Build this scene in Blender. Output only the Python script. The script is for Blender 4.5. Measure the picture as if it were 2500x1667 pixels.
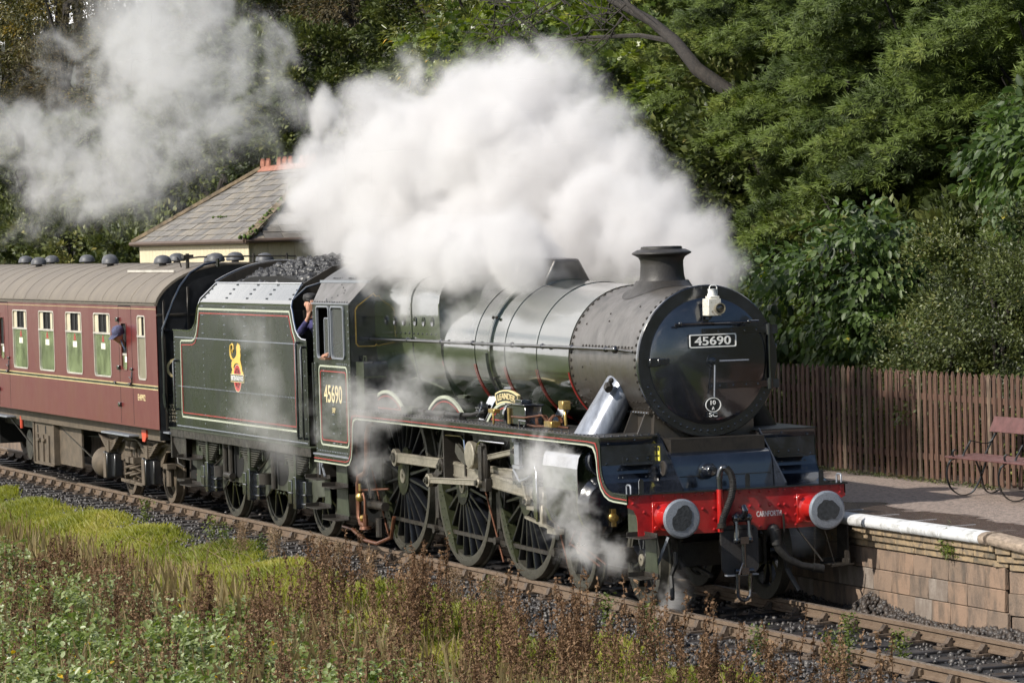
import bpy, math, random
import numpy as np
from mathutils import Vector, Matrix
from math import pi, sin, cos, radians as R_
random.seed(4); rng = np.random.default_rng(4)
for o in list(bpy.data.objects): bpy.data.objects.remove(o)
SC = bpy.context.scene
COL = SC.collection
# ---------------------------------------------------------------- camera
cam_d = bpy.data.cameras.new('camera'); cam = bpy.data.objects.new('camera', cam_d); COL.objects.link(cam)
CP = Vector((38.49, -16.873, 4.22)); YAW, PIT, ROL = .355, .029, -.030
Fw = Vector((-cos(YAW)*cos(PIT), sin(YAW)*cos(PIT), -sin(PIT)))
Rt = Fw.cross(Vector((0, 0, 1))).normalized(); Up = Rt.cross(Fw)
R2 = Rt*cos(ROL) + Up*sin(ROL); U2 = -Rt*sin(ROL) + Up*cos(ROL)
M = Matrix((R2, U2, -Fw)).transposed().to_4x4(); M.translation = CP
cam.matrix_world = M
cam_d.sensor_width = 36; cam_d.lens = 36*9271/2500; cam_d.clip_start = .5; cam_d.clip_end = 3000
cam_d.dof.use_dof = True; cam_d.dof.focus_distance = 44; cam_d.dof.aperture_fstop = 16
SC.camera = cam
# ---------------------------------------------------------------- sky and sun
SUN_DIR = Vector((.24, -.97, .0)).normalized(); EL = R_(37)
SUN_DIR = Vector((SUN_DIR.x*cos(EL), SUN_DIR.y*cos(EL), sin(EL)))
W = bpy.data.worlds.new('World'); SC.world = W; W.use_nodes = True
nt = W.node_tree; nt.nodes.clear()
def N(t, typ, **k):
    n = t.nodes.new(typ)
    for a, b in k.items():
        if a.startswith('i_'): n.inputs[a[2:].replace('_', ' ')].default_value = b
        else: setattr(n, a, b)
    return n
sky = N(nt, 'ShaderNodeTexSky', sky_type='NISHITA', sun_disc=False, sun_elevation=EL, sun_rotation=math.atan2(SUN_DIR.x, SUN_DIR.y), air_density=1.0, dust_density=.7, ozone_density=1.5)
tc = N(nt, 'ShaderNodeTexCoord')
mp = N(nt, 'ShaderNodeMapping'); mp.inputs['Scale'].default_value = (1, 1, 2.4)
cn = N(nt, 'ShaderNodeTexNoise'); cn.inputs['Scale'].default_value = 2.0; cn.inputs['Detail'].default_value = 7; cn.inputs['Roughness'].default_value = .58
cr = N(nt, 'ShaderNodeValToRGB'); cr.color_ramp.elements[0].position = .47; cr.color_ramp.elements[1].position = .60
mul = N(nt, 'ShaderNodeMix', data_type='RGBA')
mul.inputs[7].default_value = (15.5, 15.2, 15.0, 1)
bg = N(nt, 'ShaderNodeBackground'); bg.inputs['Strength'].default_value = .095
out = N(nt, 'ShaderNodeOutputWorld')
L = nt.links.new
dt = N(nt, 'ShaderNodeVectorMath', operation='DOT_PRODUCT'); dt.inputs[1].default_value = (-.10, -.05, -.07)   # a bank of cloud in the west, clearer overhead and to the east
ad = N(nt, 'ShaderNodeMath', operation='ADD')
L(tc.outputs['Generated'], mp.inputs[0]); L(mp.outputs[0], cn.inputs['Vector']); L(tc.outputs['Generated'], dt.inputs[0]); L(cn.outputs[0], ad.inputs[0]); L(dt.outputs['Value'], ad.inputs[1]); L(ad.outputs[0], cr.inputs[0])
L(cr.outputs[0], mul.inputs[0]); L(sky.outputs[0], mul.inputs[6]); L(mul.outputs[2], bg.inputs[0]); L(bg.outputs[0], out.inputs[0])
sd = bpy.data.lights.new('sun', 'SUN'); sd.energy = 5.0; sd.angle = R_(.6); sd.color = (1, .94, .84)
so = bpy.data.objects.new('sun', sd); COL.objects.link(so); so.rotation_euler = SUN_DIR.to_track_quat('Z', 'Y').to_euler(); so.location = (0, 0, 50)
SC.view_settings.view_transform = 'Standard'; SC.view_settings.look = 'None'; SC.view_settings.gamma = 1; SC.view_settings.exposure = .30
SC.view_settings.use_curve_mapping = False
SC.render.engine = 'CYCLES'
cy = SC.cycles; cy.max_bounces = 6; cy.diffuse_bounces = 2; cy.glossy_bounces = 3; cy.transmission_bounces = 3; cy.transparent_max_bounces = 8; cy.volume_bounces = 4
cy.volume_step_rate = 1.0; cy.volume_max_steps = 400; cy.use_adaptive_sampling = True; cy.adaptive_threshold = .02
cy.caustics_reflective = False; cy.caustics_refractive = False; cy.sample_clamp_indirect = 4
cy.use_denoising = True
# ---------------------------------------------------------------- materials
def mat(name, col, rough=.5, metal=0., coat=0., var=.12, vs=3., bump=0., bs=40., col2=None, split=.5, soft=.15, rvar=.0, stretch=(1, 1, 1), spec=.5, emit=None, sheen=0, ior=None):
    m = bpy.data.materials.new(name); m.use_nodes = True; t = m.node_tree; t.nodes.clear(); l = t.links.new
    o = N(t, 'ShaderNodeOutputMaterial'); b = N(t, 'ShaderNodeBsdfPrincipled'); l(b.outputs[0], o.inputs[0])
    b.inputs['Roughness'].default_value = rough; b.inputs['Metallic'].default_value = metal; b.inputs['Coat Weight'].default_value = coat
    b.inputs['Coat Roughness'].default_value = .05; b.inputs['Coat IOR'].default_value = 1.7; b.inputs['Specular IOR Level'].default_value = spec
    if ior: b.inputs['IOR'].default_value = ior
    g = N(t, 'ShaderNodeNewGeometry'); mp = N(t, 'ShaderNodeMapping'); mp.inputs['Scale'].default_value = stretch; l(g.outputs['Position'], mp.inputs[0])
    n = N(t, 'ShaderNodeTexNoise'); n.inputs['Scale'].default_value = vs; n.inputs['Detail'].default_value = 6; n.inputs['Roughness'].default_value = .6; l(mp.outputs[0], n.inputs['Vector'])
    c2 = col2 if col2 else tuple(c*(1-var*2) for c in col)
    c1 = col if col2 else tuple(c*(1+var) for c in col)
    r = N(t, 'ShaderNodeValToRGB'); r.color_ramp.elements[0].position = max(0, split-soft); r.color_ramp.elements[1].position = min(1, split+soft)
    r.color_ramp.elements[0].color = (*c2, 1); r.color_ramp.elements[1].color = (*c1, 1); l(n.outputs[0], r.inputs[0]); l(r.outputs[0], b.inputs['Base Color'])
    if rvar:
        mr = N(t, 'ShaderNodeMapRange'); mr.inputs['From Min'].default_value = .3; mr.inputs['From Max'].default_value = .7
        mr.inputs['To Min'].default_value = max(.02, rough-rvar); mr.inputs['To Max'].default_value = rough+rvar; l(n.outputs[0], mr.inputs[0]); l(mr.outputs[0], b.inputs['Roughness'])
    if bump:
        n2 = N(t, 'ShaderNodeTexNoise'); n2.inputs['Scale'].default_value = bs; n2.inputs['Detail'].default_value = 4; l(mp.outputs[0], n2.inputs['Vector'])
        bp = N(t, 'ShaderNodeBump'); bp.inputs['Strength'].default_value = bump; bp.inputs['Distance'].default_value = .02; l(n2.outputs[0], bp.inputs['Height']); l(bp.outputs[0], b.inputs['Normal'])
        if coat: l(bp.outputs[0], b.inputs['Coat Normal'])
    if emit: b.inputs['Emission Color'].default_value = (*emit, 1); b.inputs['Emission Strength'].default_value = 1
    return m
def leafmat(name, ramp, trans=.3, rough=.4, attr=True, spec=.5):
    m = bpy.data.materials.new(name); m.use_nodes = True; t = m.node_tree; t.nodes.clear(); l = t.links.new
    o = N(t, 'ShaderNodeOutputMaterial'); b = N(t, 'ShaderNodeBsdfPrincipled'); tr = N(t, 'ShaderNodeBsdfTranslucent'); mx = N(t, 'ShaderNodeMixShader'); mx.inputs[0].default_value = trans
    a = N(t, 'ShaderNodeAttribute', attribute_name='tone'); g = N(t, 'ShaderNodeNewGeometry')
    n = N(t, 'ShaderNodeTexNoise'); n.inputs['Scale'].default_value = .9; n.inputs['Detail'].default_value = 3; l(g.outputs['Position'], n.inputs['Vector'])
    ma = N(t, 'ShaderNodeMath', operation='MULTIPLY_ADD'); ma.inputs[1].default_value = .55; l(a.outputs['Fac'], ma.inputs[0])
    m3 = N(t, 'ShaderNodeMath', operation='MULTIPLY_ADD'); m3.inputs[1].default_value = 1.0; m3.inputs[2].default_value = -.27; l(n.outputs[0], m3.inputs[0]); l(m3.outputs[0], ma.inputs[2])
    r = N(t, 'ShaderNodeValToRGB'); e = r.color_ramp.elements
    while len(e) < len(ramp): e.new(.5)
    for i, (p, c) in enumerate(ramp): e[i].position = p; e[i].color = (*c, 1)
    l(ma.outputs[0], r.inputs[0]); l(r.outputs[0], b.inputs['Base Color'])
    hs = N(t, 'ShaderNodeHueSaturation'); hs.inputs['Value'].default_value = 1.5; hs.inputs['Saturation'].default_value = 1.15; l(r.outputs[0], hs.inputs['Color']); l(hs.outputs[0], tr.inputs[0])
    b.inputs['Roughness'].default_value = rough; b.inputs['Specular IOR Level'].default_value = spec
    l(b.outputs[0], mx.inputs[1]); l(tr.outputs[0], mx.inputs[2]); l(mx.outputs[0], o.inputs[0]); return m
# ---------------------------------------------------------------- mesh builder
class MB:
    def __init__(s): s.v = []; s.f = []
    def add(s, v, f):
        n = len(s.v); s.v += [tuple(p) for p in v]; s.f += [tuple(i+n for i in q) for q in f]; return s
    def box(s, x0, x1, y0, y1, z0, z1):
        return s.add([(x0,y0,z0),(x1,y0,z0),(x1,y1,z0),(x0,y1,z0),(x0,y0,z1),(x1,y0,z1),(x1,y1,z1),(x0,y1,z1)], [(0,3,2,1),(4,5,6,7),(0,1,5,4),(1,2,6,5),(2,3,7,6),(3,0,4,7)])
    def hexa(s, p): return s.add(p, [(0,3,2,1),(4,5,6,7),(0,1,5,4),(1,2,6,5),(2,3,7,6),(3,0,4,7)])
    def bar(s, a, b, w, h, up=(0,0,1)):
        a = Vector(a); b = Vector(b); d = (b-a).normalized(); u = Vector(up); sd = d.cross(u).normalized()*w/2; u = sd.cross(d).normalized()*h/2
        return s.hexa([a-sd-u, a+sd-u, b+sd-u, b-sd-u, a-sd+u, a+sd+u, b+sd+u, b-sd+u])
    def lathe(s, o, ax, prof, n=24, ref=None, a0=0, a1=2*pi, cap=True):
        o = Vector(o); ax = Vector(ax).normalized(); r = Vector(ref) if ref else (Vector((0,0,1)) if abs(ax.z) < .9 else Vector((1,0,0)))
        u = (r-ax*r.dot(ax)).normalized(); w = ax.cross(u); full = abs(a1-a0-2*pi) < 1e-6; k = n if full else n+1; V = []; F = []
        for t, rr in prof:
            for i in range(k):
                a = a0+(a1-a0)*i/n; V.append(o+ax*t+(u*cos(a)+w*sin(a))*rr)
        for j in range(len(prof)-1):
            for i in range(n):
                i2 = (i+1) % k; F.append((j*k+i, j*k+i2, (j+1)*k+i2, (j+1)*k+i))
        if cap and full:
            if prof[0][1] > 1e-4: F.append(tuple(range(k-1, -1, -1)))
            if prof[-1][1] > 1e-4: F.append(tuple((len(prof)-1)*k+i for i in range(k)))
        return s.add(V, F)
    def cyl(s, a, b, r, r2=None, n=16, cap=True):
        a = Vector(a); b = Vector(b); return s.lathe(a, b-a, [(0, r), ((b-a).length, r if r2 is None else r2)], n, cap=cap)
    def sph(s, c, r, n=12, sc=(1,1,1)):
        k = n//2; V = []; F = []; c = Vector(c)
        for j in range(k+1):
            t = pi*j/k
            for i in range(n): a = 2*pi*i/n; V.append((c.x+r*sc[0]*sin(t)*cos(a), c.y+r*sc[1]*sin(t)*sin(a), c.z+r*sc[2]*cos(t)))
        for j in range(k):
            for i in range(n): i2 = (i+1) % n; F.append((j*n+i, (j+1)*n+i, (j+1)*n+i2, j*n+i2))
        return s.add(V, F)
    def tube(s, pts, r, n=8, cap=True):
        P = [Vector(p) for p in pts]; V = []; F = []; u = None; rr = r if isinstance(r, (list, tuple)) else [r]*len(P)
        for i, p in enumerate(P):
            d = (P[min(i+1, len(P)-1)]-P[max(i-1, 0)]).normalized()
            if u is None: u = d.orthogonal().normalized()
            else: u = (u-d*u.dot(d)).normalized()
            w = d.cross(u)
            for k in range(n): a = 2*pi*k/n; V.append(p+(u*cos(a)+w*sin(a))*rr[i])
        for i in range(len(P)-1):
            for k in range(n): k2 = (k+1) % n; F.append((i*n+k, i*n+k2, (i+1)*n+k2, (i+1)*n+k))
        if cap: F.append(tuple(range(n-1, -1, -1))); F.append(tuple((len(P)-1)*n+k for k in range(n)))
        return s.add(V, F)
    def prism(s, poly, a0, a1, plane='xz'):
        n = len(poly); mk = {'xz': lambda p, a: (p[0], a, p[1]), 'yz': lambda p, a: (a, p[0], p[1]), 'xy': lambda p, a: (p[0], p[1], a)}[plane]
        V = [mk(p, a0) for p in poly]+[mk(p, a1) for p in poly]
        F = [tuple(range(n)), tuple(range(2*n-1, n-1, -1))]+[(i, (i+1) % n, n+(i+1) % n, n+i) for i in range(n)]
        return s.add(V, F)
    def strip(s, A, B, y0, y1, plane='xz', closed=False):
        mk = {'xz': lambda p, a: (p[0], a, p[1]), 'yz': lambda p, a: (a, p[0], p[1])}[plane]; n = len(A)
        for i in range(n if closed else n-1):
            j = (i+1) % n; s.hexa([mk(A[i], y0), mk(A[j], y0), mk(A[j], y1), mk(A[i], y1), mk(B[i], y0), mk(B[j], y0), mk(B[j], y1), mk(B[i], y1)])
        return s
    def loft(s, secs, cap=True, closed=True):
        n = len(secs[0]); V = [p for q in secs for p in q]; F = []
        for j in range(len(secs)-1):
            for i in range(n if closed else n-1): k = (i+1) % n; F.append((j*n+i, j*n+k, (j+1)*n+k, (j+1)*n+i))
        if cap: F.append(tuple(range(n-1, -1, -1))); F.append(tuple((len(secs)-1)*n+i for i in range(n)))
        return s.add(V, F)
    def rivets(s, pts, nrm, r=.014, h=None):
        nv = Vector(nrm).normalized(); h = h or r*.7
        for p in pts: s.lathe(p, nv, [(-.003, r), (h*.6, r*.8), (h, r*.3)], 6)
        return s
    def build(s, name, m, parent=None, ang=38, bev=0, kind=None, label=None, seg=1, world=True):
        me = bpy.data.meshes.new(name); me.from_pydata([tuple(p) for p in s.v], [], s.f); me.update()
        o = bpy.data.objects.new(name, me); COL.objects.link(o)
        ms = m if isinstance(m, (list, tuple)) else [m]
        for q in ms: me.materials.append(q)
        if ang: me.shade_smooth(); me.set_sharp_from_angle(angle=R_(ang))
        if bev:
            b = o.modifiers.new('edge', 'BEVEL'); b.width = bev; b.segments = seg; b.limit_method = 'ANGLE'; b.angle_limit = R_(40)
        if parent:
            o.parent = parent
            if world: o.location = -wloc(parent)
        if kind: o['kind'] = kind
        if label: o['label'] = label
        return o
def wloc(o):
    v = Vector((0,0,0))
    while o: v += Vector(o.location); o = o.parent
    return v
def thing(name, label, cat, loc=(0,0,0), group=None):
    o = bpy.data.objects.new(name, None); COL.objects.link(o); o.location = loc; o.empty_display_size = .2
    o['label'] = label; o['category'] = cat
    if group: o['group'] = group
    return o
def tag(o, label, cat=None, group=None, kind=None):
    o['label'] = label
    if cat: o['category'] = cat
    if group: o['group'] = group
    if kind: o['kind'] = kind
    return o
def copy_tree(o, parent=None):
    c = o.copy(); COL.objects.link(c); c.parent = parent
    for ch in list(o.children): copy_tree(ch, c)
    return c
def rr(x0, x1, z0, z1, r, n=4):
    P = []
    for cx, cz, a in ((x1-r, z1-r, 0), (x0+r, z1-r, 90), (x0+r, z0+r, 180), (x1-r, z0+r, 270)):
        for i in range(n+1): t = R_(a+90*i/n); P.append((cx+r*cos(t), cz+r*sin(t)))
    return P
def fillet(x0, x1, z0, z1, r, n=4):  # square outline matched point by point to rr()
    P = []
    for cx, cz in ((x1, z1), (x0, z1), (x0, z0), (x1, z0)): P += [(cx, cz)]*(n+1)
    return P
FACE = {'-y': Matrix(((1,0,0),(0,0,-1),(0,1,0))), '+x': Matrix(((0,0,1),(1,0,0),(0,1,0)))}
def text(name, s, c, w, h, m, parent, face='-y', ext=.004, bold=0., label=None, arc=None, shear=0):
    cu = bpy.data.curves.new(name, 'FONT'); cu.body = s; cu.extrude = 0; cu.offset = bold; cu.align_x = 'CENTER'; cu.resolution_u = 3; cu.space_line = .95
    to = bpy.data.objects.new(name, cu); me = bpy.data.meshes.new_from_object(to); bpy.data.objects.remove(to)
    V = np.array([v.co[:] for v in me.vertices]); lo = V.min(0); hi = V.max(0)
    Q = (V-(lo+hi)/2)/(hi-lo+1e-9)*np.array([w, h, 0]); b = MB(); mt = FACE[face]; c = Vector(c)
    fs = [tuple(p.vertices) for p in me.polygons]; n = len(Q); P = []
    for q in Q:
        x, y = q[0], q[1]
        if arc:
            a = x/arc; rad = arc+y; x, y = rad*sin(a), rad*cos(a)-arc
        P.append(Vector((x, y, 0)))
    ed = {}
    for f in fs:
        for i in range(len(f)): e = (f[i], f[(i+1) % len(f)]); ed[e] = 1
    side = [e for e in ed if (e[1], e[0]) not in ed]
    VV = [c+mt@p for p in P]+[c+mt@(p+Vector((0,0,ext))) for p in P]
    FF = [tuple(i+n for i in f) for f in fs]+[(a, bb, bb+n, a+n) for a, bb in side]
    b.add(VV, FF); o = b.build(name, m, parent, ang=0); 
    if label: o['label'] = label
    return o
def lerp(a, b, t): return tuple(p+(q-p)*t for p, q in zip(a, b))
def sub(A, B, t): return [lerp(a, b, t) for a, b in zip(A, B)]
BLACK = mat('gloss_black_paint', (.0075,.0095,.015), .20, coat=.6, ior=1.75, var=.2, vs=6, rvar=.08, bump=.04, bs=14)  # slight blue of the reflected sky is put into the black base colour
DBLACK = mat('grimy_black_metal', (.009,.0088,.0085), .45, spec=.3, var=.3, vs=9, rvar=.15, bump=.25, bs=60, col2=(.030,.026,.022), split=.62)
SMOKE = mat('smokebox_black', (.016,.0155,.015), .38, metal=.25, var=.3, vs=5, rvar=.12, bump=.12, bs=30, col2=(.055,.046,.038), split=.64, ior=1.8, stretch=(1.2,1.2,.5), spec=.9)
GREEN = mat('loco_green_paint', (.007,.013,.005), .18, coat=1.0, var=.15, vs=2.5, rvar=.04, bump=.03, bs=5, col2=(.012,.018,.008), ior=2.0)
GREEN2 = mat('tender_green_paint', (.005,.0088,.004), .28, coat=.12, spec=.28, var=.15, vs=2.5, rvar=.08, bump=.05, bs=5, col2=(.012,.016,.009))
OGREEN = mat('faded_green_steps', (.040,.048,.030), .5, spec=.25, var=.15, vs=10, bump=.15, bs=80)
CREAMLN = mat('pale_lining', (.40,.43,.34), .4, var=.05)
REDLN = mat('red_lining', (.34,.03,.025), .4, var=.05)
HRAIL = mat('dull_handrail', (.16,.16,.165), .28, metal=1, var=.1)
STEEL = mat('bright_steel', (.34,.31,.25), .42, metal=.55, var=.12, vs=20, rvar=.1, bump=.08, bs=60)
POL = mat('polished_steel', (.62,.63,.66), .14, metal=1, var=.05, vs=4, rvar=.06, bump=.05, bs=8)
COPPER = mat('copper_pipe', (.15,.062,.034), .45, metal=.5, var=.2, vs=30)
BRASS = mat('brass', (.55,.38,.13), .33, metal=.9, var=.15, vs=30)
REDB = mat('red_beam_paint', (.33,.013,.015), .34, coat=.3, var=.12, vs=9, bump=.05, bs=40)
REDSH = mat('red_shank_paint', (.42,.014,.012), .28, coat=.5, var=.08)
BUFG = mat('buffer_steel', (.25,.27,.31), .4, metal=.3, var=.12, vs=60, bump=.1, bs=200)
GREASE = mat('grease', (.035,.038,.042), .55, var=.25, vs=25, bump=.3, bs=60)
CHIM = mat('chimney_black', (.012,.012,.013), .5, var=.3, vs=6, bump=.15, bs=40, col2=(.030,.027,.025), split=.62, rvar=.1)
WHITE = mat('white_paint', (.80,.80,.78), .5, var=.03)
YEL = mat('yellow_lettering', (.72,.47,.09), .5, var=.06)
STRIPE = mat('dull_cream_lining', (.50,.40,.20), .5, var=.1)
CREAM = mat('cream_lettering', (.72,.60,.33), .5, var=.06)
RUBBER = mat('rubber', (.018,.017,.016), .55, var=.3, vs=30, bump=.2, bs=80)
TYRE = mat('worn_tyre_steel', (.060,.057,.046), .48, metal=.2, spec=.3, var=.15, vs=20, bump=.1, bs=60)
SPOKE = mat('black_spokes', (.008,.009,.012), .3, coat=.2, var=.2, vs=10, bump=.1, bs=50)
RUSTY = mat('brown_brake_dust', (.10,.070,.048), .75, var=.2, vs=12, bump=.3, bs=60, col2=(.055,.042,.033))
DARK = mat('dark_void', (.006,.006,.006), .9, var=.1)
# ================================================================ steam locomotive
LOC = thing('steam_locomotive', 'dark green steam locomotive with black smokebox and red buffer beam on the near track', 'steam locomotive', (-5.5, 0, 0))
AX = [-.83, -2.76, -4.49, -6.77, -9.10]; RD = 1.0285
AXZ = (0, 0, 1)
def wheel(px, R, n, near, parent, crank=None, weight=None, m_t=TYRE, m_s=SPOKE, name='wheel', boss=None, spw=.03, solid=False):
    s = -1 if near else 1; o0 = (px, s*.665, R); ax = (0, s, 0); nn = 56 if R > .8 else 40
    ty = MB().lathe(o0, ax, [(0, R+.028), (.028, R+.028), (.042, R+.003), (.138, R-.004), (.14, R-.012), (.14, R-.075), (.125, R-.082), (.125, R-.12), (.02, R-.12), (0, R-.10), (0, R+.028)], nn, cap=False).build(name, m_t, parent, 30)
    c = Vector((px, 0, R))
    if solid:
        MB().lathe((px, s*.70, R), ax, [(0, R-.1), (.02, R-.1), (.055, R*.5), (.09, .16), (.12, .12), (.12, 0)], 32, cap=False).build('wheel_disc', m_s, ty, 30); return ty
    hr = .16 if R > .8 else .11
    if near:
        base = None
        for i in range(n):
            a = 2*pi*(i+.5)/n; d = Vector((cos(a), 0, sin(a))); tn = Vector((-sin(a), 0, cos(a))); secs = []
            for r, w, dp in ((hr*.8, spw*1.35, .075), (R*.55, spw, .055), (R-.11, spw*.95, .045)):
                p = d*r; secs.append([p+tn*w*cos(t)+Vector((0, -dp*sin(t)+ -.745, 0)) for t in (0, pi/3, 2*pi/3, pi, 4*pi/3, 5*pi/3)])
            if base is None:
                base = MB().loft(secs).build('spoke', m_s, ty, 50, world=False); base.location = Vector((px, 0, R))-wloc(ty); q = base
            else:
                q = base.copy(); COL.objects.link(q); q.parent = ty; q.rotation_euler = (0, -2*pi*i/n, 0)
    else:
        b = MB()
        for i in range(n):
            a = 2*pi*i/n; b.bar(c+Vector((cos(a)*.1, .74, sin(a)*.1)), c+Vector((cos(a)*(R-.1), .74, sin(a)*(R-.1))), .05, .05, up=(0,1,0))
        b.build('spokes', m_s, ty, 30)
    hb = MB().lathe((px, s*.69, R), ax, [(0, hr*1.25), (.11, hr*1.2), (.135, hr*1.05), (.135, 0)], 28, cap=False)
    hub = hb.build('hub', boss or m_s, ty, 30)
    if near:
        MB().lathe((px, s*.825, R), ax, [(0, hr*.62), (.012, hr*.6), (.012, hr*.2), (-.03, hr*.16)], 24, cap=False).build('axle_end', STEEL, ty, 30)
    if crank and near:
        cx, cz = crank; b = MB(); d = Vector((cx, 0, cz)); L_ = d.length; u = d/L_; w = Vector((-u.z, 0, u.x)); P = []
        for k in range(13): t = pi/2+pi*k/12; q = u*cos(t)*.255+w*sin(t)*.215; P.append((px+q.x, R+q.z))
        for k in range(13): t = -pi/2+pi*k/12; q = d+u*cos(t)*.13+w*sin(t)*.13; P.append((px+q.x, R+q.z))
        b.prism(P, -.822, -.70); b.build('crank_boss', boss or m_s, ty, 30, bev=.006)
    if weight and near:
        a, h = weight; ro = R-.085; P = []
        for k in range(17): t = a-h+2*h*k/16; P.append((px+ro*cos(t), R+ro*sin(t)))
        ch = ro*cos(h)*.94; t1, t0 = a+h*.92, a-h*.92
        for k in range(9):
            t = a+h-2*h*k/8; r_ = (ro*cos(h))/max(.2, cos(t-a)); r_ = r_*(1-.0)+.0
            P.append((px+min(ro-.01, r_)*cos(t), R+min(ro-.01, r_)*sin(t)))
        wt = MB().prism(P, -.815, -.70).build('balance_weight', boss or m_s, ty, 30)
        rv = [(px+rr_*cos(t), -.815, R+rr_*sin(t)) for rr_ in (ro-.05, ro-.13) for t in np.linspace(a-h*.72, a+h*.72, 9 if rr_ > ro-.1 else 6)]
        MB().rivets(rv, (0,-1,0), .016).build('weight_rivets', BUFG, ty, 0, kind='stuff') if False else MB().rivets(rv, (0,-1,0), .014).build('weight_rivets', OGREEN, wt, 30, kind='stuff')
    return ty
WG = mat('driver_boss_green', (.026,.030,.014), .45, spec=.3, var=.2, vs=15, bump=.1, bs=60)
CR = (.13, .26)
for i, x in enumerate(AX):
    if i < 2:
        wheel(x, .5015, 10, True, LOC, name='bogie_wheel', spw=.024); wheel(x, .5015, 10, False, LOC, name='bogie_wheel')
    else:
        wheel(x, RD, 20, True, LOC, crank=CR, weight=(R_(214 if i != 3 else 210), R_(30 if i == 2 else 40 if i == 3 else 30)), boss=WG, name='driving_wheel'); wheel(x, RD, 20, False, LOC, name='driving_wheel')
    MB().cyl((x, -.7, .5015 if i < 2 else RD), (x, .7, .5015 if i < 2 else RD), .09, n=12).build('axle', DBLACK, LOC)
# ---- frames and bogie
b = MB()
for y in (-.60, .57):
    P = [(-.03,.86),(-.03,1.28),(-.35,1.28),(-.72,1.87),(-11.2,1.87),(-11.3,.75),(-9.9,.62),(-9.6,.95),(-8.7,.95),(-8.4,.7),(-7.4,.7),(-7.2,.95),(-6.3,.95),(-6.1,.7),(-5.0,.7),(-4.8,.95),(-4.1,.95),(-3.9,.72),(-3.3,1.0),(-2.2,1.15),(-.3,1.0)]
    b.prism(P, y, y+.03)
b.box(-11.3, -.1, -.56, .56, 1.2, 1.22).box(-3.2, -.5, -.57, .57, 1.25, 1.85).box(-10.9, -7.4, -.55, .55, .75, 1.9)
b.build('main_frame', DBLACK, LOC)
b = MB()
for y in (-.54, .50): b.box(-3.05, -.45, y, y+.04, .40, .74)
b.box(-2.0, -1.6, -.54, .54, .5, .95).box(-3.0, -2.9, -.5, .5, .42, .7).box(-.6, -.5, -.5, .5, .42, .7)
b.bar((-.55,-.3,.42), (-.2,-.25,.33), .05, .05).cyl((-1.8,-.9,.62), (-1.8,-.5,.62), .09)
for x in AX[:2]: b.box(x-.16, x+.16, -.62, -.54, .36, .70)
b.box(-2.35, -1.25, -.66, -.60, .44, .62)
b.box(-2.4, -1.2, -.9, -.84, .50, .56).box(-2.45,-2.30,-.9,-.6,.45,.62).box(-1.3,-1.15,-.9,-.6,.45,.62)
b.build('bogie_frame', DBLACK, LOC, bev=.006)
b = MB()
for y in (-.72, .68): b.tube([(-.22, y*.93, .62), (-.18, y*.95, .50), (-.24, y, .36), (-.12, y*1.06, .20), (-.06, y*1.1, .12)], .028, 6)
b.build('guard_iron', mat('grey_guard_iron', (.03,.03,.03), .5), LOC)
# ---- boiler
Zc = 2.70
def shell(x0, r0, z0, x1, r1, z1, n=72): return [[(x, r*cos(2*pi*i/n), z+r*sin(2*pi*i/n)) for i in range(n)] for x, r, z in ((x0, r0, z0), (x1, r1, z1))]
sb = MB().loft(shell(-.78, .838, Zc, -2.86, .838, Zc)).build('smokebox', SMOKE, LOC)
b = MB(); P = []
for k in range(58): a = 2*pi*k/58; P.append(((-2.80, .838*cos(a), Zc+.838*sin(a)), a))
for p, a in P: b.rivets([p], (0, cos(a), sin(a)), .024)
for k in range(64):
    a = 2*pi*(k+.5)/64; b.rivets([(-.84, .838*cos(a), Zc+.838*sin(a))], (0, cos(a), sin(a)), .021)
for k in range(16): 
    a = R_(168); b.rivets([(-2.45+k*.1, .838*cos(a), Zc+.838*sin(a))], (0, cos(a), sin(a)), .016)
for k in range(18):
    for a in (R_(212), R_(219)): b.rivets([(-2.7+k*.105, .838*cos(a), Zc+.838*sin(a))], (0, cos(a), sin(a)), .011)
for a, x in ((R_(150), -2.55), (R_(140), -2.0), (R_(147), -1.9), (R_(132), -1.3), (R_(185),-2.45),(R_(195),-2.42),(R_(205),-2.4)): b.rivets([(x, .838*cos(a), Zc+.838*sin(a))], (0, cos(a), sin(a)), .014)
b.build('smokebox_rivets', DBLACK, sb, kind='stuff')
rg = MB().lathe((-.80, 0, Zc), (1,0,0), [(0, .845), (.045, .858), (.075, .855), (.085, .845), (.085, .70), (.0, .69)], 80, cap=False).build('smokebox_ring', BLACK, LOC, 30)
b = MB()
for k in range(24):
    a = R_(200+k*6.2); b.rivets([(-.715, .785*cos(a), Zc+.785*sin(a))], (1,0,0), .019)
b.build('ring_rivets', BLACK, rg, kind='stuff')
prof = [(0, .712), (.022, .712), (.03, .70)]+[(.03+.115*(1-(r/.70)**2)**.9, r) for r in np.linspace(.66, 0, 12)]
door = MB().lathe((-.722, 0, Zc), (1,0,0), prof, 72, cap=False).build('smokebox_door', BLACK, LOC, 40)
FX = -.722
def dx(r): return FX+.03+.115*(1-min(1, (r/.70))**2)**.9
b = MB()
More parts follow.
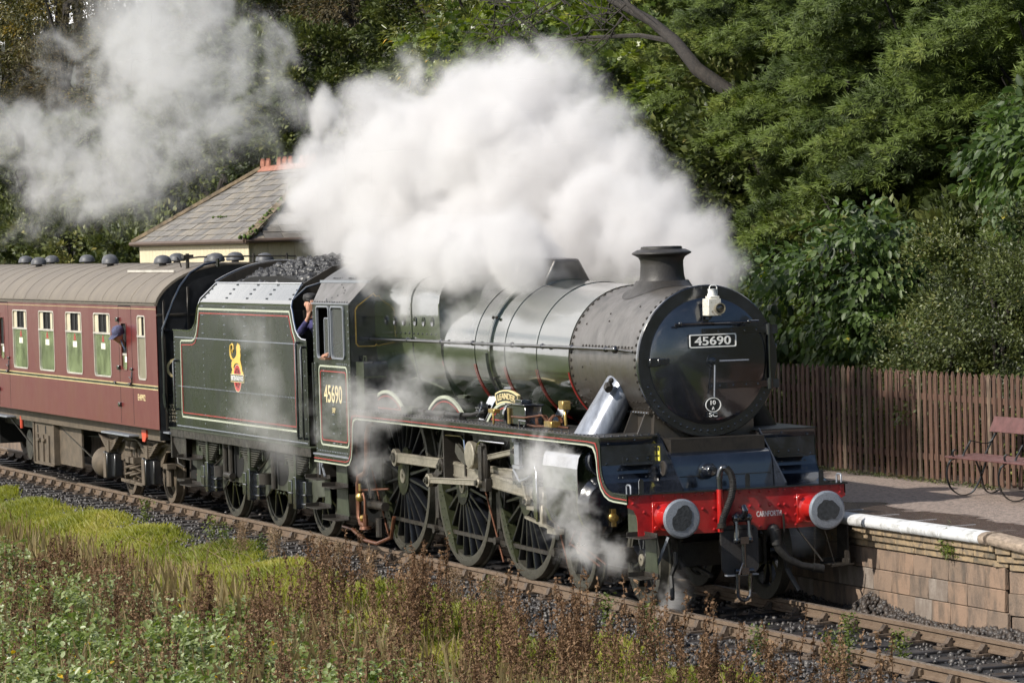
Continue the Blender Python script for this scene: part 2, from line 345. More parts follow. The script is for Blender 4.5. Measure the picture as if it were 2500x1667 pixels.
for z in (3.03, 2.42):
    ys = np.linspace(-.12 if z > 2.8 else -.05, .72, 8); A = []; 
    for q in range(7):
        x0 = dx(math.hypot(ys[q], z-Zc)); x1 = dx(math.hypot(ys[q+1], z-Zc))
        b.hexa([(x0-.01, ys[q], z-.035), (x1-.01, ys[q+1], z-.035), (x1+.014, ys[q+1], z-.035), (x0+.014, ys[q], z-.035), (x0-.01, ys[q], z+.035), (x1-.01, ys[q+1], z+.035), (x1+.014, ys[q+1], z+.035), (x0+.014, ys[q], z+.035)])
    b.rivets([(dx(math.hypot(y, z-Zc))+.013, y, z) for y in (ys[0]+.03, .08, .25, .42, .58)], (1,0,0), .016)
    b.cyl((-.69, .74, z-.06), (-.69, .74, z+.06), .04, n=10).box(-.75, -.66, .72, .84, z-.05, z+.05)
b.cyl((-.68, .74, 2.36), (-.68, .74, 3.10), .018, n=8)
b.build('door_hinge', BLACK, door)
b = MB(); b.box(-.72, -.655, -.73, -.60, 2.66, 2.76); b.box(-.72, -.63, -.64, -.50, 2.68, 2.75)
b.build('door_dog', BLACK, door, bev=.006)
b = MB().cyl((-.60,0,Zc), (-.565,0,Zc), .085, .075, 24).cyl((-.565,0,Zc), (-.50,0,Zc), .045, .04, 16).cyl((-.5,0,Zc), (-.45,0,Zc), .028, n=12)
d2 = b.build('dart_boss', BLACK, door)
MB().cyl((-.49,0,Zc), (-.49,.40,Zc-.0), .011, .009, 8).build('door_handle', BUFG, door); MB().cyl((-.515,0,Zc), (-.515,-.02,Zc-.40), .011, .009, 8).build('door_handle', BUFG, door)
b = MB(); b.cyl((-.545,-.46,3.13), (-.545,.56,3.13), .014, n=8)
for y in (-.40, .44): b.sph((-.545,y,3.13), .026, 10).cyl((-.66,y,3.13), (-.55,y,3.13), .012, n=6)
b.build('door_handrail', BLACK, door)
np_ = MB().box(-.60, -.562, -.285, .285, 2.855, 3.005).build('number_plate', BLACK, LOC, bev=.003)
b = MB(); A = rr(-.285,.285,2.855,3.005,.02,3); B = rr(-.272,.272,2.868,2.992,.012,3); b.strip(A, B, -.564, -.555, 'yz', True); b.build('plate_border', WHITE, np_)
text('plate_number', '45690', (-.562, 0, 2.93), .44, .098, WHITE, np_, '+x', .006, bold=.012)
MB().box(-.625, -.60, -.045, .045, 3.02, 3.03)
b = MB(); o1 = [(.075*1.28*cos(t), 2.21+.082*sin(t)) for t in np.linspace(0, 2*pi, 33)[:-1]]; o2 = [(.067*1.28*cos(t), 2.21+.074*sin(t)) for t in np.linspace(0, 2*pi, 33)[:-1]]
xx = dx(.42)+.012
MB().prism(o1, xx-.03, xx, 'yz').build('shed_plate', BLACK, door); b.strip(o1, o2, xx-.002, xx+.006, 'yz', True).build('shed_plate_border', WHITE, door)
text('shed_code', '10', (xx, .0, 2.236), .062, .05, WHITE, door, '+x', .005, bold=.015); text('shed_code', 'A', (xx, 0, 2.172), .03, .034, WHITE, door, '+x', .005, bold=.015)
MB().box(dx(.62)-.03, dx(.55)+.012, -.062, .062, 2.07, 2.125).build('shed_code_plate', BLACK, door)
text('shed_code', 'SC', (dx(.55)+.03, 0, 2.10), .10, .05, WHITE, door, '+x', .005, bold=.015)
# ---- chimney
prof = [(-.30, .33), (-.06, .34), (.0, .325), (.03, .305), (.09, .272), (.16, .255), (.28, .247), (.33, .25), (.37, .27), (.395, .315), (.41, .345), (.425, .343), (.455, .285), (.462, .24), (.49, .237), (.495, .205), (.2, .2)]
ch = MB().lathe((-1.98, 0, 3.50), (0,0,1), prof, 48, cap=False).build('chimney', CHIM, LOC, 32)
V = []; n = 40  # saddle flare that follows the smokebox
secs = []
for k, (r, off) in enumerate(((.47, .004), (.40, .02), (.34, .06), (.305, .12))):
    q = []
    for i in range(n):
        a = 2*pi*i/n; y = r*sin(a); x = -1.98+r*1.0*cos(a); z = Zc+math.sqrt(.838**2-min(.83, abs(y))**2)+off
        if k == 3: z = 3.60
        q.append((x, y, z))
    secs.append(q)
MB().loft(secs, cap=False).build('chimney_base', CHIM, ch, 60)
# ---- barrel, bands, firebox
def bar_r(x): t = (x+2.86)/(-7.12+2.86); return .85+.065*t, 2.70+.055*t
xs = [-2.86, -3.9, -4.95, -5.4, -5.98, -7.12]
secs = []
for x in np.linspace(-2.86, -7.12, 9): r, z = bar_r(x); secs.append([(x, r*cos(2*pi*i/72), z+r*sin(2*pi*i/72)) for i in range(72)])
bl = MB().loft(secs).build('boiler_barrel', GREEN, LOC)
for x in (-3.9, -4.95, -5.98):
    r, z = bar_r(x); bd = MB().lathe((x-.03, 0, z), (1,0,0), [(0, r-.005), (0, r+.006), (.06, r+.006), (.06, r-.005)], 72, cap=False).build('boiler_band', GREEN, bl)
    for d in (-.032, .022): MB().lathe((x+d, 0, z), (1,0,0), [(0, r), (0, r+.0085), (.008, r+.0085), (.008, r)], 72, R_ and None, R_(100), R_(260), cap=False).build('band_lining', REDLN, bd)
r, z = bar_r(-5.42)
MB().lathe((-5.46, 0, z), (1,0,0), [(0, r-.005), (0, r+.02), (.02, r+.03), (.07, r+.03), (.09, r+.02), (.09, r-.005)], 40, None, R_(5), R_(178), cap=False).build('feed_pipe', GREEN, bl)
b = MB(); 
for a in (100, 120, 152, 200, 228):
    for d in (-.06, .06): b.sph((-5.415+d, -(r+.025)*sin(R_(a-90+0)) if False else (r+.03)*cos(R_(a)), z+(r+.03)*sin(R_(a))), .022, 8)
b.build('pipe_clip', DBLACK, bl)
b = MB(); b.tube([(-5.44, (r+.025)*cos(R_(a)), z+(r+.025)*sin(R_(a))) for a in range(180, 250, 6)], .03, 8); b.build('feed_pipe', BLACK, bl)
for x, m_ in ((-2.875, REDLN), (-7.12, REDLN)):
    r, z = bar_r(x); MB().lathe((x-.015, 0, z), (1,0,0), [(0, r), (0, r+.012), (.012, r+.012), (.012, r)], 72, None, R_(100), R_(265), cap=False).build('band_lining', m_, bl)
MB().lathe((-6.35,0,3.5), (0,0,1), [(-.1,.42),(.04,.40),(.12,.36),(.28,.33),(.36,.28),(.40,.15),(.41,0)], 36, cap=False).build('dome', GREEN, bl)
b = MB(); b.loft([[(-5.0,-.34,3.52),(-5.0,.34,3.52),(-5.0,.16,3.86),(-5.0,-.16,3.86)], [(-5.75,-.34,3.54),(-5.75,.34,3.54),(-5.75,.16,3.88),(-5.75,-.16,3.88)]]); b.build('top_feed_cover', SMOKE, bl, bev=.03, seg=2)
def fbsec(x, w, zt, n=6):
    P = []
    for cx, cz, a0, r in ((w-.36, zt-.36, 0, .36), (-w+.36, zt-.36, 90, .36)):
        for i in range(n+1): t = R_(a0+90*i/n); P.append((x, cx+r*cos(t), cz+r*sin(t)))
    P += [(x, -w, 3.0), (x, -w*.99, 2.7), (x, -w*.93, 2.4), (x, -w*.78, 2.1), (x, -.62, 1.88), (x, -.6, 1.5), (x, .6, 1.5), (x, .62, 1.88), (x, w*.78, 2.1), (x, w*.93, 2.4), (x, w*.99, 2.7), (x, w, 3.0)]
    return P
fb = MB().loft([fbsec(-7.12, .93, 3.67), fbsec(-7.5, .935, 3.68), fbsec(-8.6, .93, 3.67), fbsec(-9.85, .92, 3.65)]).build('firebox', GREEN, LOC, 30, bev=.0)
for x in (-7.14, -8.25): 
    A = [(p[1]*1.006, p[2]*1.0+(.005 if p[2] > 3 else 0)) for p in fbsec(x, .935, 3.68)]; B = [(p[0]*.985, p[1]-.01) for p in A]
    b = MB(); 
    for i in range(len(A)-1):
        pass
    b.strip(A, B, x-.02, x+.02, 'yz', True); b.build('firebox_band', GREEN, fb)
b = MB()
for x in (-9.28,-8.92,-8.57,-8.10,-7.76,-7.42): b.lathe((x, -.93, 3.09), (0,-1,0), [(-.02,.062),(.012,.062),(.012,.045),(.004,.02),(.004,0)], 16, cap=False)
b.build('mudhole_door', BLACK, fb)
b = MB(); b.rivets([(x, -.933, 2.93) for x in np.linspace(-9.4,-7.3,13)], (0,-1,0), .014).rivets([(-8.33, -.93, z) for z in np.arange(2.95, 3.3, .1)], (0,-1,0), .012); b.build('firebox_bolts', BLACK, fb, kind='stuff')
b = MB()
for x in (-8.5, -8.85):
    for y in (-.18, .18): b.lathe((x,y,3.66), (0,0,1), [(0,.07),(.05,.06),(.06,.045),(.18,.045),(.2,.03),(.2,0)], 14)
b.build('safety_valve', BRASS, fb)
# ---- long handrail
b = MB(); hy = -.925; P = [(-10.0, -.99, 2.835), (-7.2, -.965, 2.84), (-5, -.945, 2.845), (-2.9, -.90, 2.85), (-1.35, -.895, 2.85)]; b.tube(P, .019, 8)
b.tube([(x, -y, z) for x, y, z in P], .022, 8)
for x, y in ((-1.55,-.895),(-2.6,-.90),(-3.55,-.905),(-4.5,-.935),(-5.85,-.952),(-7.0,-.962),(-8.3,-.97)): b.sph((x,y,2.848),.036,8).cyl((x,y,2.848),(x,y+.14,2.83),.014,n=6)
b.tube([(-1.4,-.895,2.85),(-1.1,-.87,2.84),(-.84,-.86,2.83)], .012, 6); b.sph((-1.28,-.895,2.85), .045, 10)
b.sph((-.9,.90,2.83), .04, 8)
b.build('handrail', HRAIL, LOC)
# ---- outside steam pipe, saddle
for s in (-1, 1):
    MB().loft([[(-1.70+.30*cos(t), s*1.0-s*.0+.24*sin(t), 1.89) for t in np.linspace(0, 2*pi, 33)[:-1]], [(-1.60+.25*cos(t), s*.50+.20*sin(t), 2.74) for t in np.linspace(0, 2*pi, 33)[:-1]]]).build('outside_steam_pipe', mat('pale_grey_steam_pipe', (.20,.22,.265), .36, metal=.3, var=.2, vs=4, bump=.05, rvar=.1, stretch=(3,3,.5)) if s < 0 else DBLACK, LOC)
b = MB(); b.loft([[(-2.15,-.62,1.9),(-.95,-.62,1.9),(-.95,.62,1.9),(-2.15,.62,1.9)], [(-2.15,-.50,2.14),(-.95,-.50,2.14),(-.95,.50,2.14),(-2.15,.50,2.14)]])
b.box(-2.2,-.9,-.66,.66,2.12,2.15)
for x in (-.97,-1.37,-1.77,-2.13): b.hexa([(x-.012,-.78,1.9),(x+.012,-.78,1.9),(x+.012,-.5,1.9),(x-.012,-.5,1.9),(x-.012,-.68,2.13),(x+.012,-.68,2.13),(x+.012,-.5,2.13),(x-.012,-.5,2.13)])
b.loft([[(-.90,-.62,1.70),(-.90,.62,1.70),(-2.3,.62,1.70),(-2.3,-.62,1.70)], [(-.86,-.60,2.25),(-.86,.60,2.25),(-2.3,.60,2.25),(-2.3,-.60,2.25)]])
sad = b.build('saddle', SMOKE, LOC)
b = MB(); b.rivets([(x,-.665,2.135) for x in np.arange(-2.15,-.9,.08)], (0,-1,.3), .011); b.build('saddle_rivets', BUFG, sad, kind='stuff')
# ---- running plate and valances
U = [(-11.42,1.25),(-10.05,1.25),(-9.93,1.27),(-9.86,1.34),(-9.82,1.45),(-9.80,1.62),(-9.79,1.80),(-9.76,1.885),(-9.6,1.888),(-1.1,1.888),(-.80,1.888),(-.765,1.80),(-.76,1.68),(-.755,1.58),(-.725,1.48),(-.66,1.39),(-.57,1.335),(-.45,1.305),(-.34,1.297),(0,1.293)]
Lo = [(-11.42,1.135),(-10.0,1.135),(-9.86,1.155),(-9.76,1.24),(-9.71,1.38),(-9.68,1.58),(-9.66,1.68),(-9.61,1.745),(-9.5,1.778),(-1.15,1.785),(-1.0,1.765),(-.92,1.70),(-.885,1.62),(-.875,1.52),(-.845,1.42),(-.78,1.32),(-.67,1.245),(-.54,1.205),(-.40,1.193),(0,1.19)]
for s in (-1, 1):
    y = s*1.31; va = MB().strip(U, Lo, y-.008, y+.008).build('valance', GREEN2, LOC)
    if s < 0:
        MB().strip(sub(U, Lo, .80), sub(U, Lo, .95), y-.014, y-.009).build('pale_lining', CREAMLN, va); MB().strip(sub(U, Lo, .44), sub(U, Lo, .54), y-.014, y-.009).build('red_lining', REDLN, va)
        MB().rivets([(x, y-.008, 1.862) for x in (-9.2,-7.3,-4.2,-2.5)], (0,-1,0), .012).build('valance_bolts', GREEN2, va, kind='stuff')
pl = MB().box(-9.8, -.75, -1.325, -.58, 1.885, 1.90).box(-9.8, -.75, .58, 1.325, 1.885, 1.90).build('running_plate', mat('running_plate_black', (.04,.038,.036), .45, var=.3, vs=6, bump=.25, bs=40, rvar=.15), LOC)
b = MB()
for x in np.arange(-9.6, -.85, .115): b.rivets([(x, -1.285, 1.90)], (0,0,1), .015)
for x in np.arange(-9.6, -.85, .23): b.rivets([(x+.03*(-1)**int(x*9), -1.12, 1.90)], (0,0,1), .013)
for y in np.arange(-1.25,-.6,.09): b.rivets([(-.79, y, 1.90)], (0,0,1), .015)
b.build('plate_rivets', BLACK, pl, kind='stuff')
b = MB(); drop = [(-.765,1.892)]+U[11:]; drop2 = [(x-.014, z-.012) for x, z in drop]
b.strip(drop, drop2, -1.312, -.615); fp = b.build('front_drop_plate', BLACK, LOC, 50)
MB().strip(drop, drop2, .615, 1.312).build('front_drop_plate', BLACK, LOC, 50)
MB().box(-.36, .03, -1.335, 1.335, 1.290, 1.308).build('front_footplate', BLACK, LOC)
for s in (-1, 1):
    a, c = (-1.05, -.70) if s < 0 else (.80, 1.15); b = MB(); b.box(-.757, -.744, a, c, 1.585, 1.675).box(-.75, -.62, a-.02, c+.02, 1.58, 1.592); b.rivets([(-.743, t, 1.64) for t in (a+.05, (a+c)/2, c-.05)], (1,0,0), .018); b.build('front_step', BLACK, LOC)
    b = MB(); 
    for yy in (-1.12, -.80) if s < 0 else (.83, 1.12):
        for i in range(2):
            for j in range(4): b.rivets([(-.70+.0*j if j > 1 else -.735, yy+i*.05, 1.53-j*.045)], (1,0,.3), .013)
    b.rivets([(-.757, s*1.22, 1.82), (-.757, s*.9, 1.85), (-.75, s*1.25, 1.60)], (1,0,0), .017); b.build('front_plate_rivets', BLACK, fp, kind='stuff')
    st = MB().prism([(-.80,1.30),(-.80,1.90),(-.765,1.90),(-.06,1.31),(-.10,1.30)], s*.62-.006, s*.62+.006).build('frame_stay', BLACK, LOC)
    MB().bar((-.775,s*.62,1.895), (-.07,s*.62,1.313), .06, .016, up=(0,1,0)).build('stay_flange', BUFG if False else BLACK, st)
MB().box(-.74,-.69,-.632,-.626,1.61,1.77).build('warning_label', mat('yellow_label', (.75,.68,.10), .5), LOC)
MB().box(-.735,-.695,-.6335,-.6315,1.72,1.765).build('label_symbol', DARK, LOC); MB().box(-.735,-.695,-.6335,-.6315,1.655,1.675).build('label_symbol', DARK, LOC)
MB().lathe((-.60,-.626,1.53), (0,-1,0), [(0,.085),(.012,.085),(.016,.07),(.008,.065),(.008,0)], 24, cap=False).build('oval_plate', SMOKE, LOC)
cv = [(-.86,1.305),(-.86,1.76),(-.80,1.77),(-.62,1.735),(-.50,1.70),(-.43,1.655),(-.40,1.60),(-.385,1.54),(-.37,1.32),(-.365,1.305)]
cc = MB().prism(cv, -.605, .605).build('inside_cylinder_cover', BLACK, LOC, 30)
MB().lathe((-.385,-.20,1.50), (1,0,0), [(0,.10),(.02,.10),(.03,.075),(.14,.07),(.165,.05),(.17,0)], 20, cap=False).build('valve_cover', BLACK, cc)
MB().box(-.38,-.37,-.58,.58,1.435,1.442).build('cover_joint', DBLACK, cc)
# ---- buffer beam
bm = MB().prism([(-1.31,1.16),(-1.31,1.292),(1.31,1.292),(1.31,1.16),(1.245,1.13),(1.205,1.06),(1.195,.98),(1.195,.835),(-1.195,.835),(-1.195,.98),(-1.205,1.06),(-1.245,1.13)], -.012, .0, 'yz').build('buffer_beam', REDB, LOC, bev=.003)
MB().box(-.07,-.012,-1.19,1.19,.835,.85).box(-.4,-.012,-1.15,-1.14,.84,1.28).build('beam_flange', OGREEN, bm)
RV = [(y, 1.262) for y in (-1.25,-1.17,-1.03,-.88,-.74,-.66,-.5,-.42,-.29,.03,.15,.27,.39,.50,.57,.70,.77,.90,1.02,1.14,1.25)]+[(-1.25,1.20),(1.25,1.2)]+[(y,1.10) for y in (-1.12,-1.02,-.42,-.29,.03,.15,.27,.39,.50,.57)]+[(y,.865) for y in (-1.11,-1.02,-.29,.05,.27,.39,.58,.70)]+[(.70,z) for z in (1.17,1.08,.98)]+[(.58,.99),(-.29,.98)]
b = MB()
for y, z in RV: b.rivets([(0, y, z)], (1,0,0), .021, .016)
b.build('beam_rivets', REDB, bm, kind='stuff')
text('shed_name', 'CARNFORTH', (.0, .375, 1.008), .30, .062, WHITE, bm, '+x', .002, bold=.012)
def buffer(y, parent, x=0, z=1.045, r=.215, m=BUFG):
    h = MB().lathe((x+.42,y,z), (1,0,0), [(0,.05),(.012,r-.02),(.03,r),(.045,r),(.06,r-.02),(.066,r*.5),(.068,0)], 48, cap=False).build('buffer', m, parent, 25)
    b = MB().lathe((x,y,z), (1,0,0), [(.0,.15),(.02,.145),(.04,.118),(.24,.108),(.27,.115),(.28,.09)], 28); b.box(x, x+.022, y-.16, y+.16, z-.16, z+.16)
    for a in (-.125,.125):
        for c in (-.125,.125): b.cyl((x,y+a,z+c), (x+.045,y+a,z+c), .026, n=6)
    b.build('buffer_shank', REDSH if m is BUFG else m, h, bev=.003)
    MB().cyl((x+.24,y,z), (x+.43,y,z), .075, n=20).build('buffer_rod', m, h)
    if m is BUFG:
        P = []
        for k in range(40):
            a = 2*pi*k/40; q = r*(.60+.09*sin(2*a+.6+y)+.035*sin(3*a+y*3)+.025*sin(7*a+y)+.015*sin(13*a)); P.append((y+q*cos(a)*.92, z+q*sin(a)*1.0))
        MB().prism(P, x+.486, x+.4905, 'yz').build('grease_patch', GREASE, h)
    return h
buffer(-.87, LOC); buffer(.87, LOC)
# hook, screw coupling, plate
b = MB(); b.tube([(0,0,1.0),(.10,0,1.0),(.17,0,1.02),(.20,0,1.07),(.17,0,1.11),(.12,0,1.10)], [.05,.045,.04,.038,.03,.02], 10); b.cyl((.10,-.085,.985), (.10,.085,.985), .045, n=16); b.build('draw_hook', BLACK, LOC)
b = MB()
for y in (-.075,.075): b.tube([(.10,y,.985),(.12,y,.9),(.125,y*1.05,.76)], [.035,.024,.032], 8); b.sph((.125,y*1.05,.74), .042, 10); b.sph((.10,y,.985), .052, 12)
b.cyl((.125,-.11,.74), (.125,.11,.74), .03, n=10).box(.09,.17,-.05,.05,.70,.78).cyl((.13,0,.78), (.13,0,.40), .026, n=10).box(.09,.17,-.045,.045,.36,.44).cyl((.13,-.11,.40), (.13,.11,.40), .03, n=10)
b.tube([(.12,-.075,.42),(.12,-.078,.2),(.12,-.07,.12),(.12,-.035,.085),(.12,0,.075),(.12,.035,.085),(.12,.07,.12),(.12,.078,.2),(.12,.075,.42)], .022, 8)
b.tube([(.13,0,.5),(.15,-.04,.44),(.16,-.075,.36)], .014, 6)
b.build('screw_coupling', BLACK, LOC)
P = rr(-.225,.225,.36,.90,.09,5); pp = MB().prism(P, .012, .03, 'yz').build('coupling_plate', mat('dark_plate', (.035,.033,.034), .6, bump=.2), LOC); MB().box(.02,.10,-.19,.19,.345,.36).build('plate_lip', BUFG, pp)
MB().box(.028,.034,-.18,.17,.845,.86).build('plate_slot', DARK, pp)
vp = MB().tube([(.05,-.235,.84),(.05,-.235,1.45),(.055,-.225,1.51),(.07,-.20,1.545),(.09,-.17,1.54)], .033, 12).build('vacuum_pipe', REDSH, LOC)
MB().cyl((.05,-.235,1.31), (.05,-.235,1.46), .0345, n=14).cyl((.05,-.235,1.425), (.05,-.235,1.445), .043, n=14).tube([(.05,-.235,1.45),(.055,-.225,1.51),(.07,-.20,1.548),(.09,-.165,1.54)], .036, 12).build('pipe_elbow', BLACK, vp)
hp = [Vector(p) for p in ((.09,-.165,1.54),(.12,-.13,1.49),(.14,-.115,1.42),(.15,-.115,1.33),(.15,-.14,1.22),(.14,-.19,1.10),(.13,-.235,1.0),(.12,-.25,.92))]
Q = []; rad = []
for i in range(len(hp)-1):
    for k in range(12): Q.append(hp[i].lerp(hp[i+1], k/12)); rad.append(.036+.006*((len(Q)) % 2))
MB().tube(Q, rad, 12).build('ribbed_hose', RUBBER, vp, 0); MB().cyl((.12,-.25,.935), (.12,-.25,.89), .05, n=14).box(.10,.14,-.31,-.20,.882,.892).build('hose_end', DBLACK, vp)
b = MB(); 
for k in range(11): b.tube([(.11+.006*cos(t)*((k) % 2), -.265+.006*cos(t)*((k+1) % 2)-.002*k, .87-k*.024+.015*sin(t)) for t in np.linspace(0,2*pi,7)], .003, 4, cap=False)
b.build('hose_chain', DBLACK, vp)
b = MB().tube([(-.1,.40,.80),(.0,.41,.82),(.05,.42,.80),(.06,.43,.70),(.07,.45,.62),(.09,.55,.50),(.11,.70,.42),(.12,.90,.375)], [.06,.065,.07,.06,.05,.045,.04,.04], 12); b.sph((.03,.41,.82), .075, 10).cyl((.06,.425,.72), (.065,.43,.66), .062, n=12).cyl((.115,.84,.39), (.12,.96,.365), .05, n=10); b.build('heating_hose', RUBBER, LOC)
b = MB().tube([(.10,.87,.42),(.05,.91,.85)], .004, 4).tube([(.05,1.01,.85),(.10,1.12,.40)], .004, 4).bar((.10,1.08,.385), (.10,1.35,.40), .015, .015).tube([(-.05,.72,.84),(.1,.97,.45)], .012, 5); b.build('hose_chain', DBLACK, LOC)
MB().box(.02,.035,.53,.55,.78,1.0).build('beam_bracket', DBLACK, LOC)
b = MB()
for y in (-1.15, .0, 1.02):
    yy = .15 if y == 0 else y; b.prism([(yy-.028,1.305),(yy-.028,1.44),(yy-.015,1.465),(yy+.015,1.465),(yy+.028,1.44),(yy+.028,1.305)], .0 if y else -.06, .014 if y else -.046, 'yz')
b.build('lamp_iron', BLACK, LOC)
for s in (-1, 1): MB().tube([(-.12,s*1.27-.0,1.30),(-.12,s*1.27,1.385),(-.10,s*1.27,1.40),(.0-.02,s*1.27+.0,1.40),(.0,s*1.27,1.385),(.0,s*1.27,1.30)], .011, 6).build('grab_handle', BUFG, LOC)
# front steps, steps below cab
def steps(xa, xb, zt, zb, trs, y=-1.24, parent=LOC, m=OGREEN, flare=.05):
    st = MB().prism([(xa,zt),(xb,zt),(xb,zb+(zt-zb)*.4),(xb+flare*.5,zb+(zt-zb)*.15),(xb+flare,zb),(xa-flare,zb),(xa-flare*.5,zb+(zt-zb)*.15),(xa,zb+(zt-zb)*.4)], y+.05, y+.062).build('step_plate', m, parent)
    for z, w in trs:
        b = MB(); b.box(xa-w, xb+flare, y-.16, y+.06, z-.012, z).box(xa-w, xa-w+.008, y-.16, y+.06, z, z+.05).box(xa-w, xb+flare, y+.035, y+.05, z, z+.05); b.build('tread', DBLACK, st, bev=.002)
    return st
s1 = steps(-.02, .30, .83, .40, [(.84,.02),(.40,.02)], y=-1.16); MB().bar((.33,-.98,.84), (.20,-1.08,.5), .012, .03).build('step_stay', BUFG, s1)
steps(.0-.28, .0, .83, .40, [(.40,.02)], y=1.28, m=DBLACK)
steps(-10.98, -10.50, 1.13, .38, [(.82,.02),(.38,.05)], y=-1.2)
# ---- cylinders
for s in (-1, 1):
    P = [(.66,.80),(.72,.765),(1.10,.78),(1.20,.86),(1.255,1.0),(1.262,1.25),(1.262,1.5),(1.24,1.62),(1.18,1.72),(1.08,1.765),(.62,1.765),(.62,.85)]
    P = [(s*a, c) for a, c in P]
    cy_ = MB().prism(P, -2.66, -1.62, 'yz').build('cylinder', GREEN2, LOC, 35)
    if s < 0:
        b = MB(); A = [p for p in P[2:10]]; b.strip(A, [(a*1.008, c) for a, c in A], -2.70, -2.60, 'yz').strip(A, [(a*1.008, c) for a, c in A], -1.66, -1.60, 'yz'); b.build('cylinder_band', POL, cy_)
        MB().rivets([(x,-1.20,1.728) for x in np.arange(-2.55,-1.65,.085)], (0,-.7,.7), .013).build('cylinder_bolts', DARK, cy_, kind='stuff')
        MB().strip([(a*1.004,c) for a, c in P[5:9]], [(a*1.007, c+.002) for a, c in P[5:9]], -2.60, -1.66, 'yz').build('polished_cladding', POL, cy_)
    fr = MB(); fr.lathe((-1.62, s*.94, 1.09), (1,0,0), [(0,.335),(.03,.335),(.05,.32),(.07,.30),(.10,.285),(.13,.25),(.14,.12),(.14,0)], 44, cap=False); fr.build('cylinder_cover', BLACK, cy_, 30)
    MB().lathe((-1.62, s*1.0, 1.585), (1,0,0), [(0,.17),(.10,.17),(.12,.16),(.12,.13),(.06,.11),(.06,0)], 32, cap=False).build('valve_cover', BLACK, cy_, 30)
    MB().cyl((-1.5,s*1.0,1.585), (-1.30,s*1.0,1.585), .04, n=12).build('valve_tail_rod', DBLACK, cy_)
    if s < 0:
        MB().lathe((-1.49,-.90,.94), (1,0,0), [(0,.05),(.03,.055),(.05,.04),(.09,.04),(.1,.0)], 14).box(-1.47,-1.44,-.925,-.875,.84,1.04).build('relief_valve', BRASS, cy_)
        MB().tube([(-1.7,-1.2,.78),(-1.75,-1.22,.62),(-1.5,-1.2,.58),(-1.1,-1.15,.45)], .012, 6).tube([(-1.9,-1.2,.78),(-2.05,-1.22,.60),(-1.95,-1.23,.62),(-1.2,-1.18,.42)], .012, 6).build('drain_pipe', COPPER, cy_)
# ---- motion, near side
def rod(name, a, b_, w0, w1, y, th=.05, e0=.1, e1=.1, m=STEEL, flute=True, parent=LOC):
    a = Vector((a[0], y, a[1])); c = Vector((b_[0], y, b_[1])); d = (c-a).normalized(); u = Vector((-d.z, 0, d.x)); b = MB()
    b.hexa([a-u*w0/2+Vector((0,th/2,0)), c-u*w1/2+Vector((0,th/2,0)), c-u*w1/2-Vector((0,th/2,0)), a-u*w0/2-Vector((0,th/2,0)), a+u*w0/2+Vector((0,th/2,0)), c+u*w1/2+Vector((0,th/2,0)), c+u*w1/2-Vector((0,th/2,0)), a+u*w0/2-Vector((0,th/2,0))])
    if flute:
        for k in (-.36, .36): b.bar(a+d*e0*1.2+u*w0*k-Vector((0,th/2+.004,0)), c-d*e1*1.2+u*w1*k-Vector((0,th/2+.004,0)), .012, min(w0,w1)*.16, up=u)
    b.cyl(a+Vector((0,th/2+.008,0)), a-Vector((0,th/2+.012,0)), e0, n=24).cyl(c+Vector((0,th/2+.008,0)), c-Vector((0,th/2+.012,0)), e1, n=24)
    o = b.build(name, m, parent, 30, bev=.003)
    b = MB(); b.cyl(a, a-Vector((0,th/2+.04,0)), e0*.55, n=16).cyl(a, a-Vector((0,th/2+.06,0)), e0*.28, n=6).cyl(c, c-Vector((0,th/2+.04,0)), e1*.55, n=16); b.build('rod_pin', TYRE, o, 30)
    return o
pz = RD+CR[1]; pxs = [x+CR[0] for x in AX[2:]]
rod('coupling_rod', (pxs[2], pz), (pxs[1]-.18, pz), .135, .135, -.955, .05, .115, .10); rod('coupling_rod', (pxs[1]-.18, pz), (pxs[0], pz), .13, .12, -.955, .05, .10, .10)
rod('connecting_rod', (pxs[1], pz-.01), (-3.44, 1.10), .20, .145, -1.05, .055, .15, .10)
rc = rod('return_crank', (pxs[1], pz), (-6.98, 1.10), .13, .10, -1.13, .04, .10, .09, DBLACK, False)
rod('eccentric_rod', (-6.98, 1.10), (-5.12, 1.165), .075, .085, -1.19, .04, .085, .06)
b = MB(); b.tube([(-5.06,-1.13,1.12),(-5.02,-1.13,1.25),(-5.0,-1.13,1.4),(-5.03,-1.13,1.55),(-5.08,-1.13,1.68)], .05, 8).box(-5.16,-4.94,-1.17,-1.09,1.06,1.22).box(-5.12,-5.0,-1.20,-1.14,1.2,1.62); b.build('expansion_link', DBLACK, LOC, bev=.005)
rod('radius_rod', (-5.02, 1.47), (-3.95, 1.60), .07, .07, -1.10, .05, .05, .05)
rod('valve_spindle_rod', (-3.7, 1.585), (-2.7, 1.585), .06, .06, -1.0, .05, .03, .03)
rod('combination_lever', (-3.95, 1.60), (-3.62, 1.02), .06, .05, -1.13, .035, .06, .05, STEEL, False)
b = MB(); b.lathe((-5.42,-1.10,1.49), (0,-1,0), [(0,.17),(.10,.17),(.11,.155),(.115,.02),(.115,0)], 28, cap=False); b.build('trunnion_cover', STEEL, LOC, 30)
b = MB(); b.prism([(-6.12,1.50),(-6.08,1.60),(-6.0,1.58),(-5.75,1.47),(-5.5,1.42),(-5.5,1.34),(-5.8,1.36),(-6.0,1.42)], -1.14, -1.10); b.build('lifting_arm', TYRE, LOC, bev=.005)
b = MB(); b.tube([(-6.35,-1.18,1.70),(-5.75,-1.18,1.71),(-5.66,-1.18,1.66),(-5.62,-1.18,1.5),(-5.5,-1.18,1.36),(-5.38,-1.18,1.34),(-5.25,-1.18,1.5),(-5.15,-1.18,1.64),(-5.05,-1.18,1.68),(-4.2,-1.18,1.68)], .013, 6); b.build('bracket_edge', POL, LOC)
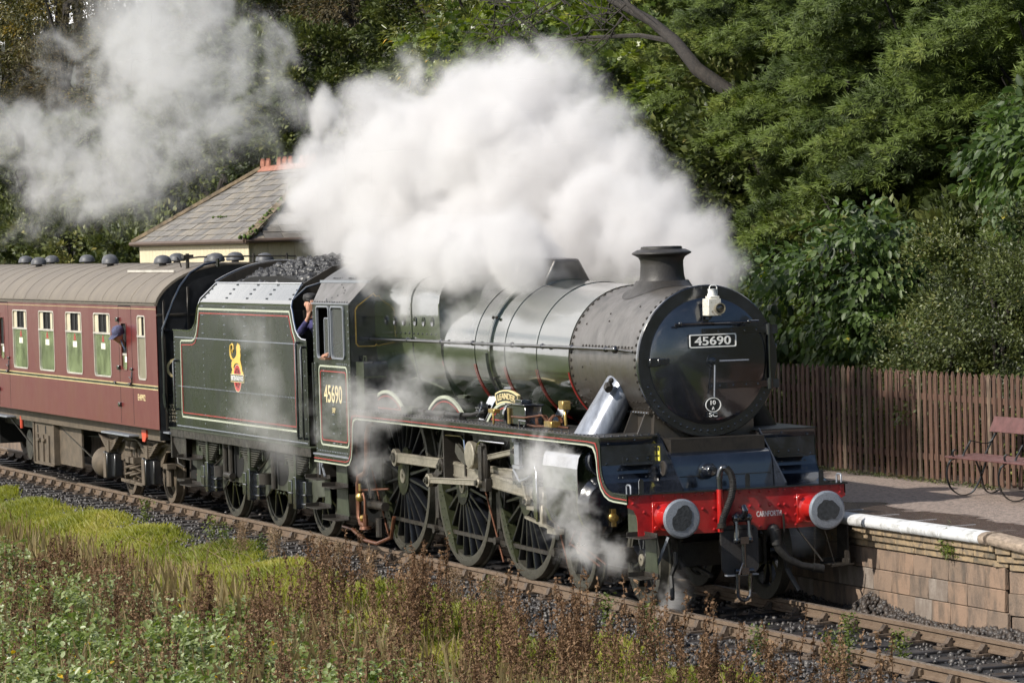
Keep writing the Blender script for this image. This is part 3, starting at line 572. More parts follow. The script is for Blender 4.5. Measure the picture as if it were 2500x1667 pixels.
b = MB(); b.prism([(-6.4,1.78),(-6.4,1.70),(-5.7,1.71),(-5.62,1.45),(-5.45,1.34),(-5.25,1.45),(-5.12,1.68),(-4.15,1.69),(-4.15,1.78)], -1.05, -1.02).box(-6.4,-6.36,-1.2,-.6,1.1,1.78).box(-5.9,-5.86,-1.1,-.6,1.2,1.78); b.build('motion_bracket', DBLACK, LOC)
P = [(-4.10,1.78),(-3.42,1.78),(-3.36,1.30),(-3.5,1.22),(-3.68,1.26),(-3.95,1.34),(-4.10,1.45)]
b = MB().prism(P, -1.15, -1.12).box(-4.08,-3.4,-1.14,-.6,1.2,1.24); mb_ = b.build('guide_plate', GREEN2, LOC, bev=.004)
b = MB().box(-3.86,-3.70,-1.19,-1.15,1.45,1.72).box(-3.9,-3.66,-1.20,-1.15,1.40,1.44).cyl((-3.78,-1.2,1.72), (-3.78,-1.2,1.77), .04, n=10).tube([(-3.95,-1.17,1.38),(-3.7,-1.19,1.25),(-3.5,-1.19,1.29),(-3.35,-1.19,1.33)], .014, 6); b.build('mechanical_oiler', BUFG, mb_)
b = MB(); b.box(-4.05,-2.62,-.985,-.90,1.20,1.245).box(-4.05,-2.62,-.985,-.90,.885,.93); b.build('slide_bar', STEEL, LOC, bev=.004)
b = MB(); b.box(-3.66,-3.22,-1.02,-.90,.95,1.18).box(-3.6,-3.3,-1.05,-.9,1.0,1.14).cyl((-3.44,-1.11,1.09), (-3.44,-.9,1.09), .075, n=20).cyl((-3.3,-.95,1.09), (-2.6,-.95,1.09), .038, n=14).box(-3.5,-3.38,-1.04,-.98,.72,.98); b.build('crosshead', STEEL, LOC, bev=.006)
b = MB(); b.box(-2.85,-2.66,-1.1,-.8,.8,1.35).cyl((-2.85,-1.0,1.585), (-2.66,-1.0,1.585), .1, n=20).cyl((-2.85,-.95,1.09), (-2.66,-.95,1.09), .12, n=20).box(-3.1,-3.02,-1.25,-1.21,.85,1.5).box(-2.98,-2.94,-1.27,-1.23,.82,1.45); b.build('cylinder_rear_cover', POL, LOC, bev=.008)
b = MB(); b.bar((-4.02,-1.0,.80), (-2.9,-1.05,.71), .04, .03).box(-3.2,-2.9,-1.05,-.95,.66,.72); b.build('drain_cock_rod', STEEL, LOC)
# brake hangers, springs, sanding pipes between the wheels
b = MB()
for x in (-5.62, -7.92, -3.6): b.bar((x,-.74,1.35), (x+.06,-.76,.42), .05, .06).box(x+.02, x+.14, -.80, -.70, .55, 1.0).box(x-.1, x+.25, -.78, -.70, .34, .40).cyl((x+.05,-.85,.40), (x+.05,-.6,.40), .05, n=10)
for x in (-5.3, -7.6): b.prism([(x,.85),(x+.02,1.25),(x-.06,.65),(x-.12,.50)], -.80, -.74)
b.bar((-10.2,-.78,.45), (-3.5,-.78,.36), .03, .05); b.build('brake_hanger', DBLACK, LOC)
b = MB()
for x in AX[2:]:
    for k in range(7): L_ = .5-.06*k; b.box(x-L_, x+L_, -.66, -.62, .60-k*.018, .612-k*.018)
b.build('leaf_spring', DBLACK, LOC)
b = MB()
for x in (-3.35, -5.65, -10.1): b.tube([(x-.1,-.9,1.7),(x-.12,-.92,1.2),(x+.02,-.8,.5),(x+.12,-.75,.14)], .014, 6)
b.build('sand_pipe', COPPER, LOC)
# injector and copper pipes below cab
b = MB(); b.tube([(-9.35,-1.12,1.74),(-9.52,-1.14,1.70),(-9.60,-1.15,1.55),(-9.62,-1.15,1.2),(-9.72,-1.15,1.05),(-9.95,-1.15,1.0),(-10.03,-1.15,.9),(-10.04,-1.15,.45),(-9.95,-1.15,.36),(-9.75,-1.15,.34)], .038, 10); b.build('injector_pipe', COPPER, LOC)
b = MB(); b.tube([(-10.25,-1.1,1.12),(-10.22,-1.1,.9),(-10.1,-1.12,.8),(-9.2,-1.0,.86)], .016, 6).tube([(-9.85,-1.16,.75),(-9.78,-1.16,.78),(-9.74,-1.16,.7),(-9.74,-1.16,.38)], .018, 8).tube([(-10.9,-1.1,.26),(-10.5,-1.1,.25),(-10.0,-1.08,.13),(-9.5,-1.08,.12),(-9.15,-1.0,.22),(-9.0,-1.0,.5)], .028, 8).cyl((-9.74,-1.16,.50), (-9.74,-1.16,.34), .035, n=8).cyl((-9.74,-1.16,.34), (-9.74,-1.16,.30), .075, .085, 14); b.build('injector_pipe', COPPER, LOC)
b = MB(); b.sph((-9.93,-1.16,.72), .065, 10).cyl((-9.93,-1.16,.8), (-9.93,-1.16,.9), .02, n=8).sph((-9.9,-1.14,.44), .05, 8); b.build('injector_valve', BRASS, LOC)
b = MB(); b.cyl((-10.1,-1.02,.62), (-9.3,-1.02,.62), .06, n=10).cyl((-9.6,-1.0,.45), (-9.6,-1.0,.2), .06, n=10).bar((-9.75,-1.12,.98), (-9.58,-1.12,.72), .02, .03); b.build('injector', DBLACK, LOC)
# ---- splashers, nameplate, fittings on the running plate
def arc(cx, r, z0=1.90, n=20, cz=RD):
    h = math.acos(min(1, (z0-cz)/r)); return [(cx-r*sin(t), cz+r*cos(t)) for t in np.linspace(h, -h, n)]
for i, x in enumerate(AX[2:]):
    A = arc(x, 1.135); sp = MB().prism(A, -1.02, -.62).build('splasher', GREEN2, LOC, 30)
    MB().strip(arc(x, 1.145), arc(x, 1.105), -1.032, -1.0).build('pale_lining', CREAMLN, sp, 30)
    MB().strip(arc(x, 1.075, 1.925), arc(x, 1.062, 1.925), -1.024, -1.018).build('red_lining', REDLN, sp, 30)
    MB().box(x-.56, x+.56, -1.024, -1.018, 1.925, 1.938).build('red_lining', REDLN, sp)
    MB().prism(A, .62, 1.02).build('splasher', BLACK, LOC, 30)
x = AX[2]
bk = MB(); P = [(x-.42, 1.98)]+[(x-1.43*sin(t), RD-.18+1.43*cos(t)) for t in np.linspace(.24, -.26, 12)]+[(x+.42, 1.98)]
bk.prism(P, -1.0, -.985).build('nameplate_backing', mat('teal_backing', (.04,.06,.055), .4), LOC)
def arcs(r, h, n=14): return [(x-r*sin(t), RD-.18+r*cos(t)) for t in np.linspace(h, -h, n)]
npl = MB().strip(arcs(1.455, .27), arcs(1.315, .27), -1.03, -.995).build('nameplate', BLACK, LOC, 30)
b = MB(); b.strip(arcs(1.46,.275), arcs(1.445,.275), -1.036, -1.0).strip(arcs(1.325,.275), arcs(1.31,.275), -1.036, -1.0)
for s in (.272, -.272): b.bar((x-1.315*sin(s), -1.018, RD-.18+1.315*cos(s)), (x-1.455*sin(s), -1.018, RD-.18+1.455*cos(s)), .036, .014, up=(1,0,0))
b.build('nameplate_border', BRASS if False else CREAM, npl)
text('name_lettering', 'LEANDER', (x, -1.031, RD-.18+1.385), .60, .072, CREAM, npl, '-y', .008, bold=.0, arc=1.385)
# sandbox fillers behind the plate edge
b = MB()
for x_ in (-5.55, -3.1):
    b.hexa([(x_-.12,-.98,1.9),(x_+.12,-.98,1.9),(x_+.12,-.92,1.9),(x_-.12,-.92,1.9),(x_-.02,-.86,2.2),(x_+.24,-.86,2.2),(x_+.24,-.80,2.2),(x_-.02,-.80,2.2)])
fl = b.build('sandbox_front', POL, LOC, bev=.008)
b = MB(); b.lathe((-5.50,-.97,2.02), (-.1,-1,.4), [(-.02,.10),(.06,.10),(.07,.085),(.05,.07),(.05,0)], 24, cap=False).bar((-5.58,-1.04,2.06), (-5.42,-1.04,2.06), .02, .02); b.build('sandbox_lid', BLACK, fl)
# lubricators
b = MB(); b.box(-4.02,-3.42,-1.20,-.98,1.93,2.15).box(-4.05,-3.40,-1.22,-.96,2.15,2.175).box(-3.85,-3.65,-1.16,-1.02,2.175,2.22).cyl((-4.08,-1.1,2.03), (-4.02,-1.1,2.03), .15, n=28)
for k in range(8): a = 2*pi*k/8; b.cyl((-4.10,-1.1+.12*cos(a),2.03+.12*sin(a)), (-4.05,-1.1+.12*cos(a),2.03+.12*sin(a)), .016, n=6)
b.box(-3.98,-3.95,-1.2,-1.0,1.9,1.93).box(-3.5,-3.47,-1.2,-1.0,1.9,1.93)
lu = b.build('lubricator', BLACK, LOC, bev=.006); MB().box(-3.96,-3.90,-1.225,-1.205,1.93,2.12).build('sight_glass', BRASS, lu)
b = MB(); b.tube([(-3.8,-1.23,2.02),(-3.4,-1.22,2.02),(-3.0,-1.15,2.06),(-2.96,-1.15,2.05),(-2.92,-1.12,1.98)], .012, 6)
for cx, cz in ((-3.18,1.99),(-2.72,2.0)):
    b.tube([(cx+k*.004, -1.1+(.07)*cos(k*.9), cz+.07*sin(k*.9)) for k in range(24)], .010, 5)
b.tube([(-3.35,-1.2,1.94),(-3.1,-1.2,1.93),(-2.7,-1.1,1.94),(-2.4,-1.05,1.93)], .012, 6); b.build('oil_pipe', COPPER, lu)
b = MB(); b.box(-2.86,-2.62,-1.18,-1.06,1.93,2.0).box(-2.58,-2.44,-1.10,-1.0,2.14,2.24).cyl((-2.5,-1.05,2.14), (-2.48,-1.05,1.95), .02, n=8).cyl((-4.62,-1.16,1.9), (-4.62,-1.16,2.05), .014, n=6).box(-4.75,-4.55,-1.18,-1.1,2.03,2.08); b.build('brass_fitting', BRASS, lu, bev=.004)
MB().tube([(-3.45,-1.27,1.9),(-3.45,-1.27,1.99),(-3.2,-1.27,1.99)], .010, 5).build('oil_pipe', BLACK, lu)
# lever rods lying along the plate
b = MB(); b.tube([(-7.55,-1.10,1.955),(-6.6,-1.12,1.955),(-6.0,-1.12,1.955),(-5.6,-1.08,1.97),(-5.35,-1.0,2.02)], .028, 8)
for x_ in (-7.3,-6.5,-5.9): b.cyl((x_-.05,-1.12,1.955), (x_+.05,-1.12,1.955), .042, n=10).box(x_-.03,x_+.03,-1.16,-1.06,1.9,1.93)
b.build('lagged_pipe', RUBBER, LOC)
b = MB(); b.box(-8.3,-7.85,-1.1,-.95,1.9,1.99).cyl((-6.25,-.95,2.17), (-6.1,-.95,2.17), .03, n=8).box(-6.35,-6.1,-1.0,-.9,2.15,2.19); b.build('plate_box', OGREEN, LOC, bev=.006)
MB().tube([(-1.45,-.90,2.45),(-1.42,-.95,2.42),(-1.35,-.96,2.40)], .04, 8).sph((-1.42,-.93,2.43), .06, 8).sph((-1.36,-.92,2.50), .035, 8).build('smokebox_valve', DBLACK, LOC)
# ---- reservoir box in front of the cab
b = MB().prism(rr(-9.97,-9.46,1.90,2.55,.05,3), -1.20, -.72); bx = b.build('front_tank', BLACK, LOC, 30)
MB().prism(rr(-9.96,-9.47,1.91,2.54,.05,3), -1.205, -1.2005).build('tank_side', OGREEN, bx); b = MB(); b.box(-9.98,-9.44,-1.22,-.9,2.33,2.35).box(-9.98,-9.44,-1.22,-.9,2.12,2.14).tube([(-9.78,-1.1,2.55),(-9.78,-1.1,2.61),(-9.66,-1.1,2.61),(-9.66,-1.1,2.55)], .012, 6); b.build('tank_strap', OGREEN, bx)
# ================================================================ cab
CABM = MB; xf, xr = -9.80, -11.42
def wallgrid(b, xs, zs, holes, y0, y1):
    for i in range(len(xs)-1):
        for j in range(len(zs)-1):
            cx, cz = (xs[i]+xs[i+1])/2, (zs[j]+zs[j+1])/2
            if any(h[0] < cx < h[1] and h[2] < cz < h[3] for h in holes): continue
            b.box(xs[i], xs[i+1], y0, y1, zs[j], zs[j+1])
hole = [(-11.20,-10.66,2.58,3.27), (-10.56,-10.02,2.58,3.27)]
CABS = []
for s in (-1, 1):
    b = MB(); wallgrid(b, [xr,-11.20,-10.66,-10.56,-10.02,xf], [1.25,2.58,3.27,3.315], hole, s*1.28-.006, s*1.28+.006)
    cs = b.build('cab_side', GREEN2, LOC); CABS.append(cs)
    for h in hole: MB().strip(rr(h[0]-.015,h[1]+.015,h[2]-.015,h[3]+.015,.06), rr(h[0]+.008,h[1]-.008,h[2]+.008,h[3]-.008,.045), s*1.28-.018*(1 if s < 0 else -1)-.008, s*1.28+.008, closed=True).build('window_frame', CREAMLN if False else BUFG, cs)
    # upper side leaning in to the gutter
    b = MB(); y0, y1 = s*1.28, s*1.0
    b.hexa([(xr,y0,3.315),(xf,y0,3.315),(xf,y0-s*.012,3.315),(xr,y0-s*.012,3.315),(xr-.42,y1,3.60),(xf+.0,y1,3.60),(xf,y1-s*.012,3.60),(xr-.42,y1-s*.012,3.60)]); cu = b.build('cab_upper_side', SMOKE, LOC)
    MB().box(xr-.02, xf+.02, min(y0, y0+s*.02), max(y0, y0+s*.02), 3.305, 3.32).box(xr-.45, xf+.05, min(s*.98,s*1.02), max(s*.98,s*1.02), 3.585, 3.62).build('cab_gutter', BUFG, cu)
cs = CABS[0]
RV = []
for z in np.arange(1.32, 3.3, .09): RV += [(xf-.04, -1.286, z), (xr+.04, -1.286, z)]
for x_ in np.arange(-11.3,-10.0,.075): RV.append((x_, -1.286, 1.30))
for x_ in np.arange(-10.36,-9.9,.08): RV += [(x_, -1.286, 2.50)]
for x_ in np.arange(-10.15,-9.85,.07): RV.append((x_, -1.286, 2.0))
for z in np.arange(2.2,2.42,.05): RV.append((-10.98, -1.286, z))
for z in np.arange(1.42,2.48,.13): RV += [(-10.62, -1.286, z), (-10.58, -1.286, z)]
for z in np.arange(1.42,2.48,.15): RV.append((-10.3, -1.286, z))
MB().rivets(RV, (0,-1,0), .0125).build('cab_rivets', BUFG, cs, kind='stuff')
A = rr(-11.20,-9.93,1.375,2.475,.09,5); B = rr(-11.175,-9.955,1.40,2.45,.075,5); MB().strip(A, B, -1.292, -1.2865, closed=True).build('pale_lining', CREAMLN, cs)
A = rr(-11.14,-9.99,1.445,2.40,.06,5); B = rr(-11.127,-10.003,1.458,2.387,.055,5); MB().strip(A, B, -1.292, -1.2865, closed=True).build('red_lining', REDLN, cs)
text('cab_number', '45690', (-10.58,-1.2885,2.088), .80, .245, CREAM, cs, '-y', .004, bold=.01); text('cab_class', '5XP', (-10.57,-1.2885,1.868), .14, .07, CREAM, cs, '-y', .004, bold=.01)
MB().box(xr-.02, -9.86, -1.33, -1.27, 1.243, 1.262).build('cab_footing', BUFG, cs)
# roof arc
def roofpt(y): return 3.60+.335*(1-(abs(y)/1.0)**2.1)
ys = np.linspace(-1.0, 1.0, 25)
rf = MB().loft([[(xr-.45, y, roofpt(y)) for y in ys]+[(xr-.45, y, roofpt(y)-.015) for y in ys[::-1]], [(xf+.03, y, roofpt(y)) for y in ys]+[(xf+.03, y, roofpt(y)-.015) for y in ys[::-1]]]).build('cab_roof', mat('cab_roof_black', (.05,.05,.052), .42, var=.25, vs=3, bump=.1, rvar=.12, spec=.8), LOC, 50)
b = MB()
for y in (-.93,-.62,-.30,.1): b.rivets([(x_, y+.02*sin(x_*9), roofpt(y)) for x_ in np.arange(-11.7,-9.85,.16 if y > -.9 else .07)], (0, y*.6, 1), .012)
b.rivets([(x_,-1.265,3.335) for x_ in np.arange(-11.35,-9.85,.11)], (0,-.7,.7), .013).rivets([(-11.0+.06*k,-1.0-.27*abs(sin(k)),3.60-.27*abs(sin(k))*1.02) for k in range(12)], (0,-.7,.7), .013)
b.build('roof_rivets', BLACK, rf, kind='stuff')
MB().loft([[(-12.45, y*.72, roofpt(y)-.03) for y in ys]+[(-12.45, y*.72, roofpt(y)-.045) for y in ys[::-1]], [(xr-.44, y, roofpt(y)-.02) for y in ys]+[(xr-.44, y, roofpt(y)-.035) for y in ys[::-1]]]).build('storm_sheet', SMOKE, LOC, 50)
# cab front plate with spectacle window
yp = [(-1.28,1.25),(-1.28,3.315),(-1.0,3.60)]+[(y, roofpt(y)) for y in ys[1:-1]]+[(1.0,3.60),(1.28,3.315),(1.28,1.25)]
cf = MB().prism(yp, xf-.012, xf, 'yz').build('cab_front', BLACK, LOC)
wp = [(-1.19,2.76),(-1.21,2.74),(-.91,2.73),(-.885,2.75),(-.885,3.40),(-.91,3.44),(-.95,3.43),(-1.18,3.27),(-1.2,3.2)]
wp = [(-1.20,2.78),(-1.17,2.74),(-.93,2.735),(-.89,2.78),(-.885,3.40),(-.93,3.45),(-1.17,3.285),(-1.20,3.23)]
ctr = (-1.04, 3.05); wq = [(ctr[0]+(a-ctr[0])*.93, ctr[1]+(c-ctr[1])*.965) for a, c in wp]
MB().strip(wp, wq, xf, xf+.018, 'yz', True).build('window_frame', BRASS, cf); MB().prism(wq, xf-.002, xf+.006, 'yz').build('window_glass', BLACK, cf)
MB().prism(yp[:3]+[(-.9,3.6),(-.85,3.2),(-.85,1.25)], xr, xr+.01, 'yz').build('cab_rear_edge', DBLACK, LOC)
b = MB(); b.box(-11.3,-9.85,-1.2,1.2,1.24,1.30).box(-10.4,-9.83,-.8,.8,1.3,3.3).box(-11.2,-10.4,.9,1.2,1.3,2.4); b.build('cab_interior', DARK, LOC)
# cab window glass: rear pane slid behind the front one
GL = bpy.data.materials.new('cab_glass'); GL.use_nodes = True; _b = GL.node_tree.nodes['Principled BSDF']; _b.inputs['Base Color'].default_value = (.9,.95,.93,1); _b.inputs['Roughness'].default_value = .05; _b.inputs['Transmission Weight'].default_value = .92; _b.inputs['IOR'].default_value = 1.05; _b.inputs['Specular IOR Level'].default_value = 1.0
MB().prism(rr(-10.56,-10.02,2.58,3.27,.05), -1.276, -1.270).build('window_glass', GL, cs)
sl = MB().prism(rr(-10.98,-10.62,2.60,3.12,.05), -1.262, -1.258).build('sliding_pane', GL, cs); MB().strip(rr(-10.98,-10.62,2.60,3.12,.05), rr(-10.965,-10.635,2.615,3.105,.045), -1.268, -1.254, closed=True).build('pane_frame', BUFG, sl)
MB().box(-10.85,-10.60,-1.38,-1.28,2.555,2.585).build('arm_rest', mat('varnished_wood', (.16,.08,.045), .5), cs)
MB().cyl((-11.36,-1.32,1.5), (-11.36,-1.32,2.5), .016, n=8).build('cab_handrail', BLACK, cs)
# ================================================================ lamp
LMP = thing('headlamp', 'small white oil lamp with a round glass lens on the top of the smokebox door', 'lamp', (-.50, 0, 3.20))
b = MB(); b.box(-.60,-.42,-.10,.055,3.21,3.40).box(-.58,-.44,-.07,.045,3.40,3.43); lb = b.build('lamp_body', mat('chipped_white', (.62,.60,.54), .55, var=.1, vs=30, col2=(.28,.24,.18), split=.4, soft=.05, bump=.1), LMP, bev=.006)
b = MB(); b.cyl((-.51,-.015,3.43), (-.51,-.015,3.455), .055, n=18).cyl((-.51,-.015,3.455), (-.51,-.015,3.50), .045, n=18).cyl((-.51,-.015,3.5), (-.51,-.015,3.507), .05, n=18); b.build('lamp_chimney', WHITE, LMP)
b = MB().lathe((-.42,.015,3.29), (1,.0,0), [(0,.055),(.03,.06),(.07,.062),(.07,.052),(.05,.05)], 24, cap=False); ln = b.build('lamp_hood', mat('lamp_bezel', (.30,.27,.20), .4, metal=.5), LMP); MB().sph((-.372,.015,3.29), .05, 16, (.35,1,1)).build('lens', mat('dark_lens', (.05,.045,.035), .05, spec=1), ln)
b = MB(); b.tube([(-.50,-.05,3.44),(-.50,-.05,3.53),(-.50,-.03,3.55),(-.50,.02,3.55),(-.50,.04,3.53),(-.50,.04,3.42)], .006, 6); b.build('lamp_handle', WHITE, LMP)
MB().box(-.64,-.62,-.09,-.02,3.12,3.30).box(-.64,-.50,-.07,-.04,3.17,3.20).box(-.62,-.60,-.07,-.04,3.17,3.3).build('lamp_bracket', BLACK, door)
# ================================================================ tender
TEN = thing('tender', 'dark green coal tender with a yellow lion emblem behind the cab', 'tender', (-15, 0, 0))
for x_ in (-12.67, -14.96, -17.21):
    wheel(x_, .648, 8, True, TEN, name='tender_wheel', spw=.035); wheel(x_, .648, 8, False, TEN, name='tender_wheel'); MB().cyl((x_,-.7,.648), (x_,.7,.648), .08, n=10).build('axle', DBLACK, TEN)
side = [(-18.69,1.33),(-18.69,2.845),(-17.80,2.845),(-17.60,2.87),(-17.42,2.96),(-17.33,3.08),(-17.27,3.20),(-17.2,3.25),(-12.42,3.25),(-12.36,3.20),(-12.30,3.05),(-12.22,2.93),(-12.10,2.85),(-11.95,2.81),(-11.74,2.80),(-11.74,1.33)]
for s in (-1, 1):
    tk = MB().prism(side, s*1.28-.006, s*1.28+.006).build('tank_side', GREEN2, TEN, 20)
    upc = [(1.28,3.25),(1.272,3.30),(1.25,3.34),(1.05,3.57)]
    b = MB(); V = []
    x0s = [-17.2,-17.17,-17.10,-16.98]; x1s = [-12.42,-12.44,-12.47,-12.60]
    for k in range(3):
        a, c = upc[k], upc[k+1]; b.hexa([(x0s[k],s*a[0],a[1]),(x1s[k],s*a[0],a[1]),(x1s[k],s*(a[0]-.012),a[1]-.01),(x0s[k],s*(a[0]-.012),a[1]-.01),(x0s[k+1],s*c[0],c[1]),(x1s[k+1],s*c[0],c[1]),(x1s[k+1],s*(c[0]-.012),c[1]-.01),(x0s[k+1],s*(c[0]-.012),c[1]-.01)])
    up = b.build('coping_plate', mat('tender_top_black', (.022,.026,.022), .16, coat=.8, var=.1, vs=2, bump=.05, bs=3) if s < 0 else BLACK, TEN, 60)
    b = MB(); ed = [(-17.8,2.848),(-17.60,2.873),(-17.42,2.963),(-17.33,3.08),(-17.27,3.20),(-17.2,3.25)]
    b.tube([(-18.72,s*1.285,2.85)]+[(a,s*1.285,c) for a, c in ed]+[(-17.15,s*1.26,3.34),(-16.98,s*1.05,3.575),(-12.60,s*1.05,3.575),(-12.46,s*1.25,3.34),(-12.40,s*1.285,3.25),(-12.36,s*1.285,3.20),(-12.30,s*1.285,3.05),(-12.22,s*1.285,2.93),(-12.10,s*1.285,2.85),(-11.95,s*1.285,2.81),(-11.74,s*1.285,2.80)], .013, 6); b.build('beading', OGREEN if False else POL, tk)
    if s < 0:
        RV = []
        for x_ in np.arange(-18.6,-12.15,.035): RV += [(x_,-1.287,2.735-(x_+18.6)*0)]
        for x_ in np.arange(-18.5,-12.2,.075): RV.append((x_,-1.287,1.98))
        for x_ in np.arange(-18.6,-11.8,.032): RV.append((x_,-1.287,1.365))
        for x_ in (-17.0,-15.82,-14.75,-13.75):
            for z in np.arange(1.45,1.95,.13): RV.append((x_,-1.287,z))
            for z in np.arange(2.03,2.7,.10): RV.append((x_,-1.287,z))
            for z in np.arange(2.82,3.25,.135): RV += [(x_-.03,-1.287,z),(x_+.03,-1.287,z)]
        for z in np.arange(2.85,3.2,.13): RV.append((-12.6+.0,-1.287,z))
        for z in np.arange(1.42,2.7,.065): RV += [(-18.64,-1.287,z),(-12.20,-1.287,z)]
        for z in np.arange(1.5,2.7,.2): RV.append((-11.85,-1.287,z))
        MB().rivets(RV, (0,-1,0), .0125).build('tank_rivets', BUFG, tk, kind='stuff')
        RV = []
        for x_ in (-17.0,-15.82,-14.75,-13.75,-12.62):
            for t in (.08,.35,.62,.9): RV += [(x_-.03+.05*t,-(1.25-.2*t),3.34+.23*t),(x_+.03+.05*t,-(1.25-.2*t),3.34+.23*t)]
        MB().rivets(RV, (0,-.75,.66), .016).build('coping_rivets', BLACK, up, kind='stuff')
        lin = [(-18.28,1.50),(-18.32,1.56),(-18.30,2.66),(-18.24,2.70),(-17.62,2.71),(-17.48,2.74),(-17.38,2.82),(-17.30,2.95),(-17.20,3.20),(-12.50,3.20),(-12.42,3.05),(-12.36,2.93),(-12.24,2.80),(-12.24,1.50)]
        cx_, cz_ = -15.2, 2.2
        def inset(P, d):
            n = len(P); o = []
            for i in range(n):
                a, p, c = Vector((*P[i-1], 0)), Vector((*P[i], 0)), Vector((*P[(i+1) % n], 0)); e1 = (p-a).normalized(); e2 = (c-p).normalized(); n1 = Vector((e1.y, -e1.x, 0)); n2 = Vector((e2.y, -e2.x, 0)); m_ = (n1+n2); m_ = m_/max(.3, m_.dot(n1)); q = p+m_*d; o.append((q.x, q.y))
            return o
        MB().strip(lin, inset(lin, .028), -1.2915, -1.2862, closed=True).build('pale_lining', CREAMLN, tk)
        MB().strip(inset(lin, .07), inset(lin, .084), -1.2915, -1.2862, closed=True).build('red_lining', REDLN, tk)
# emblem
em = thing_em = None
ex, yE = -15.18, -1.2885
LION = [(0.285,0),(0.30,.10),(.24,.30),(.16,.42),(.10,.58),(.12,.78),(.10,.88),(.13,.93),(.06,1.0),(-.02,.985),(-.06,.93),(-.05,.80),(-.07,.66),(-.14,.55),(-.24,.50),(-.31,.58),(-.34,.72),(-.31,.88),(-.22,.95),(-.10,.94),(-.12,.84),(-.20,.78),(-.26,.70),(-.24,.66),(-.14,.74),(-.12,.80),(-.15,.86),(-.22,.88),(-.27,.82),(-.285,.72),(-.26,.62),(-.20,.56),(-.14,.60)]
LION = [(.30,.0),(.31,.05),(.25,.10),(.235,.22),(.19,.36),(.16,.46),(.19,.60),(.17,.74),(.205,.80),(.17,.84),(.18,.90),(.12,.97),(.07,.955),(.05,1.0),(.03,.94),(-.02,.88),(-.01,.72),(-.03,.60),(-.10,.52),(-.22,.46),(-.29,.36),(-.30,.22),(-.25,.12),(-.30,.06),(-.30,.0),(-.20,.0),(-.17,.10),(-.20,.22),(-.12,.32),(0,.36),(.10,.30),(.16,.18),(.20,.0)]
LI = MB().prism([(ex+p[0]*1.0, 2.245+p[1]*.46) for p in LION], yE, yE-.004).build('lion_emblem', YEL, TEN, ang=0)
b = MB(); b.tube([(ex-.20,yE-.002,2.45),(ex-.29,yE-.002,2.47),(ex-.34,yE-.002,2.52),(ex-.35,yE-.002,2.60),(ex-.32,yE-.002,2.66),(ex-.24,yE-.002,2.685),(ex-.18,yE-.002,2.66),(ex-.17,yE-.002,2.61),(ex-.22,yE-.002,2.59),(ex-.22,yE-.002,2.55)], [.012,.014,.014,.013,.013,.013,.013,.014,.02,.004], 5); b.build('lion_tail', YEL, LI)
b = MB(); c0 = (ex, yE, 2.185)
def ring(R1, R0, y0, y1, n=40): return MB().strip([(ex+R1*cos(t)*1.0, 2.185+R1*sin(t)) for t in np.linspace(0,2*pi,n+1)[:-1]], [(ex+R0*cos(t), 2.185+R0*sin(t)) for t in np.linspace(0,2*pi,n+1)[:-1]], y0, y1, closed=True)
ring(.205, .195, yE-.004, yE).build('emblem_rim', CREAM, LI); w_ = ring(.195, .145, yE-.0045, yE)
for k in range(10): a = 2*pi*k/10+.15; w_.bar((ex+.03*cos(a),yE-.0025,2.185+.03*sin(a)), (ex+.15*cos(a),yE-.0025,2.185+.15*sin(a)), .004, .022, up=(0,1,0)) if False else w_.hexa([(ex+.03*cos(a)-.011*sin(a),yE,2.185+.03*sin(a)+.011*cos(a)),(ex+.15*cos(a)-.011*sin(a),yE,2.185+.15*sin(a)+.011*cos(a)),(ex+.15*cos(a)+.011*sin(a),yE,2.185+.15*sin(a)-.011*cos(a)),(ex+.03*cos(a)+.011*sin(a),yE,2.185+.03*sin(a)-.011*cos(a)),(ex+.03*cos(a)-.011*sin(a),yE-.0045,2.185+.03*sin(a)+.011*cos(a)),(ex+.15*cos(a)-.011*sin(a),yE-.0045,2.185+.15*sin(a)+.011*cos(a)),(ex+.15*cos(a)+.011*sin(a),yE-.0045,2.185+.15*sin(a)-.011*cos(a)),(ex+.03*cos(a)+.011*sin(a),yE-.0045,2.185+.03*sin(a)-.011*cos(a))])
w_.build('emblem_wheel', REDB if False else mat('emblem_red', (.45,.03,.03), .5), LI)
MB().box(ex-.345, ex+.345, yE-.008, yE-.002, 2.125, 2.245).build('emblem_banner', CREAM, LI); MB().box(ex-.335, ex+.335, yE-.0095, yE-.0085, 2.135, 2.235).build('banner_field', BLACK, LI)
text('banner_lettering', 'BRITISH RAILWAYS', (ex, yE-.0095, 2.185), .62, .075, WHITE, LI, '-y', .002, bold=.01)
# tender body pieces
b = MB(); b.box(-18.68,-11.76,-1.27,1.27,1.33,1.345).box(-18.69,-18.675,-1.27,1.27,1.33,2.84).box(-18.66,-17.2,-1.27,1.27,2.70,2.72).box(-11.9,-11.76,-1.27,1.27,1.33,2.3).box(-12.6,-12.4,-1.1,1.1,1.33,3.2).box(-17.2,-12.5,-1.25,1.25,1.34,3.20)
b.prism([(-1.27,2.7),(-1.27,3.24),(-1.05,3.56)]+[(y, 3.57+.30*(1-(y/1.05)**2)) for y in np.linspace(-1.0,1.0,17)]+[(1.05,3.56),(1.27,3.24),(1.27,2.7)], -17.10, -17.04, 'yz').build('tank_body', DBLACK, TEN, 40)
b = MB(); b.tube([(-17.12,y,3.575+.30*(1-(y/1.05)**2)) for y in np.linspace(-1.03,1.03,21)], .022, 6).tube([(-12.46,-1.25,3.34),(-12.42,-1.05,3.52),(-12.3,-.8,3.6),(-12.3,.8,3.6)], .014, 6); b.build('bunker_edge', BLACK, TEN)
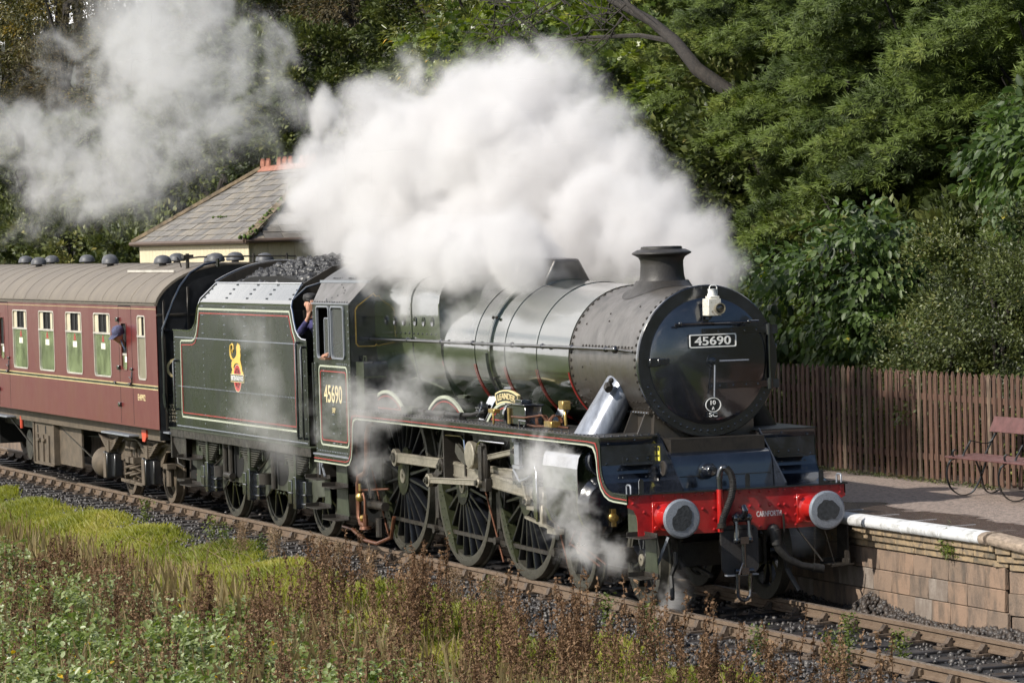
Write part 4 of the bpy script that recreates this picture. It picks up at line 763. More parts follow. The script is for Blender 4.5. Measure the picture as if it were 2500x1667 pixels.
MB().prism([(-1.26,3.1),(-1.20,3.36),(-1.03,3.57),(-.6,3.80),(0,3.88),(.6,3.80),(1.03,3.57),(1.26,3.1)], -12.66, -12.62, 'yz').build('coal_plate', DBLACK, TEN)
ft = MB().box(-18.99,-11.55,-1.33,1.33,1.305,1.328).build('tender_footplate', BUFG if False else OGREEN, TEN, bev=.003)
b = MB()
for s in (-1, 1): b.box(-18.97,-11.6,s*1.31-.006,s*1.31+.006,1.19,1.305).prism([(-18.95,1.30),(-18.2,1.30),(-18.2,.85),(-18.5,.85),(-18.95,1.10)], s*1.27-.006, s*1.27+.006)
b.box(-19.0,-18.93,-1.3,1.3,.85,1.30).box(-11.7,-11.62,-1.2,1.2,.9,1.3); b.build('tender_valance', DBLACK, TEN)
hr_ = lambda x_, z0, z1: MB().tube([(x_,-1.29,z1),(x_,-1.345,z1),(x_,-1.35,z1-.03),(x_,-1.35,z0+.03),(x_,-1.345,z0),(x_,-1.29,z0)], .019, 8)
hr_(-18.50,1.62,2.37).build('tender_handrail', BLACK, TEN); hr_(-12.05,1.43,2.76).build('tender_handrail', BLACK, TEN); hr_(-11.80,1.43,2.70).build('tender_handrail', BLACK, TEN)
def frame_poly(): 
    P = [(-18.55,1.30),(-18.55,.75)]
    for x_ in (-17.21,-14.96,-12.67):
        P += [(x_-.62,.60),(x_-.30,.42),(x_+.30,.42),(x_+.62,.60)]
    P += [(-11.75,.62),(-11.75,1.30)]; return P
b = MB()
for y in (-1.08, 1.06): b.prism(frame_poly(), y, y+.02)
fr = b.build('tender_frame', mat('tender_frame_green', (.055,.06,.045), .45, var=.2, vs=6, bump=.15), TEN)
b = MB()
for x_ in (-16.08,-13.82): b.prism([(x_+.38*cos(t), .92+.26*sin(t)) for t in np.linspace(0,2*pi,25)[:-1]], -1.084, -1.0805)
b.build('frame_opening', DARK, fr)
for x_ in (-17.30,-15.05,-12.76):
    b = MB(); b.box(x_-.20,x_-.02,-1.25,-1.08,.47,.80).box(x_-.23,x_+.01,-1.23,-1.08,.76,.80).box(x_-.22,x_,-1.26,-1.10,.615,.635).box(x_-.0,x_+.14,-1.24,-1.09,.40,.86).box(x_+.14,x_+.42,-1.18,-1.08,.42,.80)
    b.box(x_+.14,x_+.44,-1.2,-1.08,.60,.62).box(x_+.14,x_+.44,-1.2,-1.08,.47,.49).box(x_-.3,x_-.22,-1.2,-1.09,.62,.78); ab = b.build('axlebox', BLACK, TEN, bev=.02, seg=2)
    sp = MB()
    for k in range(9): L_ = .60-.052*k; z = 1.13-k*.030; sp.hexa([(x_-L_+.1,-1.21,z+.03*(1-k/9)),(x_+L_+.1,-1.21,z+.03*(1-k/9)),(x_+L_+.1,-1.12,z+.03*(1-k/9)),(x_-L_+.1,-1.12,z+.03*(1-k/9)),(x_-L_+.1,-1.21,z+.016+.03*(1-k/9)),(x_+L_+.1,-1.21,z+.016+.03*(1-k/9)),(x_+L_+.1,-1.12,z+.016+.03*(1-k/9)),(x_-L_+.1,-1.12,z+.016+.03*(1-k/9))])
    so_ = sp.build('leaf_spring', TYRE, TEN); MB().box(x_+.05,x_+.15,-1.23,-1.11,.84,1.20).box(x_-.50,x_-.47,-1.19,-1.15,1.0,1.30).box(x_+.66,x_+.69,-1.19,-1.15,1.0,1.30).build('spring_buckle', OGREEN, so_)
b = MB()
for x_ in (-16.4,-16.1,-13.9): b.cyl((x_,-1.16,1.30), (x_,-1.16,.62), .045, n=10)
b.cyl((-16.35,-1.18,.70), (-16.0,-1.18,.70), .05, n=10).cyl((-16.7,-1.15,.82), (-16.7,-1.15,.66), .11, n=14).cyl((-14.35,-1.15,.82), (-14.35,-1.15,.66), .11, n=14).tube([(-17.1,-1.15,.8),(-16.6,-1.15,.95),(-16.3,-1.15,1.15)], .012, 6).tube([(-14.7,-1.15,.85),(-14.3,-1.15,1.0),(-14.0,-1.15,1.2)], .012, 6)
b.build('brake_pipe', DBLACK, TEN)
MB().rivets([(x_+d,-1.083,z) for x_, z in ((-16.1,.56),(-13.85,.56)) for d in (-.15,0,.15)]+[(-15.9,-1.083,.97),(-13.6,-1.083,.97),(-14.3,-1.083,1.2)], (0,-1,0), .022).build('frame_rivets', OGREEN, fr, kind='stuff')
b = MB(); b.box(-18.3,-11.9,-.6,.6,.85,1.3).box(-18.4,-11.9,-.95,.95,1.1,1.3)
for x_ in (-15.9,-13.65,-18.2): b.bar((x_,-.78,1.1), (x_+.05,-.78,.35), .05, .07)
b.build('tender_underside', DARK, TEN)
steps(-18.02,-17.68,1.30,.47, [(.88,.35),(.47,.28)], y=-1.21, parent=TEN); steps(-11.50,-11.26,.90,.50, [(.90,.22),(.50,.25)], y=-1.21, parent=TEN)
b = MB(); b.bar((-11.62,-1.2,1.28), (-11.35,-1.2,.93), .02, .03).cyl((-11.5,-1.22,1.3), (-11.5,-1.22,.95), .014, n=6); b.build('step_stay', BUFG, TEN)
for s in (-1, 1): buffer(s*.87, TEN, x=-18.95, m=DBLACK) if False else MB().cyl((-18.99,s*.87,1.05), (-19.3,s*.87,1.05), .10, n=16).build('tender_buffer', DBLACK, TEN)
MB().box(-11.74,-11.43,-1.20,-1.18,1.30,2.35).build('fall_plate_door', DBLACK, TEN)
# coal
def lumps(n, f, smin, smax):
    t = []; ph = (1+5**.5)/2
    V = np.array([(-1,ph,0),(1,ph,0),(-1,-ph,0),(1,-ph,0),(0,-1,ph),(0,1,ph),(0,-1,-ph),(0,1,-ph),(ph,0,-1),(ph,0,1),(-ph,0,-1),(-ph,0,1)])/1.9
    F = np.array([(0,11,5),(0,5,1),(0,1,7),(0,7,10),(0,10,11),(1,5,9),(5,11,4),(11,10,2),(10,7,6),(7,1,8),(3,9,4),(3,4,2),(3,2,6),(3,6,8),(3,8,9),(4,9,5),(2,4,11),(6,2,10),(8,6,7),(9,8,1)])
    P = f(n); s = rng.uniform(smin, smax, n)**1.0
    VV = V[None]*s[:, None, None]*rng.uniform(.62, 1.25, (n, 12, 1))*rng.uniform(.6, 1.2, (n, 1, 3))
    a = rng.uniform(0, 6.28, n); c, s_ = np.cos(a), np.sin(a); x = VV[..., 0]*c[:, None]-VV[..., 1]*s_[:, None]; y = VV[..., 0]*s_[:, None]+VV[..., 1]*c[:, None]
    VV = np.stack([x, y, VV[..., 2]], -1)+P[:, None]
    return VV.reshape(-1, 3), (F[None]+12*np.arange(n)[:, None, None]).reshape(-1, 3)
def npmesh(name, V, F, m, tone=None, smooth=False, parent=None):
    me = bpy.data.meshes.new(name); n = len(V); k = F.shape[1]; me.vertices.add(n); me.vertices.foreach_set('co', np.ascontiguousarray(V, np.float32).ravel())
    me.loops.add(F.size); me.loops.foreach_set('vertex_index', np.ascontiguousarray(F, np.int32).ravel()); me.polygons.add(len(F)); me.polygons.foreach_set('loop_start', np.arange(0, F.size, k, dtype=np.int32))
    me.update(calc_edges=True)
    if tone is not None: at = me.attributes.new('tone', 'FLOAT', 'POINT'); at.data.foreach_set('value', np.ascontiguousarray(tone, np.float32))
    me.materials.append(m); 
    if smooth: me.shade_smooth()
    o = bpy.data.objects.new(name, me); COL.objects.link(o)
    if parent: o.parent = parent; o.location = -wloc(parent)
    return o
COALM = mat('coal', (.014,.014,.016), .40, var=.4, vs=18, bump=.5, bs=40, spec=.7, rvar=.15)
def coalf(n):
    x = rng.uniform(-17.0,-12.7,n); y = rng.uniform(-1.02,1.02,n); z = 3.30+.56*(1-(y/1.2)**2)*(.75+.25*np.sin((x+17)/4.4*pi))+rng.uniform(-.06,.04,n)-np.clip((-x-16.2),0,1)*.25; return np.stack([x,y,z],1)
V, F = lumps(3800, coalf, .025, .09)
tag(npmesh('coal', V, F, COALM), 'heap of shiny black coal filling the tender bunker', 'coal', kind='stuff')
MB().prism([(-17.0,3.0),(-17.0,3.45),(-15.5,3.66),(-14,3.68),(-12.65,3.55),(-12.65,3.0)], -.95, .95).build('coal_bed', DARK, TEN)
# ================================================================ passenger coach
CO = thing('passenger_coach', 'maroon passenger coach with cream lining behind the tender', 'railway coach', (-29, 0, 0))
MAR = mat('maroon_paint', (.115,.012,.014), .36, coat=.25, var=.15, vs=1.6, rvar=.08, bump=.03, bs=6, col2=(.135,.028,.024), split=.40, soft=.2, stretch=(1,1,.6))
COROOF = mat('coach_roof_grey', (.155,.13,.10), .6, var=.15, vs=2, bump=.08, bs=20, col2=(.12,.10,.08), stretch=(2,1,1))
CENDM = mat('coach_end_black', (.016,.017,.020), .35, coat=.3, var=.3, vs=4, bump=.1)
CX0, CX1 = -38.95, -19.25
wins = [(-29.25,-28.11),(-27.22,-26.08),(-25.22,-24.08),(-23.27,-22.14)]
big = [(a, c, 2.02, 3.075) for a, c in wins]
while big[0][0] > -33: a = big[0]; big = [(a[0]-2.0, a[1]-2.0, 2.02, 3.075)]+big if len(big) < 4 else big; break
hl = big+[(-20.42,-19.92,2.03,3.06),(-21.47,-21.09,2.15,2.94),(-30.35,-29.97,2.15,2.94)]+[(x_, x_+1.12, 2.02, 3.075) for x_ in (-32.6,-34.6,-36.6)]
xs_ = sorted(set([CX0, CX1]+[v for h in hl for v in h[:2]])); zs_ = [1.27,1.92,2.02,2.03,2.15,2.94,3.06,3.075,3.23]
for s in (-1, 1):
    b = MB()
    wallgrid(b, xs_, zs_, hl, s*1.395-.012, s*1.395+.012)
    cside = b.build('coach_side', MAR, CO)
    if s > 0: continue
    S0 = cside
GLS = mat('coach_window_glass', (.20,.25,.13), .06, coat=1.0, var=.4, vs=2.2, spec=1.0, ior=2.2)  # green of the reflected and see-through field is painted into the glass colour
GLC = mat('cream_window_interior', (.55,.49,.36), .5, var=.05)
FRM = mat('window_aluminium', (.62,.58,.52), .35, metal=.4)
MARL = MAR
for i, h in enumerate(hl):
    x0, x1, z0, z1 = h; isd = abs(z1-2.94) < .01
    w = MB().strip(fillet(x0,x1,z0,z1,.07), rr(x0+.004,x1-.004,z0+.004,z1-.004,.07), -1.407, -1.385, closed=True).build('window_surround', MAR, CO)
    MB().strip(rr(x0,x1,z0,z1,.075), rr(x0+.022,x1-.022,z0+.022,z1-.022,.06), -1.414, -1.395, closed=True).build('window_frame', FRM if not isd else MAR, w)
    if isd:
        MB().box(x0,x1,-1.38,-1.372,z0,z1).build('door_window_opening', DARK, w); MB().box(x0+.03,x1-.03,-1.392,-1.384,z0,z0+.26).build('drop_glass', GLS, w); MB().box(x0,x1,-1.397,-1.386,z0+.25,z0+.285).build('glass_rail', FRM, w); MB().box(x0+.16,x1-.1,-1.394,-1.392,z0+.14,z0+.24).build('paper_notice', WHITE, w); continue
    zt = z1-.33
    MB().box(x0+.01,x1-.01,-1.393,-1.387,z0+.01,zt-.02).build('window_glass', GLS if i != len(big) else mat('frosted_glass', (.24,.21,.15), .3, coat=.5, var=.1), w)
    MB().box(x0-.01,x1+.01,-1.418,-1.39,zt-.02,zt+.012).build('ventilator_rail', FRM, w)
    MB().box(x0+.01,x1-.01,-1.372,-1.366,zt,z1-.01).build('vent_opening', DARK, w)
    W_ = x1-x0
    if W_ > .8:
        b = MB(); b.box(x0+.02,x0+.24*W_,-1.388,-1.380,zt,z1-.02).box(x1-.30*W_,x1-.16*W_,-1.386,-1.378,zt,z1-.02).box(x1-.13*W_,x1-.02,-1.388,-1.380,zt,z1-.02); b.build('vent_pane', GLC, w)
        b = MB(); b.box(x0+.24*W_,x0+.29*W_,-1.392,-1.378,zt,z1-.02).box(x1-.155*W_,x1-.135*W_,-1.392,-1.378,zt,z1-.02).box(x0+.48*W_,x0+.52*W_,-1.386,-1.374,zt,z1-.02); b.build('vent_mullion', RUBBER, w)
    else:
        MB().box(x0+.02,x0+.18,-1.388,-1.380,zt,z1-.02).box(x1-.16,x1-.02,-1.388,-1.380,zt,z1-.02).build('vent_pane', GLC, w)
    if W_ > .8:
        cx = (x0+x1)/2; MB().box(cx-.14,cx+.14,-1.396,-1.394,zt-.27,zt-.17).build('window_label', mat('label_card', (.72,.70,.60), .6) if i == 0 else bpy.data.materials['label_card'], w)
        MB().prism([(cx-.08,zt-.15),(cx+.08,zt-.15),(cx+.02,zt-.04),(cx-.02,zt-.04)], -1.396, -1.394).build('window_sticker', REDLN, w)
# doors: proud leaves with seams, hinges, handles
for dx0, dx1, hw in ((-21.60,-20.80,(-21.47,-21.09)),(-30.48,-29.62,(-30.35,-29.97))):
    b = MB(); b.box(dx0-.012,dx0+.004,-1.4085,-1.40,1.30,3.20).box(dx1-.004,dx1+.012,-1.4085,-1.40,1.30,3.20).box(dx0,dx1,-1.4085,-1.40,3.195,3.21); dr = b.build('door_seam', DARK, S0)
    b = MB()
    for z in (2.98,2.20,1.60): b.box(dx0-.06,dx0+.05,-1.45,-1.405,z-.035,z+.035)
    b.box(dx1-.07,dx1+.05,-1.44,-1.405,2.17,2.21).box(dx1-.20,dx1-.03,-1.45,-1.43,1.93,1.96).cyl((dx1-.05,-1.405,1.945), (dx1-.05,-1.46,1.945), .03, n=8).cyl((dx1+.02,-1.43,2.15), (dx1+.02,-1.43,1.95), .012, n=6).bar((dx1-.16,-1.43,2.07), (dx1-.05,-1.43,2.03), .016, .016)
    b.box(dx0-.35,dx0-.25,-1.44,-1.405,1.925,1.965)
    b.build('door_furniture', BLACK, S0, bev=.006)
b = MB(); b.box(CX0,CX1,-1.4105,-1.4072,1.945,1.962).box(CX0,CX1,-1.4105,-1.4072,1.89,1.907); b.build('side_lining', STRIPE, S0); MB().box(CX0,CX1,-1.4095,-1.4072,1.907,1.945).build('lining_centre', BLACK, S0)
MB().box(CX0,CX1,-1.4105,-1.4072,3.16,3.168).build('side_lining', STRIPE, S0)
text('coach_number', 'E4992', (-20.27,-1.4085,1.75), .46, .10, CREAM, S0, '-y', .003, bold=.012)
# gutter strips along the cantrail
b = MB(); b.box(CX0,CX1,-1.43,-1.39,3.225,3.245).box(CX0,CX1,-1.425,-1.40,3.262,3.275); b.build('gutter', COROOF, CO)
rp = [(-1.42,3.24)]+[(1.42*math.sin(t), 3.0+.0+ (3.24-3.0)+.0) for t in ()]
def crf(y): u = abs(y)/1.42; return 3.245+.615*(1-u**2.4)**(1/1.55)
ys = [1.42*sin(t) for t in np.linspace(-pi/2, pi/2, 31)]
b = MB().loft([[(CX0, y, crf(y)) for y in ys]+[(CX0, y*.98, crf(y)-.03) for y in ys[::-1]], [(CX1+.03, y, crf(y)) for y in ys]+[(CX1+.03, y*.98, crf(y)-.03) for y in ys[::-1]]]); crof = b.build('coach_roof', COROOF, CO, 60)
for x_ in np.arange(CX0+.5, CX1, .93):
    A = [(y*1.0015, crf(y)+.004) for y in ys]; B = [(y*.99, crf(y)-.01) for y in ys]; MB().strip(A, B, x_-.012, x_+.012, 'yz').build('roof_seam', COROOF, crof)
b = MB()
for x_ in np.arange(-34, CX1-.05, .09): b.box(x_-.022, x_+.022, -1.432, -1.41, 3.248, 3.262)
b.build('gutter_rivets', DBLACK, crof, kind='stuff')
VENT = mat('ventilator_grey', (.075,.078,.088), .5, bump=.1)
vspec = []
cC0 = [((22,75),0),((115,70),0),((305,68),0),((418,88),-1),((497,72),1),((598,64),0),((968,82),-1),((1157,60),0),((1335,68),1),((1405,82),-1),((1600,58),0),((1797,64),1),((1965,85),-1)]
vx = [(-36.9,0),(-34.6,0),(-31.6,.0),(-28.6,-.5),(-29.5,.55),(-28.0,.25),(-24.6,-.5),(-23.1,.25),(-22.5,.6),(-21.3,-.5),(-20.2,.25),(-20.3,.75),(-19.9,-.1)]
_v0 = None
for x_, y in [(-36.7,-.5),(-35.6,.35),(-33.4,.35),(-30.9,-.5),(-30.6,.35),(-28.9,.35),(-25.55,-.5),(-24.3,.35),(-22.8,.55),(-22.1,-.5),(-20.75,.35),(-19.75,.55),(-18.9-.55,-.35)]:
    if _v0 is None:
        _v0 = MB().lathe((0,0,-.05), (0,0,1), [(0,.06),(.07,.06),(.07,.13),(.085,.15),(.10,.148),(.15,.135),(.19,.10),(.21,.05),(.215,0)], 20, cap=False).build('roof_ventilator', VENT, crof, 40, world=False); v = _v0
    else: v = _v0.copy(); COL.objects.link(v)
    v.location = Vector((x_, y, crf(y)+.01))-wloc(crof)
MB().bar((-22.9,-.88,crf(-.88)+.02), (-20.0,-.88,crf(-.88)+.02), .02, .035).build('roof_strip', FRM, crof)
# end
b = MB().prism([(-1.40,1.10),(-1.40,3.24)]+[(y, crf(y)-.01) for y in ys[2:-2]]+[(1.40,3.24),(1.40,1.10)], CX1-.01, CX1, 'yz'); ce = b.build('coach_end', CENDM, CO)
b = MB(); b.box(CX1,CX1+.35,-.48,.48,1.25,3.35).box(CX1,CX1+.02,-.9,-.86,1.2,3.5).box(CX1,CX1+.02,-1.3,-1.26,1.2,3.3).box(CX1,CX1+.015,-1.4,1.4,3.05,3.09); b.build('gangway', DBLACK, ce, bev=.02)
b = MB(); P = [(CX1+.06,-.40,3.88),(CX1+.08,-.62,3.84),(CX1+.09,-.85,3.72),(CX1+.09,-1.02,3.52),(CX1+.09,-1.15,3.28),(CX1+.09,-1.24,3.06),(CX1+.09,-1.33,2.86),(CX1+.09,-1.335,2.7),(CX1+.09,-1.33,2.2),(CX1+.09,-1.335,1.8),(CX1+.09,-1.32,1.62)]; b.tube(P, .022, 8).cyl((CX1+.09,-1.335,1.84), (CX1+.09,-1.32,1.66), .032, n=8).tube([(CX1+.09,-1.31,1.66),(CX1+.09,-1.29,1.54)], .012, 6).box(CX1,CX1+.10,-1.36,-1.22,2.82,2.85).cyl((CX1+.06,-.40,3.93), (CX1+.06,-.40,3.80), .035, n=8); b.build('end_pipe', BLACK, ce)
b = MB(); b.tube([(CX1-.7,-.75,3.93),(CX1-.3,-.6,3.96),(CX1+.05,.2,3.95),(CX1+.05,.9,3.93)], .014, 6).cyl((CX1-.6,-.7,3.75), (CX1-.6,-.7,4.02), .03, n=8).box(CX1-.68,CX1-.52,-.78,-.62,3.95,4.0).cyl((CX1+.05,.2,3.85), (CX1+.05,.2,3.99), .018, n=6).cyl((CX1+.05,.75,3.7), (CX1+.05,.75,3.98), .018, n=6).tube([(CX1-.9,-.72,3.80),(CX1-.92,-.75,3.92),(CX1-.86,-.8,3.96),(CX1-.78,-.82,3.9)], .012, 6); b.build('roof_pipework', DBLACK, ce)
MB().strip([(-1.11+.155*cos(t), 2.23+.155*sin(t)) for t in np.linspace(.8,2*pi-.8,22)], [(-1.11+.115*cos(t), 2.23+.115*sin(t)) for t in np.linspace(.8,2*pi-.8,22)], CX1+.0005, CX1+.004, 'yz').build('end_letter', CREAM, ce)
for i, (s_, w) in enumerate((('TSO',.20),('DUAL HEAT',.36),('VAC BRAKE',.36),('ETH 4',.2),('PAINTED',.30))): text('end_lettering', s_, (CX1, -1.245+w/2, 1.64-.058*i), w, .05 if i == 0 else .038, GLC, ce, '+x', .002, bold=.012)
MB().strip(rr(-1.28,-.6,1.20,1.82,.06), rr(-1.27,-.61,1.21,1.81,.05), CX1, CX1+.012, 'yz', True).build('end_panel', BLACK, ce)
MB().box(CX1-.0,CX1+.35,-1.35,-.9,1.22,1.245).build('end_step', BUFG, ce)
# underframe
UF = mat('underframe_grime', (.115,.088,.062), .75, var=.2, vs=6, bump=.25, bs=50, col2=(.07,.055,.04))
b = MB(); b.box(CX0,CX1-.35,-1.24,-1.22,1.06,1.27).box(CX0,CX1,-1.15,1.15,1.12,1.26); b.build('solebar', UF, CO)
b = MB(); b.box(-22.95,-21.15,-1.42,-1.20,1.085,1.115).box(-31.8,-29.95,-1.42,-1.20,1.085,1.115); b.build('step_board', BUFG, CO, bev=.004)
MB().prism([(-20.9,1.21),(-20.62,1.21),(-20.60,1.10),(-20.70,1.02),(-20.85,1.02)], -1.27, -1.24).build('brake_indicator', mat('orange_red', (.55,.07,.03), .5), CO); MB().cyl((-29.6,-1.22,1.12), (-29.6,-1.22,.90), .035, n=8).build('brake_handle', bpy.data.materials['orange_red'], CO)
b = MB(); b.box(-28.75,-27.25,-1.18,-1.12,.33,1.04).box(-28.8,-28.74,-1.21,-1.1,.30,1.05).box(-27.26,-27.20,-1.21,-1.1,.30,1.05).box(-28.8,-27.2,-1.21,-1.1,.30,.33)
for k in range(3): b.box(-28.5+k*.42,-28.46+k*.42,-1.21,-1.17,.36,.84)
b.box(-28.5,-28.3,-1.23,-1.18,.72,.77).box(-28.1,-27.9,-1.23,-1.18,.72,.77).box(-27.25,-25.6,-1.1,-1.06,.35,1.05); bb = b.build('battery_box', UF, CO, bev=.004); MB().box(-28.55,-28.48,-1.185,-1.178,.86,1.0).box(-27.95,-27.88,-1.185,-1.178,.86,1.0).build('battery_slot', DARK, bb)
b = MB(); b.box(-38,-19.6,-.5,.5,.8,1.15).box(-30.6,-25.7,-1.05,1.05,.9,1.12).cyl((-30.4,-.9,.55), (-30.4,.2,.55), .28, n=16); b.bar((-31,-1.1,1.02), (-28.8,-1.1,.45), .02, .02).bar((-27.2,-1.1,1.02), (-24.5,-1.1,.50), .02, .02); b.build('underframe', DBLACK, CO)
MB().sph((-24.25,-1.02,.52), .26, 20, (1.5,.9,1)).build('vacuum_reservoir', UF, CO)
def bogie(x0):
    x1 = x0-2.51
    for x_ in (x0, x1):
        wheel(x_, .457, 8, True, CO, m_t=UF, m_s=UF, name='coach_wheel', solid=True); wheel(x_, .457, 8, False, CO, m_t=UF, m_s=UF, name='coach_wheel', solid=True)
    b = MB(); b.prism([(x0+1.1,.98),(x0+1.1,.90),(x0+.5,.84),(x0+.25,.60),(x0-.25,.60),(x0-.55,.66),(x1+.55,.66),(x1+.25,.60),(x1-.25,.60),(x1-.5,.84),(x1-1.0,.90),(x1-1.0,.98)], -1.0, -.96)
    for x_ in (x0, x1): b.cyl((x_,-.7,.457), (x_,.7,.457), .08, n=10)
    b.box(x1-1.0,x0+1.1,-1.05,-.94,.97,1.0)
    for x_ in np.arange(x1-.8, x0+1, .11): b.rivets([(x_,-1.001,.90 if abs(x_-x0) > .4 and abs(x_-x1) > .4 else .88)], (0,-1,0), .014)
    bf = b.build('bogie_frame', UF, CO)
    for x_ in (x0, x1):
        ab = MB().box(x_-.25,x_-.06,-1.20,-.98,.29,.72).box(x_-.06,x_+.16,-1.12,-.98,.32,.70).box(x_-.27,x_-.24,-1.2,-1.1,.27,.74).build('axlebox', CENDM, bf, bev=.01); MB().box(x_-.255,x_-.08,-1.213,-1.201,.30,.71).build('axlebox_cover', UF, ab)
        sp = MB()
        for k in range(6): L_ = .68-.085*k; z = .90-k*.030; sp.loft([[(x_-.05+t*L_, yy, z+.10*t*t*(1-k*.1)+dz) for yy, dz in ((-1.16,0),(-1.06,0),(-1.06,.020),(-1.16,.020))] for t in (-1,-.5,0,.5,1)])
        sp.box(x_-.12,x_+.02,-1.18,-1.04,.73,.93); sp.build('leaf_spring', UF, bf)
    for xm in ((x0+x1)/2-.2, (x0+x1)/2+.12):
        cs_ = MB(); cs_.tube([(xm+.10*cos(t), -1.06+.10*sin(t), .33+.055*t/2/pi*2) for t in np.linspace(0, 2*pi*2.6, 40)], .024, 6); cs_.cyl((xm,-1.06,.60), (xm,-1.06,.86), .022, n=8).cyl((xm,-1.06,.84), (xm,-1.06,.96), .10, .08, 14).box(xm-.10,xm+.10,-1.14,-.98,.60,.70).box(xm-.14,xm+.14,-1.14,-.98,.29,.32); cs_.build('coil_spring', UF, bf)
    MB().bar((x1+.6,-1.12,.30), (x0-.55,-1.12,.28), .02, .05).box(x0+.28,x0+.55,-1.0,-.85,.58,.66).cyl((x0+.42,-.92,.58), (x0+.42,-.92,.30), .06, n=10).build('brake_rigging', UF, bf)
    MB().box(x0-.5,x0+.9,-.6,.6,.4,.85).box(x1-.9,x1+.5,-.6,.6,.4,.85).build('bogie_bolster', DARK, bf)
bogie(-20.93); bogie(-35.1)
b = MB(); b.tube([(-19.6,-1.0,1.05),(-19.55,-1.05,.9),(-19.5,-1.05,.72),(-19.3,-1.0,.66)], .018, 6).box(-19.45,-19.0,-1.1,-.9,.45,.49).bar((-19.3,-.9,.95), (-19.0,-1.0,.5), .02, .03).cyl((-19.2,-.9,1.1), (-19.2,-.9,.85), .06, n=10); b.build('end_pipework', DBLACK, CO); MB().cyl((-18.9,-.75,.72), (-18.8,-.9,.55), .10, .06, 12).build('red_hose_end', bpy.data.materials['orange_red'], CO)
for s in (-1, 1): MB().cyl((CX1-.05,s*.87,1.06), (CX1+.10,s*.87,1.06), .16, n=18).build('coach_buffer', DBLACK, CO)
# ================================================================ people
SKIN = mat('skin', (.50,.27,.19), .5, var=.08); NAVY = mat('navy_cloth', (.035,.032,.12), .8, var=.25, vs=14, bump=.6, bs=14)
CLOTHCAP = mat('dark_cloth', (.012,.012,.013), .6, bump=.3, bs=60)
def skinbody(name, joints, edges, m, parent, lv=2):
    me = bpy.data.meshes.new(name); me.from_pydata([j[0] for j in joints], edges, []); o = bpy.data.objects.new(name, me); COL.objects.link(o)
    sk = o.modifiers.new('skin', 'SKIN'); sk.use_smooth_shade = True; sk.branch_smoothing = .6
    if not me.skin_vertices: me.skin_vertices.new()
    for i, j in enumerate(joints): me.skin_vertices[0].data[i].radius = (j[1], j[2] if len(j) > 2 else j[1]); 
    me.skin_vertices[0].data[0].use_root = True
    sb_ = o.modifiers.new('sub', 'SUBSURF'); sb_.levels = lv; sb_.render_levels = lv
    me.materials.append(m); o.parent = parent; o.location = -wloc(parent); return o
def head(c, yaw, parent, tilt=0, skin=SKIN, r=.095, hair=None, eyes=True):
    # a lofted head: front is local +x
    prof = [(-.125,.045,.045,.0),(-.10,.055,.058,.012),(-.075,.066,.066,.018),(-.045,.078,.070,.010),(-.01,.088,.074,.004),(.03,.092,.076,.0),(.07,.088,.074,-.004),(.105,.066,.060,-.004),(.125,.03,.03,-.004)]
    ro = Matrix.Rotation(yaw, 3, 'Z') @ Matrix.Rotation(tilt, 3, 'Y'); c = Vector(c); secs = []
    for z, a, w, off in prof:
        ring_ = []
        for k in range(20):
            t = 2*pi*k/20; x_ = off+a*cos(t); y_ = w*sin(t)
            if cos(t) > .9 and -.05 < z < .0: x_ += .026 if -.02 > z else .016
            if cos(t) > .7 and abs(z-.03) < .02: x_ -= .008
            ring_.append(c+ro@Vector((x_, y_, z)))
        secs.append(ring_)
    h = MB().loft(secs).build('head', skin, parent, 60)
    for s in (-1, 1):
        MB().sph(c+ro@Vector((-.002, s*.078, -.01)), .03, 10, (.7,.35,1)).build('ear', skin, h)
        MB().sph(c+ro@Vector((.078, s*.030, .022)), .011, 8).build('eye', DARK, h)
    MB().sph(c+ro@Vector((.088, 0, -.062)), .018, 8, (.4,1,.3)).build('mouth', mat('lip', (.35,.12,.10), .5) if 'lip' not in bpy.data.materials else bpy.data.materials['lip'], h)
    MB().loft([[c+ro@Vector((-.02+.045*cos(t), .05*sin(t), -.10)) for t in np.linspace(0,2*pi,13)[:-1]], [c+ro@Vector((-.035+.052*cos(t), .058*sin(t), -.20)) for t in np.linspace(0,2*pi,13)[:-1]]]).build('neck', skin, h)
    if hair: MB().sph(c+ro@Vector((-.02,0,.02)), .095, 14, (.98,.86,1.0)).build('hair', hair, h)
    return h, ro
def hand(wr, d, nrm, parent, sc=1.0, curl=.6, m=SKIN, name='hand'):
    # palm plus four fingers and a thumb, each its own bent chain
    wr = Vector(wr); d = Vector(d).normalized(); n = Vector(nrm); n = (n-d*n.dot(d)).normalized(); s = d.cross(n); b = MB()
    b.loft([[wr+d*t+s*a*w+n*c*.014*sc for a, c in ((-1,-1),(1,-1),(1,1),(-1,1))] for t, w in ((-.02*sc,.028*sc),(.02*sc,.036*sc),(.06*sc,.042*sc),(.085*sc,.040*sc))])
    for k, ln in enumerate((.068,.078,.073,.058)):
        p = wr+d*.08*sc+s*(-.030+.020*k)*sc; P = [p-d*.02*sc, p]; a = 0
        for q in range(3): a += curl*(.8 if q else .5); p = p+(d*cos(a)-n*sin(a))*ln*sc*(.45-.08*q); P.append(p)
        b.tube(P, [.0095*sc,.0095*sc,.009*sc,.0085*sc,.007*sc], 7)
    p = wr+d*.025*sc-s*.030*sc; b.tube([p, p-s*.022*sc+d*.022*sc-n*.008*sc, p-s*.028*sc+d*.048*sc-n*.022*sc, p-s*.020*sc+d*.066*sc-n*.03*sc], [.012*sc,.011*sc,.010*sc,.008*sc], 7)
    return b.build(name, m, parent, 50, bev=0)
P1 = thing('person', 'person in a navy work jacket and black flat cap leaning out behind the cab', 'person', (-11.62, -1.0, 1.35))
hx, hy_, hz = -11.80, -1.19, 3.30
